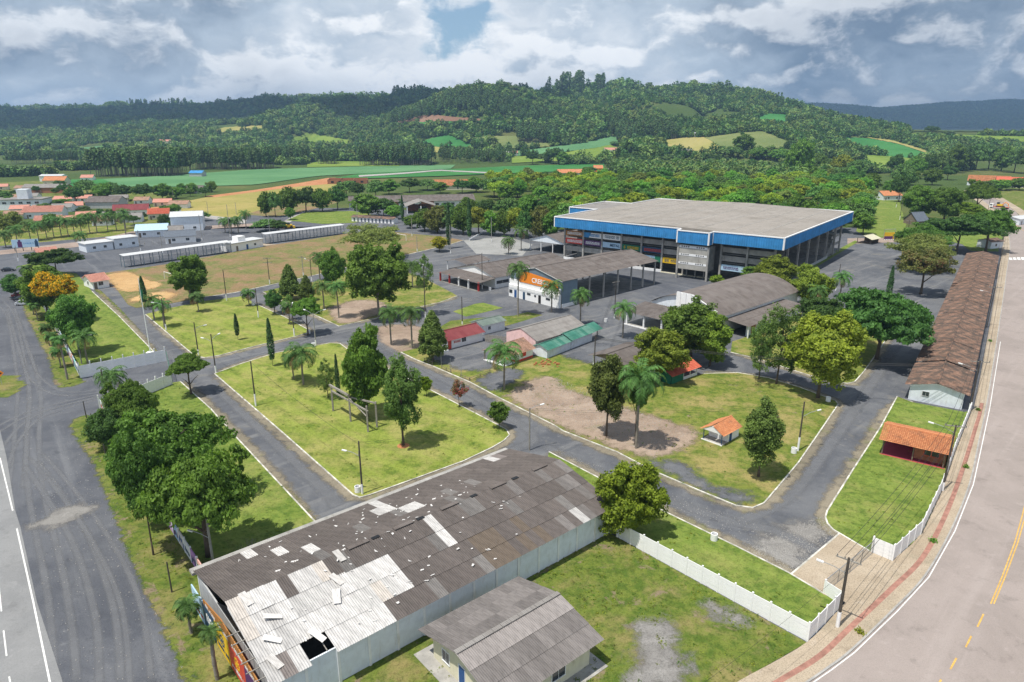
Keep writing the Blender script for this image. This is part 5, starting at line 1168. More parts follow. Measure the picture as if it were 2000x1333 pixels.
# ---------------------------------------------------------------- shed with the orange sign
cs = gable_house("market_shed", "open-sided shed with weathered roof and a big orange sign reading CRESOL", "shed", (13.7, 183.9, 0), 43, 44, 20.6, 7.6, 9.9, 'bluegrey', 'sheet', over=.5, overx=.3, walls=(), rows=4, fascia='whiteclean', pitch=.5)
MB().prism_x([(.1, 3.6), (20.5, 3.6), (20.5, 7.55), (10.3, 9.85), (.1, 7.55)], 0, .15).build("gable_cladding", M['bluegrey'], cs)
MB().box(.15, 6.5, 0, .15, 1.0, 7.5).build("side_cladding", M['bluegrey'], cs); MB().box(.15, 6.5, 20.45, 20.6, 1.0, 7.5).build("side_cladding", M['bluegrey'], cs)
fr = MB().box(-.9, -.05, .1, 20.5, 0, 3.7).build("front_block", M['whiteclean'], cs); MB().box(-.98, -.9, .1, 20.5, 2.55, 2.75).build("canopy_strip", M['white'], fr)
MB().box(-.99, -.91, .2, 20.4, 2.85, 3.65).build("white_panel", M['whiteclean'], cs)
for y, w, h, z, mt in ((19.6, 1.3, 1.0, 1.1, 'glass'), (17.6, 1.0, 2.2, .05, 'bluedoor'), (14.0, .9, 2.2, .05, 'navy'), (12.0, 1.4, .6, 1.7, 'glass'), (9.4, .7, .6, 1.6, 'glass'), (7.6, 1.0, 2.3, .05, 'dark'), (4.3, 1.6, .6, 1.6, 'glass')):
    o = MB().box(-.97, -.9, y - w / 2, y + w / 2, z, z + h).build("door" if h > 1.5 else "window", M[mt], cs)
MB().box(-.6, -.2, 0.1, 20.5, 3.7, 5.3).build("upper_front", M['whiteclean'], cs)
sg = MB().prism_x([(.8, 5.0), (16.2, 5.0), (16.2, 7.9), (13, 8.3), (.8, 7.2)], -.72, -.6).build("sign_board", M['orange'], cs)
text(sg, "CRESOL", (-.76, 7.6, 6.2), (R(90), 0, R(-90)), 1.9, 'whiteclean')
for k, (x, y) in enumerate([(12, .3), (18.4, .3), (25.0, .3), (31.5, .3), (37.5, .3), (43.6, .3), (12, 20.3), (22, 20.3), (32, 20.3), (43.6, 20.3)]): posts(cs, [(x, y)], 7.5, .2, 'conc', "column")
MB().box(.3, 44, .2, 20.4, .01, .08).build("slab", M['concdark'], cs); MB().box(.15, 6.5, -.06, 0, 0, 1.0).build("plinth", M['whiteclean'], cs)
for x in (14, 26, 37): MB().box(x, x + .12, .2, 20.4, 7.3, 7.5).build("tie_beam", M['metal'], cs)
# ---------------------------------------------------------------- low shed with red porch posts and neighbours
s2 = gable_house("market_shed", "low white shed with dark corrugated roof and a porch on red posts", "shed", (-5.2, 207.5, 0), 41, 34, 20.6, 3.6, 6.0, 'whiteclean', 'sheetdk', over=.4, rows=3, pitch=.5, wins=(('y0', 3, 1.4, 5, 1.0), ('y0', 12, 1.4, 6, 1.0)))
pr = wave_mesh(21.5, 7, .5, rows=2); o = pr.build("porch_roof", M['sheet'], s2); o.location = (-6.9, 21, 2.75); o.rotation_euler = (R(6), 0, R(-90))
for k, y in enumerate((.4, 5.4, 10.4, 15.4, 20.4)): posts(s2, [(-6.3, y)], 2.9, .22, 'red' if k in (0, 3, 4) else 'white', "porch_post")
MB().box(-6.8, 0, -.2, 21, 0, .12).build("porch_slab", M['concdark'], s2)
s4 = gable_house("canopy_shed", "small open canopy with plain brown roof behind the red-posted porch", "canopy", (-15.5, 231.5, 0), 50, 12, 10, 3.0, 4.0, 'grey', 'sheetdk', walls=(), rows=1, pitch=.5); posts(s4, [(.3, .3), (.3, 9.7), (6, .3), (11.7, .3), (11.7, 9.7)], 3.0, .14, 'white')
s3 = gable_house("market_shed", "white-gabled open shed with brown roof in front of the arena's left end", "shed", (20.5, 266, 0), 48, 36, 18, 4.6, 7.0, 'whiteclean', 'sheet', walls=(), rows=3, pitch=.5)
MB().prism_x([(0, 4.0), (18, 4.0), (18, 4.6), (9, 6.95), (0, 4.6)], 0, .15).build("gable_wall", M['bluewhite'], s3); posts(s3, [(.3, .3), (.3, 6), (.3, 12), (.3, 17.7), (12, .3), (24, .3), (35.6, .3), (35.6, 17.7)], 4.6, .16, 'white'); MB().box(.1, 5, -.1, 0.2, 0, 4.5).build("wall", M['whiteclean'], s3)
# ---------------------------------------------------------------- arched hall
ah = thing("arched_hall", "hall with a curved brown corrugated roof and white arched facade", "hall", (50.0, 158.0, 0), 42.5)
AHL, AHW, AHE, AHR = 40, 20, 4.6, 8.0; n = 20
def arc(i): return (AHW * i / n, AHE + (AHR - AHE) * (1 - (2 * i / n - 1) ** 2))
rm = MB()
for i in range(n):
    (y0, z0), (y1, z1) = arc(i), arc(i + 1); rm.add([(-.5, y0, z0), (AHL, y0, z0), (AHL, y1, z1), (-.5, y1, z1)], [(0, 1, 2, 3)])
rm.v = [(x, y * 1.05 - .5, z) for x, y, z in rm.v]; rm.build("roof", m_sheet('curved_roof_sheet', (.125, .105, .096), (.18, .155, .143), (.24, .22, .205), patch=(1.1, 1.9)), ah, True)
MB().prism_x([(0.1, 0)] + [(AHW - .1, 0)] + [arc(n - i) for i in range(n + 1)], 0, .2).build("facade_wall", M['bluewhite'], ah)
MB().prism_x([(0.1, 0)] + [(AHW - .1, 0)] + [arc(n - i) for i in range(n + 1)], AHL - .3, AHL - .1).build("wall", M['white'], ah)
MB().box(.2, AHL, 0, .2, 0, AHE).build("wall", M['white'], ah); MB().box(.2, AHL, AHW - .2, AHW, 0, AHE).build("wall", M['white'], ah)
pf = MB().box(-.5, .0, 7.6, 12.4, 0, 8.6).build("parapet", M['whiteclean'], ah)
for k in range(3): MB().box(-.7 - .0, -.5, 7.9 + k * 1.6, 8.9 + k * 1.6, 4.2, 8.8).build("pilaster", M['whiteclean'], ah)
MB().prism_x([(1.2, 5.2), (7.6, 8.0), (7.6, 8.5), (.8, 5.7)], -.35, -.1).build("parapet_wing", M['whiteclean'], ah)
o = wave_mesh(23, 9, .6, .06, rows=3).build("porch_roof", M['sheetdk'], ah); o.location = (-9.2, 22, 3.3); o.rotation_euler = (R(7), 0, R(-90))
posts(ah, [(-8.6, y) for y in (0, 5.3, 10.6, 15.9, 21.2)], 3.3, .2, 'white', "porch_post"); MB().box(-9.2, 0, -.6, 21.6, 0, .15).build("porch_slab", M['conc'], ah); MB().box(-9.4, -9.2, -.8, 21.8, 0, .25).build("kerb", M['whiteclean'], ah)
o = wave_mesh(30, 6.5, .6, .05, rows=2).build("side_porch_roof", M['sheet'], ah); o.location = (2, -6.5, 3.0); o.rotation_euler = (R(6), 0, 0)
posts(ah, [(2.5 + k * 7, -6.2) for k in range(5)], 3.0, .14, 'white', "porch_post"); MB().box(4, 30, -5.0, -4.8, 0, 2.9).build("wall", M['bluewhite'], ah); opening(ah, 'y0', 7, .1, 2.2, 2.3, M['brick'], M['white'], "door", (AHL, AHW, -5.0), "leaf")
# ---------------------------------------------------------------- cottages in the middle
gable_house("cottage", "white cottage with deep red roof and red lettering beside its door", "cottage", (-15.2, 145.8, 0), 42, 11.2, 5.4, 2.5, 3.7, 'whiteclean', 'sheetred', over=.7, overx=.3, wins=(('y0', 5.6, 1.0, 1.2, 1.0),), doors=(('y0', 1.5, 1.0, 2.0, 'redprint'),), fascia='redprint', rows=1)
lt = [o for o in bpy.data.objects if o.name == "cottage"][0]
glyphs(lt, 2.7, 4.4, .5, lambda m, a, b, c, d: m.box(a, b, -.04, -.01, 1.2 + c, 1.2 + d), 'redprint', 3); MB().box(-1.6, .2, -1.4, 5, 0, .5).build("porch_base", M['white'], lt)
gable_house("cottage", "little pale house with grey-green roof behind the plank fence", "cottage", (-7.0, 158.0, 0), 42, 7, 4.6, 2.4, 3.1, 'white', 'sheetgg', over=.4, rows=1, wins=(('y0', 2, 1, .8, .8),))
pk = gable_house("house", "pink-gabled house under a patched pale corrugated roof", "house", (5.2, 143.6, 0), 43, 16.5, 9.5, 3.2, 4.9, 'pink', 'sheetlt', over=.6, overx=.15, walls=('x0', 'y0', 'y1'), wins=(('x0', 3.8, .9, .8, 1.1), ('y0', 2, 1, 1.4, 1.0)), rows=3)
posts(pk, [(13, .2), (16.2, .2), (16.2, 9.3)], 2.7, .12, 'white'); MB().box(9.4, 9.9, 2.4, 3.0, 3.4, 4.1).build("chimney", M['concdark'], pk)
tl = gable_house("cottage", "small white cottage with brown tiled roof, red shutter and red plinth", "cottage", (.9, 137.4, 0), 46, 5.2, 6.4, 2.3, 3.7, 'whiteclean', 'tilebrown', 'tile', over=.6, overx=.5, wins=(), base=(.55, 'redprint'))
MB().box(1.9, 3.0, -.08, .0, 1.0, 2.0).build("shutter", M['redprint'], tl)
o = tile_mesh(3.2, 3.6).build("porch_roof", M['tilebrown'], tl); o["kind"] = "stuff"; o.location = (-3.6, -.4, 2.1); o.rotation_euler = (R(22), 0, 0)
o = tile_mesh(3.2, 3.6).build("porch_roof", M['tilebrown'], tl); o["kind"] = "stuff"; o.location = (-.4, 6.8, 2.1); o.rotation_euler = (R(22), 0, math.pi)
MB().prism_x([(-.2, 2.2), (6.6, 2.2), (3.2, 3.6)], -3.5, -3.4).build("porch_gable", M['woodgrey'], tl); posts(tl, [(-3.3, .2), (-3.3, 6.2)], 2.2, .09, 'wood'); MB().box(-3.6, 0, 0, 6.4, 0, .15).build("porch_slab", M['white'], tl)
g1 = gable_house("stall_hut", "white hut with striped green and cream roof, left of two joined huts", "hut", (7.6, 140.2, 0), 49, 8.6, 4.0, 2.1, 2.9, 'bluewhite', 'sheetgreen', over=.4, overx=.3, rows=2, base=(.12, 'green')); g1.children[5].data.materials[0] = m_sheet('striped_green_sheet', (.10, .25, .17), (.30, .40, .30), (.50, .52, .42), patch=(.5, 3), pale=.3) if len(g1.children) > 5 else None
g2 = gable_house("stall_hut", "white hut with solid teal-green roof, right of two joined huts", "hut", (13.4, 146.9, 0), 49, 8.4, 4.2, 2.4, 3.4, 'bluewhite', 'sheetgreen', over=.5, overx=.5, rows=2, walls=('x0', 'y0', 'y1')); posts(g2, [(10.6, .2), (10.6, 4)], 2.4, .08, 'pole')
o = wave_mesh(3.2, 3, .3).build("porch_roof", M['sheetgreen'], g2); o.location = (8.8, -.5, 2.3); o.rotation_euler = (R(25), 0, 0)
bs_ = gable_house("open_shed", "brown-roofed timber shed with white posts under the yellow-green tree", "shed", (22.8, 128.6, 0), 43, 12, 9, 2.6, 4.0, 'wood', 'sheetdk', over=.8, overx=.6, walls=('x1', 'y0'), rows=2); posts(bs_, [(.2, 8.6), (.2, 4.4), (.2, .4)], 2.6, .11, 'white')
MB().prism_x([(0, 2.7), (9, 2.7), (4.5, 3.9)], -.1, .0).build("gable_boards", M['wood'], bs_)
rt = gable_house("kiosk", "green kiosk with bright red tiled porch under the trees", "kiosk", (31.0, 124.5, 0), 40, 8.5, 4.0, 2.1, 3.0, 'green', 'tilered', 'tile', over=.6, overx=.5, walls=('x0', 'y1')); posts(rt, [(4, .1), (6.2, .1), (8.4, .1), (8.4, 3.9)], 2.1, .07, 'white'); MB().box(3.9, 8.5, 0, .12, 0, .7).build("parapet", M['white'], rt); MB().box(0, 3.9, 0, .14, 0, 2.1).build("wall", M['green'], rt)
fn = thing("plank_fence", "grey plank fence between the red-roofed and pink cottages", "fence", (-6.3, 152.6, 0), -20)
for k in range(18): MB().box(k * .36, k * .36 + .31, 0, .05, 0, 1.7 + .08 * (k % 3)).build("plank", M['woodgrey'], fn)
# kiosk with orange tiles
ks = gable_house("kiosk", "tiny white kiosk with orange tiled roof and blue door on the lawn", "kiosk", (34.3, 98.9, 0), 43, 3.4, 3.4, 2.0, 3.0, 'whiteclean', 'tileorange', 'tile', over=.4, overx=.25, doors=(('y0', .75, .8, 1.8, 'bluedoor'),), wins=(('x0', 2.2, 1.2, .8, .5),))
MB().box(-1.9, .0, -.1, 3.5, 0, .18).build("porch_slab", M['conc'], ks); MB().box(-2.0, -1.9, -.15, 3.55, 0, .24).build("step", M['whiteclean'], ks); posts(ks, [(-1.7, .1), (-1.7, 3.3)], 2.0, .05, 'navy')
for ya, rz, xx in ((-.4, 0, -2.1), (3.8, math.pi, -.25)):
    o = tile_mesh(1.85, 2.35).build("porch_roof", M['tileorange'], ks); o["kind"] = "stuff"; o.location = (xx, ya, 1.85); o.rotation_euler = (math.atan2(1.0, 1.7), 0, rz)
MB().prism_x([(0, 1.98), (3.4, 1.98), (1.7, 2.95)], -2.0, -1.9).build("porch_gable", M['white'], ks)
# right tiled house
th_ = gable_house("pavilion", "open-fronted dark-red pavilion with orange tiled roof beside the street fence", "pavilion", (62.6, 89.9, 0), 145, 8.2, 6.6, 2.7, 3.6, 'brick', 'tileorange', 'tile', over=.7, overx=.45, rpos=.5, walls=('x0',)) if False else thing("pavilion", "open-fronted dark-red pavilion with orange tiled roof beside the street fence", "pavilion", (56.6, 94.9, 0), -35.5)
PL, PW = 8.4, 7.2
for ya, za, yb, zb in ((-.5, 2.55, PW / 2, 3.7), (PW + .5, 2.55, PW / 2, 3.7)): slope(th_, "roof", -.5, PL + 1.0, ya, za, yb, zb, tile_mesh(PL + 1.0, math.hypot(PW / 2 + .5, 1.15)), M['tileorange'], 'stuff')
MB().tube((-.5, PW / 2, 3.78), (PL + .5, PW / 2, 3.78), .15, .15, 8).build("ridge_cap", M['tileorange'], th_)
MB().box(0, PL, 0, PW, 0, .12).build("floor", m_plain('maroon_floor', (.22, .03, .06), .6, .1), th_); MB().box(-.1, PL + .1, -.12, 0, 0, .16).build("floor_edge", M['tilered'], th_)
MB().box(4.3, PL, 1.4, 1.55, .12, 2.6).build("wall", M['brick'], th_); MB().box(0, PL, PW - .15, PW, .12, 2.6).build("wall", M['brick'], th_); MB().box(PL - .15, PL, 1.55, PW - .15, .12, 2.6).build("wall", M['brick'], th_)
w_ = MB().box(5.4, 7.6, 1.3, 1.4, .9, 1.05).box(5.4, 7.6, 1.3, 1.4, 2.1, 2.25).box(5.4, 5.55, 1.3, 1.4, 1.05, 2.1).box(6.4, 6.55, 1.3, 1.4, 1.05, 2.1).box(7.45, 7.6, 1.3, 1.4, 1.05, 2.1).build("window", M['tilered'], th_); MB().box(5.5, 7.5, 1.37, 1.39, 1.0, 2.15).build("pane", M['glass'], w_)
posts(th_, [(.15, .2), (.15, PW - .3), (4.2, .2), (PL - .2, .2)], 2.6, .08, 'wood')
# long tiled building
lb = thing("tiled_row_building", "very long single-storey building with old brown clay tiles along the street", "building", (80.3, 112.0, 0), 54.3)
LBL, LBW = 167, 9.2
for nm, m_ in (("wall", MB().box(0, LBL, .4, .58, 0, 3.0)), ("wall", MB().box(0, LBL, LBW - .58, LBW - .4, 0, 3.0)), ("wall", MB().prism_x([(.6, 0), (LBW - .6, 0), (LBW - .6, 3.0), (LBW / 2, 4.0), (.6, 3.0)], 0, .18)), ("wall", MB().prism_x([(.6, 0), (LBW - .6, 0), (LBW - .6, 3.0), (LBW / 2, 4.0), (.6, 3.0)], LBL - .18, LBL))): m_.build(nm, M['bluewhite'], lb)
random.seed(3); nsec = 11; sl = LBL / nsec
for k in range(nsec):
    step = .10 * ((k * 7) % 3); x0 = k * sl - (.5 if k == 0 else 0)
    for ya, yb in ((-.4, LBW / 2), (LBW + .4, LBW / 2)):
        slope(lb, "roof_section", x0, sl - .15, ya, 2.9 + step, yb, 4.15 + step, tile_mesh(sl - .15, math.hypot(LBW / 2 + .4, 1.25), .38, .52), M['tileold'], 'stuff')
    MB().tube((x0, LBW / 2, 4.24 + step), (x0 + sl - .15, LBW / 2, 4.24 + step), .16, .16, 6).build("ridge_cap", M['tileold'], lb)
    MB().box(k * sl + sl - .15, k * sl + sl, -.3, LBW + .3, 2.8, 3.1).build("roof_joint", M['concdark'], lb)
opening(lb, 'x0', 6.2, 1.3, 1.0, .8, M['glass'], M['grey'], "window", (LBL, LBW, 0))
# ---------------------------------------------------------------- grandstands and far left
def stand(label, org, ang, L, nb_):
    t = thing("grandstand", label, "grandstand", org, ang)
    MB().prism_x([(-.4, 4.2), (3.0, 4.5), (3.0, 4.58), (-.4, 4.28)], 0, L).build("roof", M['whitesheet'], t)
    for k in range(nb_ + 1):
        x = .15 + (L - .3) * k / nb_; MB().box(x - .09, x + .09, 0, .18, 0, 4.2).build("front_post", M['bluegrey'], t); MB().box(x - .09, x + .09, 2.7, 2.88, 0, 4.5).build("rear_post", M['bluegrey'], t)
    for s in range(6): MB().box(0, L, .6 + s * .45, .85 + s * .45, .35 + s * .36, .40 + s * .36).build("bench_step", M['conc'], t)
    for k in range(nb_ + 1):
        x = .15 + (L - .3) * k / nb_; MB().prism_x([(.5, .1), (2.8, 2.0), (2.8, 2.12), (.5, .22)], x + .1, x + .16).build("step_support", M['bluegrey'], t)
    MB().box(0, L, .2, .26, .9, .98).box(0, L, .2, .26, .45, .5).build("rail", M['bluegrey'], t)
    return t
stand("left grandstand with thin white roof along the pitch", (-138.4, 240.6, 0), 51, 41, 12); stand("right grandstand with thin white roof along the pitch", (-105.8, 292.2, 0), 47.5, 40, 11)
wb = thing("dressing_block", "white flat-roofed block with water tank between the two grandstands", "building", (-112.8, 272.4, 0), 60)
MB().box(0, 16, 0, 6, 0, 3.2).build("wall", M['whiteclean'], wb); MB().box(-.4, 16.4, -.5, 6.4, 3.2, 3.5).build("roof", M['whitesheet'], wb); MB().box(5, 8.6, 1.5, 5, 3.5, 5.4).build("water_tank_housing", M['whiteclean'], wb)
for x, mt in ((3, 'wood'), (8, 'bluedoor'), (12, 'glass')): opening(wb, 'y0', x, .05 if mt != 'glass' else 1.2, .9, 2.0 if mt != 'glass' else .8, M[mt], M['grey'], "door" if mt != 'glass' else "window", (16, 6, 0), "leaf")
structure(sheet("paving", [(452, 494), (505, 483), (540, 478), (505, 476)], M['paver'], .078))
kn = gable_house("row_of_kennels", "low white row of stalls with dark doors and brown roof by the parking road", "building", (-85.5, 366.5, 0), -22.5, 26, 4.5, 2.5, 3.2, 'whiteclean', 'tileold', 'flat', over=.5)
for k in range(11): opening(kn, 'y0', 1.8 + k * 2.25, .1, 1.0, 1.9, M['slate'], M['white'], "door", (26, 4.5, 0), "leaf")
sch = gable_house("school", "long school with grey hipped roofs and brick-red bays among trees", "school", (-100, 425, 0), 12, 78, 16, 4.0, 6.8, 'white', 'sheet', over=1, rows=2, pitch=.8, wins=tuple(('y0', 4 + k * 5, 1.2, 2.2, 1.3) for k in range(15)))
MB().box(22, 30, -.15, -.02, 0, 3.8).build("brick_bay", M['brick'], sch); MB().box(44, 52, -.15, -.02, 0, 3.8).build("brick_bay", M['brick'], sch)
pw = gable_house("x", "x", "x", (0, 0, 0), 0, 1, 1, 1, 2, 'white', 'sheet') if False else None
ptc = thing("school_porch", "gabled entrance porch in front of the long school", "porch", (-56, 417, 0), 12)
for ya, yb in ((-1, 8), (17, 8)): slope(ptc, "roof", -4, 18, ya, 4.0, yb, 6.9, wave_mesh(18, math.hypot(9, 2.9), .8, rows=2), M['sheetlt'])
ptc.rotation_euler = (0, 0, R(102)); ptc.location = (-46, 408, 0); posts(ptc, [(-3.5, 0), (-3.5, 16), (-3.5, 8)], 4.2, .3, 'white'); MB().box(8, 8.2, 1, 15, 0, 4).build("wall", M['brick'], ptc); opening(ptc, 'x0', 6, .1, 5, 2.6, M['dark'], M['white'], "door", (14, 16, 7.9), "leaf")
# houses of the neighbourhood: pixel foot, angle, size, looks
def H_(label, px, ang, L, W, e, r, wall, roof, kind='flat', wins=2, cat="house", **k):
    q_ = .74 if px[1] < 446 and px[0] < 420 else 1.0; L, W = L * q_, W * q_
    w = [('y0', L * (i + .6) / (wins + .2), 1.0, 1.3, 1.1) for i in range(wins)] + [('x0', W * .5, 1.0, 1.2, 1.1)] if wins else []
    return gable_house("house", label, cat, (*G(*px), 0), ang, L, W, e, r, wall, roof, kind, wins=w, doors=(('y0', L * .12 + .2, .9, 2.0),) if wins else (), **k)
H_("small white house with pink-red roof by the left wall", (78, 510), 42, 6, 7.5, 2.6, 4.2, 'white', 'tilepink', 'bigtile', 1, overx=.6); H_("white house with red tiled roof half hidden by the golden tree", (183, 566), 50, 4.6, 7.6, 2.5, 4.0, 'whiteclean', 'tilepink', 'bigtile', 1, overx=.6)
dp = thing("depot", "white flat-roofed depot beside the far-left road", "building", (*G(170, 494), 0), 50)
MB().box(0, 10, 0, 8, 0, 3.2).build("wall", M['bluewhite'], dp); MB().box(-.4, 10.4, -.4, 8.4, 3.2, 3.5).build("roof", M['whitesheet'], dp); MB().box(10.6, 20, 0, 7.6, 0, 4.0).build("wall", M['bluewhite'], dp); MB().box(10.4, 20.4, -.4, 8, 4.0, 4.3).build("roof", M['whitesheet'], dp)
for x in (3, 7, 13, 18): opening(dp, 'y0', x, 1.2, 1.0, .9, M['glass'], M['grey'], "window", (24, 8, 0))
H_("house with pale blue roof beside the parking road", (266, 465), 20, 13, 12, 3.2, 5.2, 'bluewhite', 'bluesheet', 'flat', 2); H_("white house with slate-dark roof in front of the pale blue one", (324, 477), 25, 12, 10, 3.0, 4.8, 'whiteclean', 'slate', 'flat', 2)
H_("tall white two-storey warehouse house with white roof", (336, 453), 20, 14, 14, 7.0, 8.6, 'bluewhite', 'whitesheet', 'flat', 2); H_("cream house with orange-red roof", (290, 430), 20, 14, 12, 3.2, 5.4, 'cream', 'tilered', 'bigtile', 2); H_("white house with broad crimson roof", (222, 424), 20, 24, 12, 3.6, 6.2, 'white', 'sheetred', 'flat', 4)
H_("long grey shed with dark roof among far-left houses", (168, 408), 5, 26, 18, 4.0, 6.8, 'grey', 'sheet', 'flat', 0, cat="shed"); H_("wide house with pink hipped roof on the far left", (45, 428), 15, 26, 13, 3.6, 6.2, 'bluewhite', 'tilepink', 'bigtile', 3); H_("low house with white and rust roof panels", (68, 441), 20, 16, 10, 2.6, 4.4, 'cream', 'tilepink', 'bigtile', 1)
H_("small grey-walled house beside the low rust-roofed one", (118, 440), 30, 10, 8, 2.6, 4.2, 'white', 'tilepink', 'flat', 1); H_("small house with red-edged roof behind the hedge", (130, 412), 30, 12, 9, 3, 4.8, 'bluewhite', 'tilepink', 'flat', 1); H_("long brick shed with pale roof in the far fields", (45, 378), 6, 42, 14, 4.2, 6.4, 'brick', 'sheetlt', 'flat', 0, cat="shed"); H_("orange-roofed house behind the long brick shed", (85, 362), 6, 24, 14, 4, 7, 'cream', 'tileorange', 'flat', 1)
ob = thing("office_block", "pale two-storey block with square tower at the left edge", "building", (*G(-30, 412), 0), 12); MB().box(0, 32, 0, 14, 0, 6).build("wall", M['bluewhite'], ob); MB().box(-.5, 32.5, -.5, 14.5, 6, 6.4).build("roof", M['sheetlt'], ob); MB().box(18, 24, 2, 8, 6.4, 12).build("tower", M['bluewhite'], ob)
for k in range(7): opening(ob, 'y0', 2.5 + k * 4.4, 3.6, 2.2, 1.2, M['glass'], M['white'], "window", (32, 14, 0))
H_("white flat villa among the far-left trees", (78, 355), 8, 26, 16, 5, 6, 'whiteclean', 'whitesheet', 'flat', 2); H_("dark-roofed barn at the edge of the crop field", (352, 378), 0, 22, 14, 3.4, 5.4, 'grey', 'sheet', 'flat', 0, cat="barn"); H_("blue-roofed farm shed by the eucalyptus", (370, 346), -5, 18, 12, 4, 6, 'grey', 'blue', 'flat', 0, cat="barn"); H_("small farmhouse with pink roof by the eucalyptus", (158, 354), 10, 14, 10, 3.2, 5.4, 'white', 'tilepink', 'flat', 1)
br_ = thing("unfinished_house", "roofless red brick house under construction by the earth bank", "house", (*G(640, 360), 0), 8)
for x0, x1, y0, y1, h in ((0, 34, 0, .4, 3.6), (0, .4, 0, 14, 3.8), (34, 34.4, 0, 14, 3.2), (0, 34, 14, 14.4, 4.2), (11, 11.4, 0, 14, 4.4), (22, 22.4, 0, 14, 3.4)): MB().box(x0, x1, y0, y1, 0, h).build("wall", M['brick'], br_)
for k in range(5): MB().box(3 + k * 6.4, 5.4 + k * 6.4, -.08, -.02, 1, 2.6).build("window_opening", M['dark'], br_)
H_("large orange-roofed house behind the school", (845, 372), 5, 40, 18, 3.6, 7.5, 'cream', 'tileorange', 'bigtile', 3); H_("tiled orange roof among trees right of the school", (905, 366), 0, 16, 12, 3, 5.5, 'cream', 'tileorange', 'flat', 1)
for lb_, px, a, L, W, wall, roof in [("orange-roofed villa above the wood with a water tank", (1092, 346), 10, 26, 16, 'cream', 'tileorange'), ("brick-red roof showing between the wood's treetops", (1105, 360), 5, 20, 12, 'white', 'tilered'), ("small orange-walled house in the valley trees", (1160, 336), 0, 10, 10, 'orange', 'tileorange'), ("white villa with stepped roofs in the valley", (1228, 332), 8, 22, 14, 'whiteclean', 'whitesheet'), ("low orange-roofed house in the valley", (1190, 332), 0, 22, 10, 'cream', 'tileorange'), ("rust-roofed house at the wood's upper edge", (1300, 338), 0, 24, 12, 'white', 'tilered')]: H_(lb_, px, a, L, W, 4, 7, wall, roof, 'flat', 1)
for lb_, px, a, L, W, wall, roof, e in [("cluster house with red roof above the green terrace", (1182, 300), 10, 20, 12, 'whiteclean', 'tilepink', 5), ("white house at the foot of the valley pasture", (1210, 298), 0, 22, 12, 'whiteclean', 'sheetlt', 5), ("reddish farmhouse behind the valley cluster", (1225, 292), 0, 24, 12, 'white', 'tilepink', 4), ("grey farm roof below the straw field", (1320, 300), 5, 24, 14, 'grey', 'sheetlt', 3), ("lone white barn at the head of the straw field", (1358, 268), 0, 24, 12, 'whiteclean', 'whitesheet', 4), ("white barn on the far pasture left of centre", (975, 305), 0, 18, 12, 'white', 'whitesheet', 4), ("pink-roofed barn beside the far white barn", (992, 305), 0, 16, 12, 'white', 'tilepink', 5), ("pale farmhouse on the far left slope", (310, 281), 0, 34, 14, 'cream', 'tilepink', 5)]:
    wx, wy = RAY(*px); t_ = H_(lb_, (1000, 800), a, L, W, e, e + 3, wall, roof, 'flat', 1); t_.location = (wx, wy, float(HZ(wx, wy)) - .3)
H_("large villa with terracotta roofs at the far right", (1888, 362), -35, 30, 20, 4, 8, 'bluewhite', 'tileorange', 'bigtile', 3); H_("second terracotta-roofed villa at the right edge", (1945, 366), -30, 40, 18, 4, 8, 'cream', 'tilered', 'flat', 3); H_("white house with orange roof at the end of the park lawn", (1725, 392), 10, 14, 10, 3.4, 6.0, 'bluewhite', 'tileorange', 'flat', 2)
H_("white-roofed annex in front of the right villas", (1990, 440), 30, 18, 8, 3, 3.8, 'bluewhite', 'whitesheet', 'flat', 1); hu = gable_house("hut", "dark pyramid-roofed hut beneath the trees", "hut", (*G(1790, 440), 0), 20, 8, 8, 2.2, 6.0, 'wood', 'slate', 'flat'); sb = gable_house("booth", "small grey booth with brown roof at the long building's far end", "booth", (*G(1934, 487), 0), 20, 7, 6, 3, 3.8, 'bluewhite', 'tileold', 'flat', wins=(('y0', 3, 1, 1, 1),))

# more small houses of the far-left quarter
for i, (lb_, px, a, L, W, wall, roof) in enumerate([("tiny cream house with brown roof left of the street palms", (8, 430), 20, 9, 7, 'cream', 'tilebrown'), ("little white house with rust roof behind the street palms", (150, 432), 25, 9, 7, 'whiteclean', 'tilepink'), ("grey-roofed bungalow beside the big round garden tree", (200, 432), 15, 10, 7, 'white', 'sheetlt'), ("brown-roofed cottage at the left edge of the quarter", (-5, 395), 10, 12, 8, 'cream', 'tilebrown'), ("small rose-roofed house near the office block", (105, 398), 12, 11, 8, 'bluewhite', 'tilepink'), ("pale bungalow below the dark-roofed barn", (330, 408), 10, 11, 8, 'white', 'tilebrown'), ("white shed near the hay field's near corner", (318, 418), 0, 8, 6, 'whiteclean', 'sheetlt'), ("narrow house with faded tiles in the far-left trees", (60, 372), 10, 13, 9, 'cream', 'tilepink'), ("low terracotta house by the far-left palms", (28, 375), 10, 14, 9, 'white', 'tilebrown'), ("small stone-grey garage by the pale blue roofed house", (330, 462), 20, 6, 5, 'grey', 'sheetlt')]):
    H_(lb_, px, a, L / .74 if px[1] < 446 else L, W / .74 if px[1] < 446 else W, 2.8, 4.4, wall, roof, 'flat', 1)

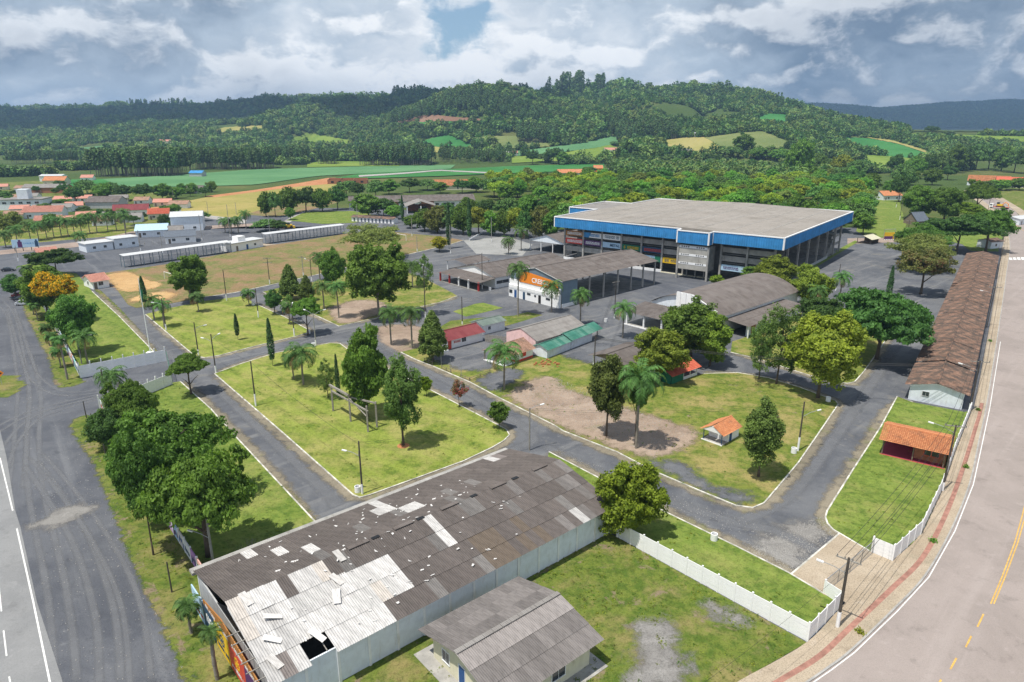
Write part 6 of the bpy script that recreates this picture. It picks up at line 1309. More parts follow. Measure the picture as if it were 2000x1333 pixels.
_g = random.Random(9)
for i, (x, y) in enumerate([(20, 418), (60, 418), (100, 415), (145, 396), (180, 442), (232, 436), (300, 404), (262, 400), (215, 396), (-10, 372), (128, 380), (40, 392)]):
    H_("small %s-roofed house in the far-left quarter, %s" % (['rust', 'brown', 'grey'][i % 3], ['at its left edge', 'near its middle', 'below the round garden tree', 'beside the long grey shed', 'by the street palms', 'near the crimson roof', 'by the hay field', 'right of the grey shed', 'behind the crimson roof', 'beyond the office block', 'near the crop field', 'behind the office tower'][i]), (x, y), _g.uniform(5, 30), _g.uniform(11, 15), _g.uniform(9, 11), 2.8, 4.5, _g.choice(['white', 'cream', 'bluewhite']), ['tilepink', 'tilebrown', 'sheetlt'][i % 3], 'flat', 1)
# ================================================================== fences and gates
def plank_wall(name, label, pts, h=2.2, bay=2.0, planks=4, mat='whiteclean', post=.09, group=None, cat="fence", cap=.18):
    """precast wall: posts and stacked planks, each its own piece; pts world polyline"""
    t = thing(name, label, cat, (*pts[0], 0), 0, group); o = Vector(pts[0]); ph = h / planks
    for a, b in zip(pts[:-1], pts[1:]):
        a, b = Vector(a), Vector(b); L = (b - a).length; n = max(1, round(L / bay)); ang = math.atan2(b.y - a.y, b.x - a.x); s = L / n
        key = (round(s, 2), ph, mat); 
        if key not in _pl: _pl[key] = (MB().box(post, s - post, -.03, .03, .015, ph - .01).mesh("plank", M[mat]), MB().box(-post, post, -.08, .08, 0, h + cap).mesh("post", M[mat]))
        for k in range(n + 1):
            p = a + (b - a) * (k / n) - o; link("post", _pl[key][1], t, (p.x, p.y, 0), (0, 0, ang))
            if k < n:
                for j in range(planks): link("plank", _pl[key][0], t, (p.x, p.y, j * ph), (0, 0, ang + random.uniform(-.004, .004)))
    return t
_pl = {}
plank_wall("precast_fence", "white precast fence dividing the grass plot from the lawn", [G(1205, 1049), G(1576, 1253)], 2.1)
plank_wall("precast_fence", "short white precast fence returning from the plot corner to the gate", [G(1577, 1253.5), G(1642, 1186)], 2.1); plank_wall("precast_fence", "tiny white fence stub holding the left gate post", [G(1609, 1161), G(1642, 1183)], 1.7, planks=3)
plank_wall("precast_fence", "white fence stub at the right gate post", [G(1702, 1080), G(1742, 1097)], 2.1); plank_wall("precast_fence", "long white fence along the street pavement beside the pavilion lawn", [G(1743, 1096), G(1797, 1046), G(1835, 966), G(1864, 882), G(1893, 810)], 2.1, planks=3)
plank_wall("precast_fence", "upper white entrance wall with tall posts", [G(158, 739), G(325, 706)], 2.6, 1.9, 3, 'whiteclean', cap=.7); plank_wall("precast_fence", "lower white entrance wall with spiked posts", [G(196, 802), G(222, 797)], 2.3, 1.9, 3, cap=.6); plank_wall("precast_fence", "lower white entrance wall beside the small open-branched tree", [G(262, 783), G(336, 752)], 2.4, 1.7, 3, cap=.6)
for nm, q in (("graffiti-painted wall along the upper verge", [(66, 560), (88, 600), (158, 739)]), ("graffiti-painted wall along the lower verge", [(200, 803), (240, 872), (330, 1028), (402, 1140)])):
    pts = [G(*p) for p in q]; t = thing("graffiti_wall", nm, "wall", (*pts[0], 0)); o = Vector(pts[0]); rg = random.Random(len(nm))
    cols = [(.70, .71, .72), (.66, .66, .66), (.30, .62, .62), (.68, .40, .34), (.72, .72, .72), (.40, .55, .70), (.62, .58, .55), (.45, .25, .50)]
    for a, b in zip(pts[:-1], pts[1:]):
        a, b = Vector(a), Vector(b); L = (b - a).length; n = round(L / 2.5); ang = math.atan2(b.y - a.y, b.x - a.x); s = L / n
        pm = MB().box(.08, s - .08, -.06, .06, 0, 2.0).mesh("wall_panel", M['tint']); qm = MB().box(-.1, .1, -.1, .1, 0, 2.15).mesh("post", M['white'])
        for k in range(n):
            p = a + (b - a) * (k / n) - o; c = link("wall_panel", pm, t, (p.x, p.y, 0), (0, 0, ang)); c.color = (*rg.choice(cols), 1); link("post", qm, t, (p.x, p.y, 0), (0, 0, ang))
            if rg.random() < .8:
                g = MB(); x = .2
                while x < s - .4: w = rg.uniform(.15, .5); z = rg.uniform(.2, .9); g.box(x, x + w, .06, .075, z, z + rg.uniform(.3, .9)); x += w + rg.uniform(.02, .2)
                gg = g.build("painted_lettering", M[rg.choice(['navy', 'redprint', 'bluedoor', 'purple', 'green'])], c); g2 = MB()
                for (vx, vy, vz) in g.v: g2.v.append((vx, -vy, vz))
                g2.f = [f[::-1] for f in g.f]; g2.build("painted_lettering", gg.data.materials[0], c)
def mesh_gate(label, p0, p1, h, mat, nb_):
    a, b = Vector(p0), Vector(p1); L = (b - a).length; t = thing("sliding_gate", label, "gate", (*p0, 0), math.degrees(math.atan2(b.y - a.y, b.x - a.x)))
    f = MB().box(0, L, -.03, .03, .08, .14).box(0, L, -.03, .03, h - .06, h)
    for k in range(nb_ + 1): f.box(L * k / nb_ - .03, L * k / nb_ + .03, -.03, .03, .08, h)
    f.build("frame", M[mat], t); w = MB(); n = int(L / .18)
    for k in range(n): w.tube((k * .18, 0, .1), (k * .18, 0, h), .008, .008, 4, False)
    for k in range(int(h / .2)): w.tube((0, 0, .15 + k * .2), (L, 0, .15 + k * .2), .008, .008, 4, False)
    w.build("wire_mesh", M['metal'], t)
mesh_gate("wire mesh sliding gate across the paved entrance", G(1611, 1160), G(1703, 1083), 1.9, 'metal', 4); mesh_gate("green wire gate at the left entrance", G(327, 705), G(337, 748), 2.2, 'green', 2)
pf = thing("railing_fence", "low rustic railing along the lawn by the small tiled cottage", "fence", (*G(863, 722), 0)); o0 = Vector(G(863, 722))
for seg_ in ([(829, 707), (845, 714)], [(863, 722), (881, 730)], [(900, 739), (917, 746)], [(918, 746), (957, 730)]):
    a, b = [Vector(G(*p)) - o0 for p in seg_]
    for z in (.35, .75): MB().tube((a.x, a.y, z), (b.x, b.y, z), .05, .05, 6).build("rail", M['wood'], pf)
    for k in range(3): p = a + (b - a) * k / 2; MB().tube((p.x, p.y, 0), (p.x, p.y, .9), .06, .06, 6).build("post", M['wood'], pf)
for i, p in enumerate([(862, 715), (880, 727), (901, 735)]):
    x, y = G(*p); tag(MB().tube((0, 0, 0), (0, 0, 2.9), .05, .04, 6).tube((0, 0, 2.9), (0, 0, 3.0), .07, .07, 6).build("metal_stake", M['metal']), ["slim metal stake left of three behind the railing", "slim metal stake in the middle behind the railing", "slim metal stake right of three behind the railing"][i], "stake").location = (x, y, 0)
# guard stones and bollards
for i in range(22):
    p = (200 + i * 16.5, 489 - i * 2.15 - (3 if i > 10 else 0)); x, y = G(*p)
    if i == 0: bo = MB().tube((0, 0, 0), (0, 0, .9), .16, .14, 8).tube((0, 0, .9), (0, 0, 1.0), .14, .05, 8).mesh("bollard", M['conc'])
    tag(link("bollard", bo, None, (x, y, 0)), "small concrete bollard edging the far-left road", "bollard", "bollards edging the far-left road")
stn = MB().prism([(-.9, -.25), (.9, -.25), (.8, .25), (-.8, .25)], 0, .5).mesh("kerb_stone", M['whiteclean'])
for i in range(9):
    x, y = G(920 + i * 3.0, 468 - i * 1.8); tag(link("kerb_stone", stn, None, (x, y, 0), (0, 0, .9), (.8, .8, 1)), "white guard stone lining the far road bend", "stone", "white guard stones at the road bend")
for i in range(7):
    x, y = G(1050 + i * 7, 456 + i * .5); tag(link("kerb_stone", stn, None, (x, y, 0), (0, 0, 0), (.8, .8, 1)), "white guard stone at the wood's edge near the dumpster", "stone", "white guard stones at the wood's edge")
# ================================================================== poles, lamps, wires
def arm_lamp(t, h, ang, L=1.9, up=.7):
    c, s = math.cos(R(ang)), math.sin(R(ang)); a = MB().path([(0, 0, h), (c * L * .5, s * L * .5, h + up * .7), (c * L, s * L, h + up)], .035, 6).build("lamp_arm", M['metal'], t)
    l = MB().box(-.34, .34, -.11, .11, -.06, .06).box(-.26, .26, -.08, .08, -.1, -.06).build("lamp_head", M['whiteclean'], t); l.location = (c * (L + .25), s * (L + .25), h + up); l.rotation_euler = (0, R(-8), R(ang))
def pole(label, bx, by, ty, mat='pole', white=1.1, arms=(), cross=(), name="utility_pole", r=.13, h=None, lean=(0, 0)):
    x, y = G(bx, by); h = h or HT(by, ty); t = thing(name, label, "pole", (x, y, 0)); z0 = .0
    if white: MB().tube((0, 0, 0), (0, 0, white), r + .03, r + .025, 10).build("whitewashed_foot", M['whiteclean'], t)
    MB().tube((0, 0, white * .97 if white else 0), (0, 0, h), r, r * .75, 10).build("shaft", M[mat], t)
    for a in arms: arm_lamp(t, h * a[1], a[0], *(a[2:] if len(a) > 2 else ()))
    for (z, a, L) in cross:
        c = MB().box(-L / 2, L / 2, -.06, .06, -.06, .06).build("crossarm", M['poleconc' if mat == 'poleconc' else 'woodgrey'], t); c.location = (0, 0, h - z); c.rotation_euler = (0, 0, R(a))
        for k in range(4): i_ = MB().tube((0, 0, .06), (0, 0, .26), .05, .06, 6).build("insulator", M['concdark'], c); i_.location = (-L / 2 + .1 + k * (L - .2) / 3, 0, 0)
    if lean != (0, 0): t.rotation_euler = (R(lean[0]), R(lean[1]), 0)
    if cross or arms:
        b = MB()
        for k in range(3): b.box(-.2, -.1, -.04, .04, h - 1.6 - k * .25, h - 1.5 - k * .25)
        b.build("rack", M['concdark'], t)
    return (x, y, h)
P1 = pole("dark lamp pole beside a white bin on the central lawn's corner", 708, 966, 862, arms=((170, .72),), white=1.6)
P2 = pole("wooden pole between the front road and the warehouse ridge", 1034, 880, 797, white=0, arms=((20, .97, 1.8, .5),), mat='woodgrey')
P3 = pole("bare pole with long white foot on the central lawn's left kerb", 500, 794, 706, white=2.4); P4 = pole("lamp pole at the central lawn's top-left corner", 422, 729, 653, white=1.6, arms=((165, .80), (70, .85)))
P5 = pole("leaning pole on the left lawn beside the double lamp", 388, 695, 630, white=1.4, arms=((20, .8),)); P6 = pole("pole on the flag lawn beside the drooping palm", 325, 646, 583, white=1.7, arms=((190, .8),))
P7 = pole("pole at the pitch kerb left of the conical thujas", 443, 588, 527, white=1.9); P8 = pole("double-crossarm pole at the pitch kerb", 527, 555, 504, white=1.4, cross=((.2, 10, 2.6), (1.6, 10, 2.6))); P9 = pole("white concrete floodlight pole at the pitch kerb", 593, 542, 500, 'poleconc', 1.6, cross=((.6, 10, 2.4),))
P10 = pole("pole right of the floodlight pole by the pitch", 609, 549, 507, white=1.4, arms=((150, .9),)); P11 = pole("pole on the lawn edge by the white bin and small palm", 505, 621, 564, white=1.9)
P12 = pole("lamp pole in front of the small round corner tree", 575, 657, 592, white=2.0, arms=((100, .85),)); P13 = pole("twin-armed street lamp at the junction with white plinth", 617, 676, 612, 'poleconc', 1.4, arms=((150, .93, 2.4, 1.0), (30, .93, 2.4, 1.0)), name="street_lamp")
P14 = pole("tall lamp pole by the tall thin-crowned tree", 831, 622, 520, white=1.8, arms=((100, .95),)); P15 = pole("plain pole on the small grass triangle", 903, 634, 580, white=.8); P16 = pole("tall pole at the red porch corner", 942, 566, 495, white=1.5)
P17 = pole("crossarm pole before the arched hall's porch", 1200, 622, 550, white=1.2, cross=((.2, 40, 2.8), (.9, 40, 2.2))); P18 = pole("pole with meter box between the brown shed and the palm", 1160, 733, 655, white=1.9)
P19 = pole("lamp pole beside a white bin at the lane's bend", 1558, 882, 785, white=2.4, arms=((15, .70, 2.6, .8),)); P20 = pole("pole among the trees north of the inner lane", 1483, 705, 660, white=1.2); P21 = pole("leaning pole on the grey apron by the palm", 1632, 568, 516, white=1.0, lean=(0, 3))
P22 = pole("street pole with broad crossarm beside the gate", 1635, 1226, 1090, white=1.9, cross=((.25, -40, 2.3),), r=.16, arms=((150, .78, 2.2, .6),)); P23 = pole("street pole at the pavilion's corner", 1840, 960, 868, white=1.4, cross=((.2, -20, 2.6),), arms=((150, .88, 2.6, .9),), h=10)
P24 = pole("street pole at the near end of the long tiled building", 1893, 805, 705, white=1.6, cross=((.2, -15, 3.0),), r=.17, arms=((140, .8, 2.5, .8),)); P25 = pole("street pole halfway along the tiled building", 1927, 640, 560, white=0, cross=((.2, -15, 2.8),), h=10.5, arms=((150, .8, 2.4, .8),)); P26 = pole("street pole near the far end of the tiled building", 1946, 545, 470, white=0, cross=((.2, -15, 2.8),), h=10.5); P27 = pole("street pole by the tiled building's end booth", 1957, 480, 415, white=1.0, cross=((.3, -10, 2.8),), h=10.5, arms=((150, .8),))
P28 = pole("street pole near the truck", 1927, 425, 380, white=0, cross=((.3, -5, 2.8),), h=10); P29 = pole("street pole at the road's far bend", 1898, 400, 372, white=0, cross=((.3, -5, 2.8),), h=10); P30 = pole("crossarm pole by the park lawn's corner", 1770, 470, 430, white=1.5, cross=((.3, 0, 2.6),)); P31 = pole("white-footed pole on the park lawn's right edge", 1757, 430, 385, white=2.2); P32 = pole("white-footed pole farther up the park lawn", 1750, 406, 372, white=2.0)
P33 = pole("lamp pole at the damaged warehouse's left corner", 418, 1110, 1045, 'poleconc', 0, arms=((165, .6, 2.2, .6),), h=6.5, r=.16); P34 = pole("pole leaning in the trees by the lower entrance wall", 212, 800, 722, white=1.4); P35 = pole("lamp pole behind the upper entrance wall", 160, 712, 660, white=0, arms=((30, .92, 2.2, .7),), mat='poleconc'); P36 = pole("thin pole by the grey-green tree on the left lawn", 128, 665, 600, white=1.8)
for i, (x, y, ty) in enumerate([(960, 472, 425), (880, 495, 440), (805, 462, 426), (917, 470, 425), (815, 492, 462), (700, 455, 400), (450, 463, 400), (528, 462, 420), (318, 494, 455), (275, 490, 450), (395, 470, 420), (340, 395, 372), (135, 392, 370), (84, 396, 372), (192, 400, 378), (253, 412, 385), (462, 420, 395), (407, 420, 395), (36, 510, 480)]):
    pole("slim utility pole of the distant streets and parking road", x, y, ty, 'poleconc', 1.2 if y > 450 else 0, r=.14); bpy.context.scene.collection.objects[-1]
for o in bpy.data.objects:
    if o.get("label") == "slim utility pole of the distant streets and parking road": o["group"] = "distant utility poles"
def wire(label, pts, sag=.6, r=.018, n=10, offs=((0, 0),)):
    m = MB()
    for ox, oz in offs:
        for a, b in zip(pts[:-1], pts[1:]):
            a, b = Vector(a), Vector(b); d = (b - a); s = Vector((-d.y, d.x, 0)).normalized() * ox; pp = []
            for k in range(n + 1): t = k / n; q = a + d * t + s; pp.append((q.x, q.y, q.z + oz - sag * 4 * t * (1 - t)))
            m.path(pp, r, 4)
    return tag(m.build("overhead_cable", M['wire']), label, "cable")
top = lambda P, d=.1: (P[0], P[1], P[2] - d)
lines4 = ((-1, .2), (-.35, .2), (.35, .2), (1, .2))
wire("street power lines strung along the long tiled building", [top(P22), top(P23), top(P24), top(P25), top(P26), top(P27), top(P28), top(P29)], .9, .022, 10, lines4); wire("lower telephone cable along the street poles", [top(P22, 1.6), top(P23, 1.6), top(P24, 1.6), top(P25, 1.6), top(P26, 1.6), top(P27, 1.6)], .7, .022)
wire("bundle of cables crossing the lane to the brown shed pole", [top(P24, 1.0), top(P18, .6), top(P17, .5)], 1.4, .022, 14, ((-.3, 0), (0, .2), (.3, 0), (0, -.2))); wire("cables along the front road between wooden poles", [top(P1, .5), top(P2, .3), top(P19, .6)], .9, .012, 10, ((0, 0), (.1, .25))); wire("cables along the central lawn's left poles", [top(P1, .5), top(P3, .2), top(P4, .3), top(P5, .2), top(P6, .2)], .6, .012, 8, ((0, 0), (.1, .2)))
wire("long cable from the gate pole over the grass plot", [top(P22, 1.2), (5, 35, 7.5), (-8, 22, 8)], .8, .012); wire("cables along the pitch kerb poles", [top(P7, .2), top(P8, .2), top(P9, .2), top(P10, .2)], .5, .012, 8, ((0, 0), (.2, .15)))
# ================================================================== small things
for px, lb_ in (((1394, 1056), "white concrete ring bin on the strip by the front road"), ((699, 962), "white concrete ring bin at the dark lamp pole"), ((1617, 785), "white concrete ring bin at the lane corner"), ((1550, 886), "white concrete ring bin by the lane-bend lamp pole"), ((1183, 629), "white box bin at the hall porch corner"), ((495, 597), "white bin near the pitch road palm"), ((603, 652), "white bin under the small corner tree"), ((612, 678), "white plinth bin by the twin-armed lamp"), ((957, 567), "white bin by the red-porched shed")):
    t = thing("litter_bin", lb_, "bin", (*G(*px), 0)); m = MB(); n = 16
    for (r0, z0, r1, z1) in ((.42, 0, .42, .95), (.42, .95, .34, .95), (.34, .95, .34, .3)):
        o = len(m.v)
        for k in range(n): a = 6.283 * k / n; m.v += [(math.cos(a) * r0, math.sin(a) * r0, z0), (math.cos(a) * r1, math.sin(a) * r1, z1)]
        m.f += [(o + 2 * k, o + 2 * ((k + 1) % n), o + 2 * ((k + 1) % n) + 1, o + 2 * k + 1) for k in range(n)]
    m.build("ring", M['whiteclean'], t); MB().prism([(math.cos(6.283 * k / n) * .34, math.sin(6.283 * k / n) * .34) for k in range(n)], .05, .3).build("contents", M['dark'], t)
    MB().tube((0, 0, .12), (0, 0, .2), .44, .44, 16, False).build("rim_band", M['white'], t)
# timber portal frame
po = Vector(G(651, 804)); pt = thing("timber_portal", "grey timber portal with two beams on four posts on the central lawn", "frame", (po.x, po.y, 0)); d1 = (Vector(G(719, 845)) - po); d2 = d1.normalized(); nn = Vector((-d2.y, d2.x)) * -2.3; pn = [Vector((0, 0)), d1 * .52, d1, d1 * .95 - nn * .9]
for p in pn: MB().box(p.x - .13, p.x + .13, p.y - .13, p.y + .13, 0, 4.7).build("post", M['woodgrey'], pt)
def beam(a, b, z, w=.15, hh=.34, name="beam"):
    o = MB().box(0, (b - a).length, -w, w, z - hh, z).build(name, M['woodgrey'], pt); o.location = (a.x, a.y, 0); o.rotation_euler = (0, 0, math.atan2((b - a).y, (b - a).x)); return o
beam(pn[0] - d2 * .6, pn[1] + d2 * .1, 5.0); beam(pn[0], pn[2] + d2 * .4, 4.0, .1, .25); beam(pn[1] - nn * .1, pn[3] + d2 * .2, 4.6, .1, .25); MB().tube((pn[1].x, pn[1].y, 4.4), (pn[2].x, pn[2].y, 2.8), .09, .09, 6).build("brace", M['woodgrey'], pt)
# mulch ring at the tree
tag(MB().tube((0, 0, .1), (0, 0, .22), 1.0, .7, 14).build("mulch_ring", M['earth']), "reddish mulch ring round the tall grey-green tree", "mulch").location = (*G(788, 872), 0)
# flagpole
fx, fy = G(294, 690); fp = thing("flagpole", "tall white flagpole with a limp green flag on a square base", "flagpole", (fx, fy, 0)); MB().box(-.8, .8, -.6, .6, 0, .25).build("base", M['whiteclean'], fp); MB().tube((0, 0, .25), (0, 0, 17), .11, .06, 8).build("shaft", M['whiteclean'], fp)
fl_ = MB(); 
for i in range(6):
    for j in range(8): pass
fl_.v = [(.06 + .05 * i + .06 * math.sin(i * 2 + j), .10 * math.sin(i * 2.2 + j * .4), 14.5 - j * .4) for i in range(7) for j in range(8)]; fl_.f = [(i * 8 + j, i * 8 + j + 1, i * 8 + j + 9, i * 8 + j + 8) for i in range(6) for j in range(7)]; fl_.build("flag", M['green'], fp, True)
# billboard
bb = thing("billboard", "wide pale blue roadside billboard with a dark figure at each end", "billboard", (*G(26, 492), 0), 16); MB().box(0, 9.5, 0, .15, 1.6, 4.8).build("panel", M['skyblue'], bb); posts(bb, [(.6, .3), (3.5, .3), (6.5, .3), (9, .3)], 4.6, .1, 'pole')
MB().prism_x([(0, 0), (.1, 0), (.1, .1), (0, .1)], 0, .1).build("bracket", M['pole'], bb); MB().box(2.0, 3.6, -.03, 0, 1.65, 3.9).box(2.4, 3.2, -.03, 0, 3.9, 4.6).build("printed_figure", M['purple'], bb); MB().box(8.1, 9.3, -.03, 0, 1.65, 3.9).box(8.4, 9.0, -.03, 0, 3.9, 4.6).build("printed_figure", M['navy'], bb); glyphs(bb, 4.2, 7.6, .5, lambda m, a, b, c, d: m.box(a, b, -.03, 0, 2.9 + c, 2.9 + d), 'blue', 8)
# warning sign at the left edge
ws = thing("warning_sign", "orange diamond warning sign with black arrow at the left edge", "sign", (*G(4, 752), 0), 20); MB().tube((0, 0, 0), (0, 0, 2.6), .05, .05, 6).build("post", M['metal'], ws); dm = MB().add([(-.75, -.06, 2.4), (0, -.06, 1.65), (.75, -.06, 2.4), (0, -.06, 3.15), (-.75, -.03, 2.4), (0, -.03, 1.65), (.75, -.03, 2.4), (0, -.03, 3.15)], [(0, 1, 2, 3), (7, 6, 5, 4), (0, 4, 5, 1), (1, 5, 6, 2), (2, 6, 7, 3), (3, 7, 4, 0)]).build("plate", M['orange'], ws); MB().box(-.4, .2, -.08, -.06, 2.33, 2.47).add([(.15, -.07, 2.2), (.45, -.07, 2.4), (.15, -.07, 2.6)], [(0, 1, 2)]).build("arrow", M['dark'], dm)
patch("weedy_patch", [(-30, 745), (10, 738), (22, 752), (18, 768), (-30, 775)], M['verge'], .03)
# stakes on the verge
for i, (x, y, ty) in enumerate([(169, 817, 784), (181, 833, 808), (208, 897, 868), (336, 1158, 1098), (112, 672, 640)]):
    q = tag(MB().tube((0, 0, 0), (random.uniform(-.15, .15), 0, HT(y, ty)), .09, .07, 7).build("wooden_stake", M['pole']), ["dark stake nearest the lower entrance wall", "second short stake below the entrance wall", "stake on the lower verge under the trees", "lone stake on the verge near the banner wall", "stake among the young palms"][i], "stake"); q.location = (*G(x, y), 0)
# cars
def car(label, px, ang, mat, group="cars parked by the left wall", s=1.0):
    t = thing("parked_car", label, "car", (*G(*px), 0), ang, group); W = .86
    prof = [(-2.0, .32), (-2.05, .62), (-1.95, .92), (-1.55, .98), (-1.15, 1.40), (-.4, 1.47), (.45, 1.43), (1.0, 1.0), (1.75, .86), (2.0, .66), (2.02, .34)]
    m = MB(); n = len(prof); vs_ = []
    for y, k in ((-W, 1), (-W * .98, 0), (W * .98, 0), (W, 1)): pass
    for sgn in (-1, 1):
        for (x, z) in prof: vs_.append((x, sgn * (W if z < 1.0 else W - .16 * (z - 1.0) / .47), z))
    m.add(vs_, [tuple(range(n - 1, -1, -1)), tuple(range(n, 2 * n))] + [(i, (i + 1) % n, n + (i + 1) % n, n + i) for i in range(n)]); m.build("body", M[mat], t)
    for sg in (-1, 1):
        y = sg * (W - .03); MB().prism_x([(y - .03 * sg - .02, 0)] * 0 or [(0, 0), (.01, 0), (.01, .01)], 0, .01) ; g = MB()
        for q in ([(-1.4, 1.02), (-1.1, 1.34), (-.45, 1.40), (-.45, 1.0)], [(-.38, 1.0), (-.38, 1.40), (.35, 1.37), (.85, 1.0)]): g.add([(x, sg * (W + .012 - .16 * max(0, z - 1.0) / .47), z) for x, z in q], [(0, 1, 2, 3) if sg < 0 else (3, 2, 1, 0)])
        g.build("side_window", M['glass'], t)
    MB().add([(.48, -.66, 1.42), (.48, .66, 1.42), (.99, .74, 1.03), (.99, -.74, 1.03)], [(0, 3, 2, 1)]).build("windscreen", M['glass'], t).location.z = .012
    MB().add([(-1.17, -.66, 1.40), (-1.17, .66, 1.40), (-1.54, .74, 1.0), (-1.54, -.74, 1.0)], [(0, 1, 2, 3)]).build("rear_window", M['glass'], t).location.x = -.012
    for x in (-1.25, 1.25):
        for sg in (-1, 1): w = MB().tube((x, sg * .70, .31), (x, sg * .89, .31), .31, .31, 14).build("wheel", M['tyre'], t); MB().tube((x, sg * .885, .31), (x, sg * .90, .31), .18, .17, 10).build("rim", M['metal'], w)
    for sg in (-1, 1): MB().box(1.9, 2.03, sg * .62 - .16, sg * .62 + .16, .62, .76).build("headlight", M['whiteclean'], t); MB().box(-2.06, -1.95, sg * .66 - .12, sg * .66 + .12, .66, .86).build("tail_light", M['redprint'], t)
    return t
car("silver hatchback parked nearest the young palms", (47, 596), 15, 'carsilver'); car("dark blue car parked between the silver hatchback and the red one", (44, 588), 15, 'cardark'); car("dark red car parked farthest under the dark tree", (40, 580), 15, 'carred'); car("black car alone on the road at the upper left", (17, 530), 20, 'cardark', None)
# truck with yellow machine
tk = thing("flatbed_truck", "flatbed truck with white cab carrying yellow machinery on the street", "truck", (*G(1952, 408), 0), 130)
MB().box(-5, 3.2, -1.25, 1.25, .9, 1.15).build("bed", M['tilered'], tk); cb = MB().prism_x([(-1.2, .6), (1.2, .6), (1.2, 2.9), (-1.2, 2.9)], 3.4, 5.4).build("cab", M['whiteclean'], tk); MB().box(5.4, 5.43, -1.05, 1.05, 1.7, 2.6).build("windscreen", M['glass'], cb); MB().box(3.9, 5.0, -1.23, -1.2, 1.7, 2.5).build("side_window", M['glass'], cb); MB().box(3.9, 5.0, 1.2, 1.23, 1.7, 2.5).build("side_window", M['glass'], cb)
for x in (-4, -2.8, 4.3):
    for sg in (-1, 1): MB().tube((x, sg * .95, .5), (x, sg * 1.25, .5), .5, .5, 14).build("wheel", M['tyre'], tk)
mc = thing("yellow_machine", "yellow digger machinery loaded on the flatbed truck", "machine", (*G(1952, 408), 1.15), 130); MB().box(-1.5, 1.5, -1.0, 1.0, .3, 1.6).build("engine_body", M['yellow'], mc); MB().box(.4, 1.7, -.7, .7, 1.6, 2.7).build("operator_cab", M['glass'], mc); MB().box(-2.2, 2.0, -1.15, -.7, 0, .6).build("track", M['tyre'], mc); MB().box(-2.2, 2.0, .7, 1.15, 0, .6).build("track", M['tyre'], mc); MB().path([(-1, 0, 1.5), (-2.6, 0, 2.9), (-4.2, 0, 2.0), (-4.4, 0, .6)], .2, 6).build("boom", M['orange'], mc)
# shelter, painted board, playground bits
sh = gable_house("shelter", "small open shelter with cream roof on the park's paved strip", "shelter", (*G(1700, 478), 0), 38, 7, 6, 2.3, 3.4, 'wood', m_plain('cream_roof', (.55, .52, .38), .7, .1), 'flat', walls=('x1',), over=.8, overx=.8); posts(sh, [(.2, .2), (.2, 5.8), (6.8, .2)], 2.3, .1, 'wood')
ob_ = thing("painted_board", "orange painted board under a steel arch on the paved strip", "board", (*G(1726, 469), 0), 4); MB().box(0, 6.4, 0, .15, .3, 3.3).build("board", M['yellow'], ob_); MB().box(.1, 4.0, -.04, 0, .3, 1.6).build("printed_block", M['purple'], ob_); MB().box(4.4, 5.2, -.04, 0, .8, 2.6).build("printed_block", M['pole'], ob_); MB().path([(-.2, 0, 0), (-.2, 0, 4.6), (4.8, 0, 4.8), (4.8, 0, 0)], .1, 6).build("arch_pipe", M['metal'], ob_)
for k in range(8): MB().box(k * .8, k * .8 + .45, -.3, -.2, 0, .35).build("kerb_block", M['whiteclean'], ob_)
gl = thing("goal", "white football goal at the pitch's near end", "goal", (*G(322, 545), 0), -40); MB().path([(0, 0, 0), (0, 0, 2.4), (7, 0, 2.4), (7, 0, 0)], .07, 6).build("goal_frame", M['whiteclean'], gl); MB().path([(0, 0, 2.4), (0, 1.6, 0)], .04, 5).path([(7, 0, 2.4), (7, 1.6, 0)], .04, 5).build("net_stay", M['metal'], gl)
gl2 = thing("goal", "white football goal at the pitch's far right end", "goal", (*G(775, 468), 0), -45); MB().path([(0, 0, 0), (0, 0, 2.6), (7, 0, 2.6), (7, 0, 0)], .08, 6).build("goal_frame", M['whiteclean'], gl2)
dg = thing("loader", "yellow wheel loader on the heap by the far parking road", "machine", (*G(563, 447), 0), 30); MB().box(-2, 2, -1, 1, .8, 2.0).build("engine_body", M['yellow'], dg); MB().box(-.6, .8, -.8, .8, 2.0, 3.0).build("operator_cab", M['glass'], dg); MB().box(2.2, 3.2, -1.2, 1.2, .2, 1.2).build("bucket", M['yellow'], dg)
for x in (-1.4, 1.4):
    for sg in (-1, 1): MB().tube((x, sg * .9, .7), (x, sg * 1.3, .7), .7, .7, 12).build("wheel", M['tyre'], dg)
hp = MB(); rh_ = random.Random(2)
for k in range(60): x, y = rh_.gauss(0, 2.6), rh_.gauss(0, 1.2); hp.prism([(x - .5, y - .4), (x + .5, y - .3), (x + .4, y + .4), (x - .4, y + .5)], 0, rh_.uniform(.3, 1.2))
tag(hp.build("rubble_heap", M['ochre']), "heap of sandy rubble beside the yellow loader", "heap").location = (*G(545, 447), 0)
bk = MB(); rh_ = random.Random(3)
for k in range(26): x, y = rh_.gauss(0, 1.3), rh_.gauss(0, .8); bk.prism([(x - .2, y - .15), (x + .2, y - .12), (x + .18, y + .15), (x - .2, y + .18)], 0, rh_.uniform(.12, .4))
tag(bk.build("stone_pile", M['earth']), "small scatter of orange stones on the grass by the green huts", "stones").location = (*G(1066, 712), .1)
sk = thing("dumpster", "pale roofed skip at the edge of the wood", "container", (*G(1027, 457), 0), 5); MB().box(0, 9, 0, 4, 0, 3.4).build("body", M['grey'], sk); MB().box(-.2, 9.2, -.2, 4.2, 3.4, 3.7).build("lid", M['sheetlt'], sk)
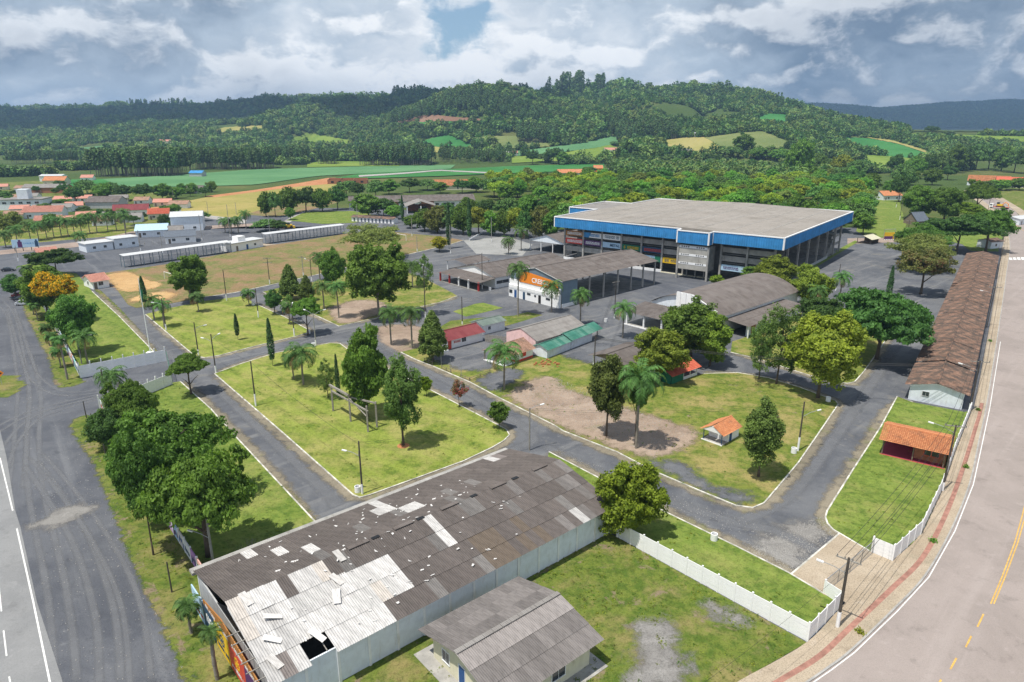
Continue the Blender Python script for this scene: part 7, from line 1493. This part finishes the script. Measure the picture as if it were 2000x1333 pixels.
# tufts on the pavement
for i, (px, lb_) in enumerate([((1678, 1238), "yellow weed tuft in the pavement near the gate pole"), ((1822, 1060), "green weed tuft on the pavement by the fence bend"), ((1886, 915), "green weed tuft beside the pavilion pavement"), ((1910, 803), "small weed tuft by the tiled building's near end"), ((1934, 668), "weed tuft halfway along the tiled building")]):
    rng = np.random.default_rng(i + 4); n = 120; P = rng.normal(0, .2, (n, 3)); P[:, 2] = np.abs(P[:, 2]) + .05; Q = leaves(rng, P, np.tile([0, 0, .8], (n, 1)), .12)
    o = tag(link("weed_tuft", quads_mesh("weed_tuft", Q, [LF['lime' if i == 0 else 'bright']])), lb_, "weed"); o.location = (*G(*px), .12)
# ================================================================== forests on the hills (masses nobody could count)
def far_tree(seed, tall=False, leaf=1.5, n=130):
    rng = np.random.default_rng(seed)
    if tall:
        t = rng.uniform(.38, 1, n); a = rng.uniform(0, 6.283, n); rad = (.13 * np.sin((t - .3) / .75 * math.pi) ** .6) * rng.uniform(.3, 1.1, n); P = np.stack([np.cos(a) * rad, np.sin(a) * rad, t], 1) * 24
        Q = leaves(rng, P, np.stack([np.cos(a), np.sin(a), np.full(n, .5)], 1), leaf); ix = np.zeros(len(Q))
        s = np.array([[[-.22, 0, 0], [.22, 0, 0], [.16, 0, 20], [-.16, 0, 20]], [[0, -.22, 0], [0, .22, 0], [0, .16, 20], [0, -.16, 20]]]); Q = np.concatenate([Q, s]); ix = np.concatenate([ix, [1, 1]])
        return quads_mesh("far_tree", Q, [LF['euc'], M['barkpale']], ix)
    d = rng.normal(0, 1, (n, 3)); d /= np.linalg.norm(d, axis=1)[:, None]; lump = 1 + .25 * np.sin(3 * d[:, 0] + seed) * np.cos(3 * d[:, 1] + seed); P = d * (rng.uniform(.55, 1, n) * lump)[:, None] * np.array([5.2, 5.2, 5.0]) + np.array([0, 0, 6.2])
    return quads_mesh("far_tree", leaves(rng, P, d * .7 + np.array([0, 0, .75]), leaf), [LF[('far', 'dark', 'far', 'farlime')[seed % 4]]])
def scatter(name, pts, scl, meshes, label=None):
    """one mass of trees: points carrying instances through geometry nodes"""
    me = bpy.data.meshes.new(name); me.vertices.add(len(pts)); me.vertices.foreach_set("co", np.asarray(pts, float).ravel())
    a = me.attributes.new("size", 'FLOAT', 'POINT'); a.data.foreach_set("value", np.asarray(scl, float))
    o = stuff(link(name, me)); ng = bpy.data.node_groups.new(name, 'GeometryNodeTree'); ng.interface.new_socket("Geometry", in_out='INPUT', socket_type='NodeSocketGeometry'); ng.interface.new_socket("Geometry", in_out='OUTPUT', socket_type='NodeSocketGeometry')
    N, Lk = ng.nodes, ng.links; gi, go = N.new("NodeGroupInput"), N.new("NodeGroupOutput"); cur = None; jn = N.new("GeometryNodeJoinGeometry"); k = len(meshes)
    rid = N.new("FunctionNodeRandomValue"); rid.data_type = 'INT'; rid.inputs["Min"].default_value = 0; rid.inputs["Max"].default_value = k - 1; rid.inputs["Seed"].default_value = 3
    rr = N.new("FunctionNodeRandomValue"); rr.data_type = 'FLOAT_VECTOR'; rr.inputs["Max"].default_value = (0, 0, 6.283)
    at = N.new("GeometryNodeInputNamedAttribute"); at.data_type = 'FLOAT'; at.inputs[0].default_value = "size"
    for i, m in enumerate(meshes):
        po_ = bpy.data.objects.get("proto_" + m.name) or bpy.data.objects.new("proto_" + m.name, m)
        oi = N.new("GeometryNodeObjectInfo"); oi.inputs[0].default_value = po_; oi.inputs["As Instance"].default_value = True
        cmp_ = N.new("FunctionNodeCompare"); cmp_.data_type = 'INT'; cmp_.operation = 'EQUAL'; Lk.new(rid.outputs[2], cmp_.inputs[2]); cmp_.inputs[3].default_value = i
        ip = N.new("GeometryNodeInstanceOnPoints"); Lk.new(gi.outputs[0], ip.inputs["Points"]); Lk.new(cmp_.outputs[0], ip.inputs["Selection"]); Lk.new(oi.outputs["Geometry"], ip.inputs["Instance"]); Lk.new(rr.outputs[0], ip.inputs["Rotation"]); Lk.new(at.outputs[0], ip.inputs["Scale"]); Lk.new(ip.outputs[0], jn.inputs[0])
    Lk.new(jn.outputs[0], go.inputs[0]); md = o.modifiers.new("scatter", 'NODES'); md.node_group = ng
    if label: o["label"] = label
    return o
FT = [far_tree(i) for i in (1, 2, 3, 4)]; ET = [far_tree(i, True, 1.2, 150) for i in (11, 12, 13)]
def in_fields(x, y):
    hit = np.zeros(len(x), bool)
    for F in FIELDS:
        lo, hi = F.min(0) - 3, F.max(0) + 3; c = np.nonzero((x > lo[0]) & (x < hi[0]) & (y > lo[1]) & (y < hi[1]))[0]
        for i in c:
            if not hit[i] and inpoly(x[i], y[i], F): hit[i] = True
    return hit
def build_forest():
    rng = np.random.default_rng(12); n = 225000
    yy = np.sqrt(rng.uniform(900 ** 2, 3300 ** 2, n)); t = rng.uniform(-.98, .98, n); x = t * yy; c = 1000 + t * 1395
    yr = np.interp(c, _rdist[:, 0], _rdist[:, 1]); y0 = np.interp(c, _foot[:, 0], _foot[:, 1]); k = (yy - y0) / (yr - y0); hz = HZ(x, yy)
    dens = fbm(x / 260, yy / 260, 31); open_ = (dens < .44) & (k < .22)
    keep = (k > .03) & (k < 1.12) & ~open_ & (rng.uniform(0, 1, n) < np.where(k > .15, 1, .55)); keep &= ~((c > 1780) & (k > .5)) & ~((c > 1790) & (k > .12))
    bare = ((vnoise(x / 120, yy / 120, 77) > .93) & (k > .85)) | (fbm(x / 170 + 3, yy / 140, 63, 3) > .635); keep &= ~bare
    x, yy, hz, k = x[keep], yy[keep], hz[keep], k[keep]; f = in_fields(x, yy); x, yy, hz, k = x[~f], yy[~f], hz[~f], k[~f]
    s = np.where(rng.uniform(0, 1, len(x)) < np.where(x / yy > .3, .0, .08), rng.uniform(1.15, 1.6, len(x)), rng.uniform(.42, 1.05, len(x)) ** 1.2) * (1 + .7 * (vnoise(x / 130, yy / 130, 5) - .5)) * np.where(k > .93, rng.choice([.7, 1.0, 1.5], len(x)), 1)
    zone = fbm(x / 330, yy / 330, 55, 3); pl = (zone > .50) & (k < .75)
    scatter("hill_forest", np.stack([x, yy, hz - 1.0], 1)[~pl], s[~pl], [FT[0], FT[1], FT[2], FT[0]])
    scatter("pale_plantation", np.stack([x, yy, hz - 1.0], 1)[pl], s[pl] * .9, [FT[2], FT[3], FT[1]])
    # far right ridge
    n = 26000; yy = rng.uniform(3800, 7200, n); t = rng.uniform(.38, .80, n); x = t * yy; hz = HZ(x, yy); k = hz > 35
    scatter("far_ridge_forest", np.stack([x[k], yy[k], hz[k] - 2], 1), rng.uniform(1.6, 2.9, k.sum()), FT)
    # hedge woods on the flat between the fields and the hills
    n = 38000; yy = rng.uniform(690, 1250, n); t = rng.uniform(-1.0, 1.0, n); x = t * yy; d = fbm(x / 150, yy / 110, 91); k = (d > .545); k &= ~((np.abs(t) < .78) & (yy < 780) & (d < .56))
    c = 1000 + t * 1395; k &= ~((c > 380) & (c < 1200) & (yy < 900)); x, yy = x[k], yy[k]; f = in_fields(x, yy); x, yy = x[~f], yy[~f]
    scatter("hedgerow_woods", np.stack([x, yy, HZ(x, yy) - 1.2], 1), rng.uniform(.55, 1.15, len(x)), FT)
    # eucalyptus plantations: pixel strips (x0, x1, foot row, top row)
    for i, (a, b, fr_, dpt, sc, nn_) in enumerate([(175, 335, 346, 60, 1.05, 260), (356, 515, 332, 55, .95, 240), (505, 590, 322, 60, .9, 120), (612, 650, 322, 40, .8, 50), (700, 838, 325, 70, 1.0, 240), (850, 985, 320, 50, .7, 90), (1195, 1322, 274, 60, 1.05, 420), (1010, 1090, 282, 60, 1.0, 160), (760, 1075, 252, 60, 1.0, 420), (0, 120, 322, 60, .7, 110)]):
        A, B = RAY(a, fr_), RAY(b, fr_); u = rng.uniform(0, 1, nn_); v = rng.uniform(0, 1, nn_); X = A[0] + (B[0] - A[0]) * u; Y = A[1] + (B[1] - A[1]) * u + v * dpt
        scatter("eucalyptus_stand", np.stack([X, Y, HZ(X, Y)], 1), rng.uniform(.8, 1.12, nn_) * sc, ET)
    # tall trees along the skyline
    P = []; S = []
    for a, b, nn_, sc in ((236, 384, 34, 1.3), (640, 662, 6, 1.0), (770, 815, 14, 1.3), (1010, 1042, 14, 1.4), (1066, 1076, 5, 1.9), (1084, 1138, 26, 2.1), (1160, 1178, 8, 1.8), (1220, 1240, 4, 1.2), (1500, 1600, 8, .9), (900, 990, 10, 1.0)):
        for _ in range(nn_):
            c = rng.uniform(a, b); tt = (c - 1000) / 1395; Y = float(np.interp(c, _rdist[:, 0], _rdist[:, 1])) + rng.uniform(-40, 30); P.append((tt * Y, Y, float(HZ(tt * Y, Y)) - 1)); S.append(sc * rng.uniform(.75, 1.1))
    scatter("skyline_trees", np.array(P), S, ET)
build_forest()
# ------------------------------------------------------------------ rough grass and loose stones on the near ground
def near_scatter():
    rng = np.random.default_rng(8)
    def tuft(seed, mat, n=16, s=.13):
        r = np.random.default_rng(seed); P = r.normal(0, .13, (n, 3)); P[:, 2] = np.abs(P[:, 2]) * .6 + .05; return quads_mesh("tuft", leaves(r, P, np.tile([0, 0, .35], (n, 1)), s, .3), [LF[mat]])
    TF = [tuft(1, 'lime'), tuft(2, 'bright'), tuft(3, 'olive'), tuft(4, 'lime', 10, .1)]; P = []
    for ob in [o for o in bpy.data.objects if o.parent is None and o.name.split('.')[0] in ("lawn", "grass_verge", "grass_plot")]:
        poly = [(v.co.x, v.co.y) for v in ob.data.vertices if v.co.z > .03]
        if not poly or min(p[1] for p in poly) > 125: continue
        top = max(v.co.z for v in ob.data.vertices); A = np.array(poly); lo, hi = A.min(0), A.max(0); dn = {'lawn': .35}.get(ob.name.split('.')[0], 2.2)
        n = int(min(26000, (hi - lo).prod() * dn)); q = rng.uniform(lo, hi, (n, 2)); keep = (vnoise(q[:, 0] * .35, q[:, 1] * .35, 6) + .5 * vnoise(q[:, 0] * 1.3, q[:, 1] * 1.3, 7) > .72) & (q[:, 1] < 125)
        P += [(x, y, top) for x, y in q[keep] if inpoly(x, y, poly)]
    scatter("grass_tufts", np.array(P), rng.uniform(.3, .85, len(P)), TF)
    st = MB().add([(-.5, -.4, 0), (.5, -.35, 0), (.45, .4, 0), (-.4, .45, 0), (-.2, -.2, .5), (.25, -.15, .55), (.2, .2, .5), (-.2, .2, .45)], [(4, 5, 6, 7), (0, 1, 5, 4), (1, 2, 6, 5), (2, 3, 7, 6), (3, 0, 4, 7)]); S = [st.mesh("pebble", M['dust']), MB().add(st.v, st.f).mesh("pebble", M['conc'])]
    Q = []
    for poly, n in (([G(*p) for p in [(60, 900), (160, 850), (390, 1330), (100, 1330)]], 1100), ([G(*p) for p in [(20, 640), (100, 700), (150, 800), (60, 880), (0, 800)]], 500), ([G(*p) for p in [(1440, 1080), (1620, 1000), (1640, 1045), (1545, 1120)]], 1600), ([G(*p) for p in [(1000, 775), (1090, 740), (1350, 845), (1280, 893)]], 3500), ([G(*p) for p in [(1060, 870), (1500, 1030), (1560, 1100), (1290, 1000)]], 1300)):
        A = np.array(poly); q = rng.uniform(A.min(0), A.max(0), (n * 2, 2)); z = .105 if poly[0][1] > 100 and n == 3500 else .012; Q += [(x, y, z) for x, y in q if inpoly(x, y, poly)]
    scatter("loose_stones", np.array(Q), rng.uniform(.04, .13, len(Q)), S)
near_scatter()
# ================================================================== cumulus overhead that shade the outer hills
def cloud(label, cx, cy, cz, rx, ry, seed):
    bm = bmesh.new(); bmesh.ops.create_icosphere(bm, subdivisions=5, radius=1.0)
    for v in bm.verts:
        a = math.atan2(v.co.y, v.co.x); q = 1 + .28 * math.sin(2 * a + seed) + .16 * math.sin(5 * a + seed * 2) + .5 * (float(fbm(v.co.x * 2.3 + seed, v.co.y * 2.3 + v.co.z * 2, seed)) - .47)
        v.co = Vector((v.co.x * rx * q, v.co.y * ry * q, v.co.z * 160 * q if v.co.z > 0 else v.co.z * 30))
    m = bpy.data.meshes.new("cloud"); bm.to_mesh(m); bm.free(); m.materials.append(M['cloud']); m.polygons.foreach_set("use_smooth", [True] * len(m.polygons))
    structure(link("cloud", m, None, (cx, cy, cz)))
M['cloud'] = m_plain('cloud_white', (.82, .83, .85), 1.0, .05, .002)
cloud("broad cumulus above the left hills, out of the frame", -2350, 2050, 1700, 1000, 620, 2); cloud("broad cumulus above the far right ridge, out of the frame", 2700, 5300, 1900, 2300, 1500, 5); cloud("smaller cumulus above the middle hills, out of the frame", -700, 1500, 1650, 330, 260, 9)
# ================================================================== air
hzb = MB().box(-9500, 9500, -400, 9900, -1.5, 330).mesh("haze"); hm_ = bpy.data.materials.new("valley_air"); hm_.use_nodes = True; hn = hm_.node_tree; hn.nodes.clear()
ho = hn.nodes.new("ShaderNodeOutputMaterial"); hv = hn.nodes.new("ShaderNodeVolumePrincipled"); hv.inputs["Color"].default_value = (.42, .66, 1.0, 1); hv.inputs["Density"].default_value = .00013; hv.inputs["Anisotropy"].default_value = .25
hn.links.new(hv.outputs[0], ho.inputs["Volume"]); hzb.materials.append(hm_); stuff(link("haze", hzb))
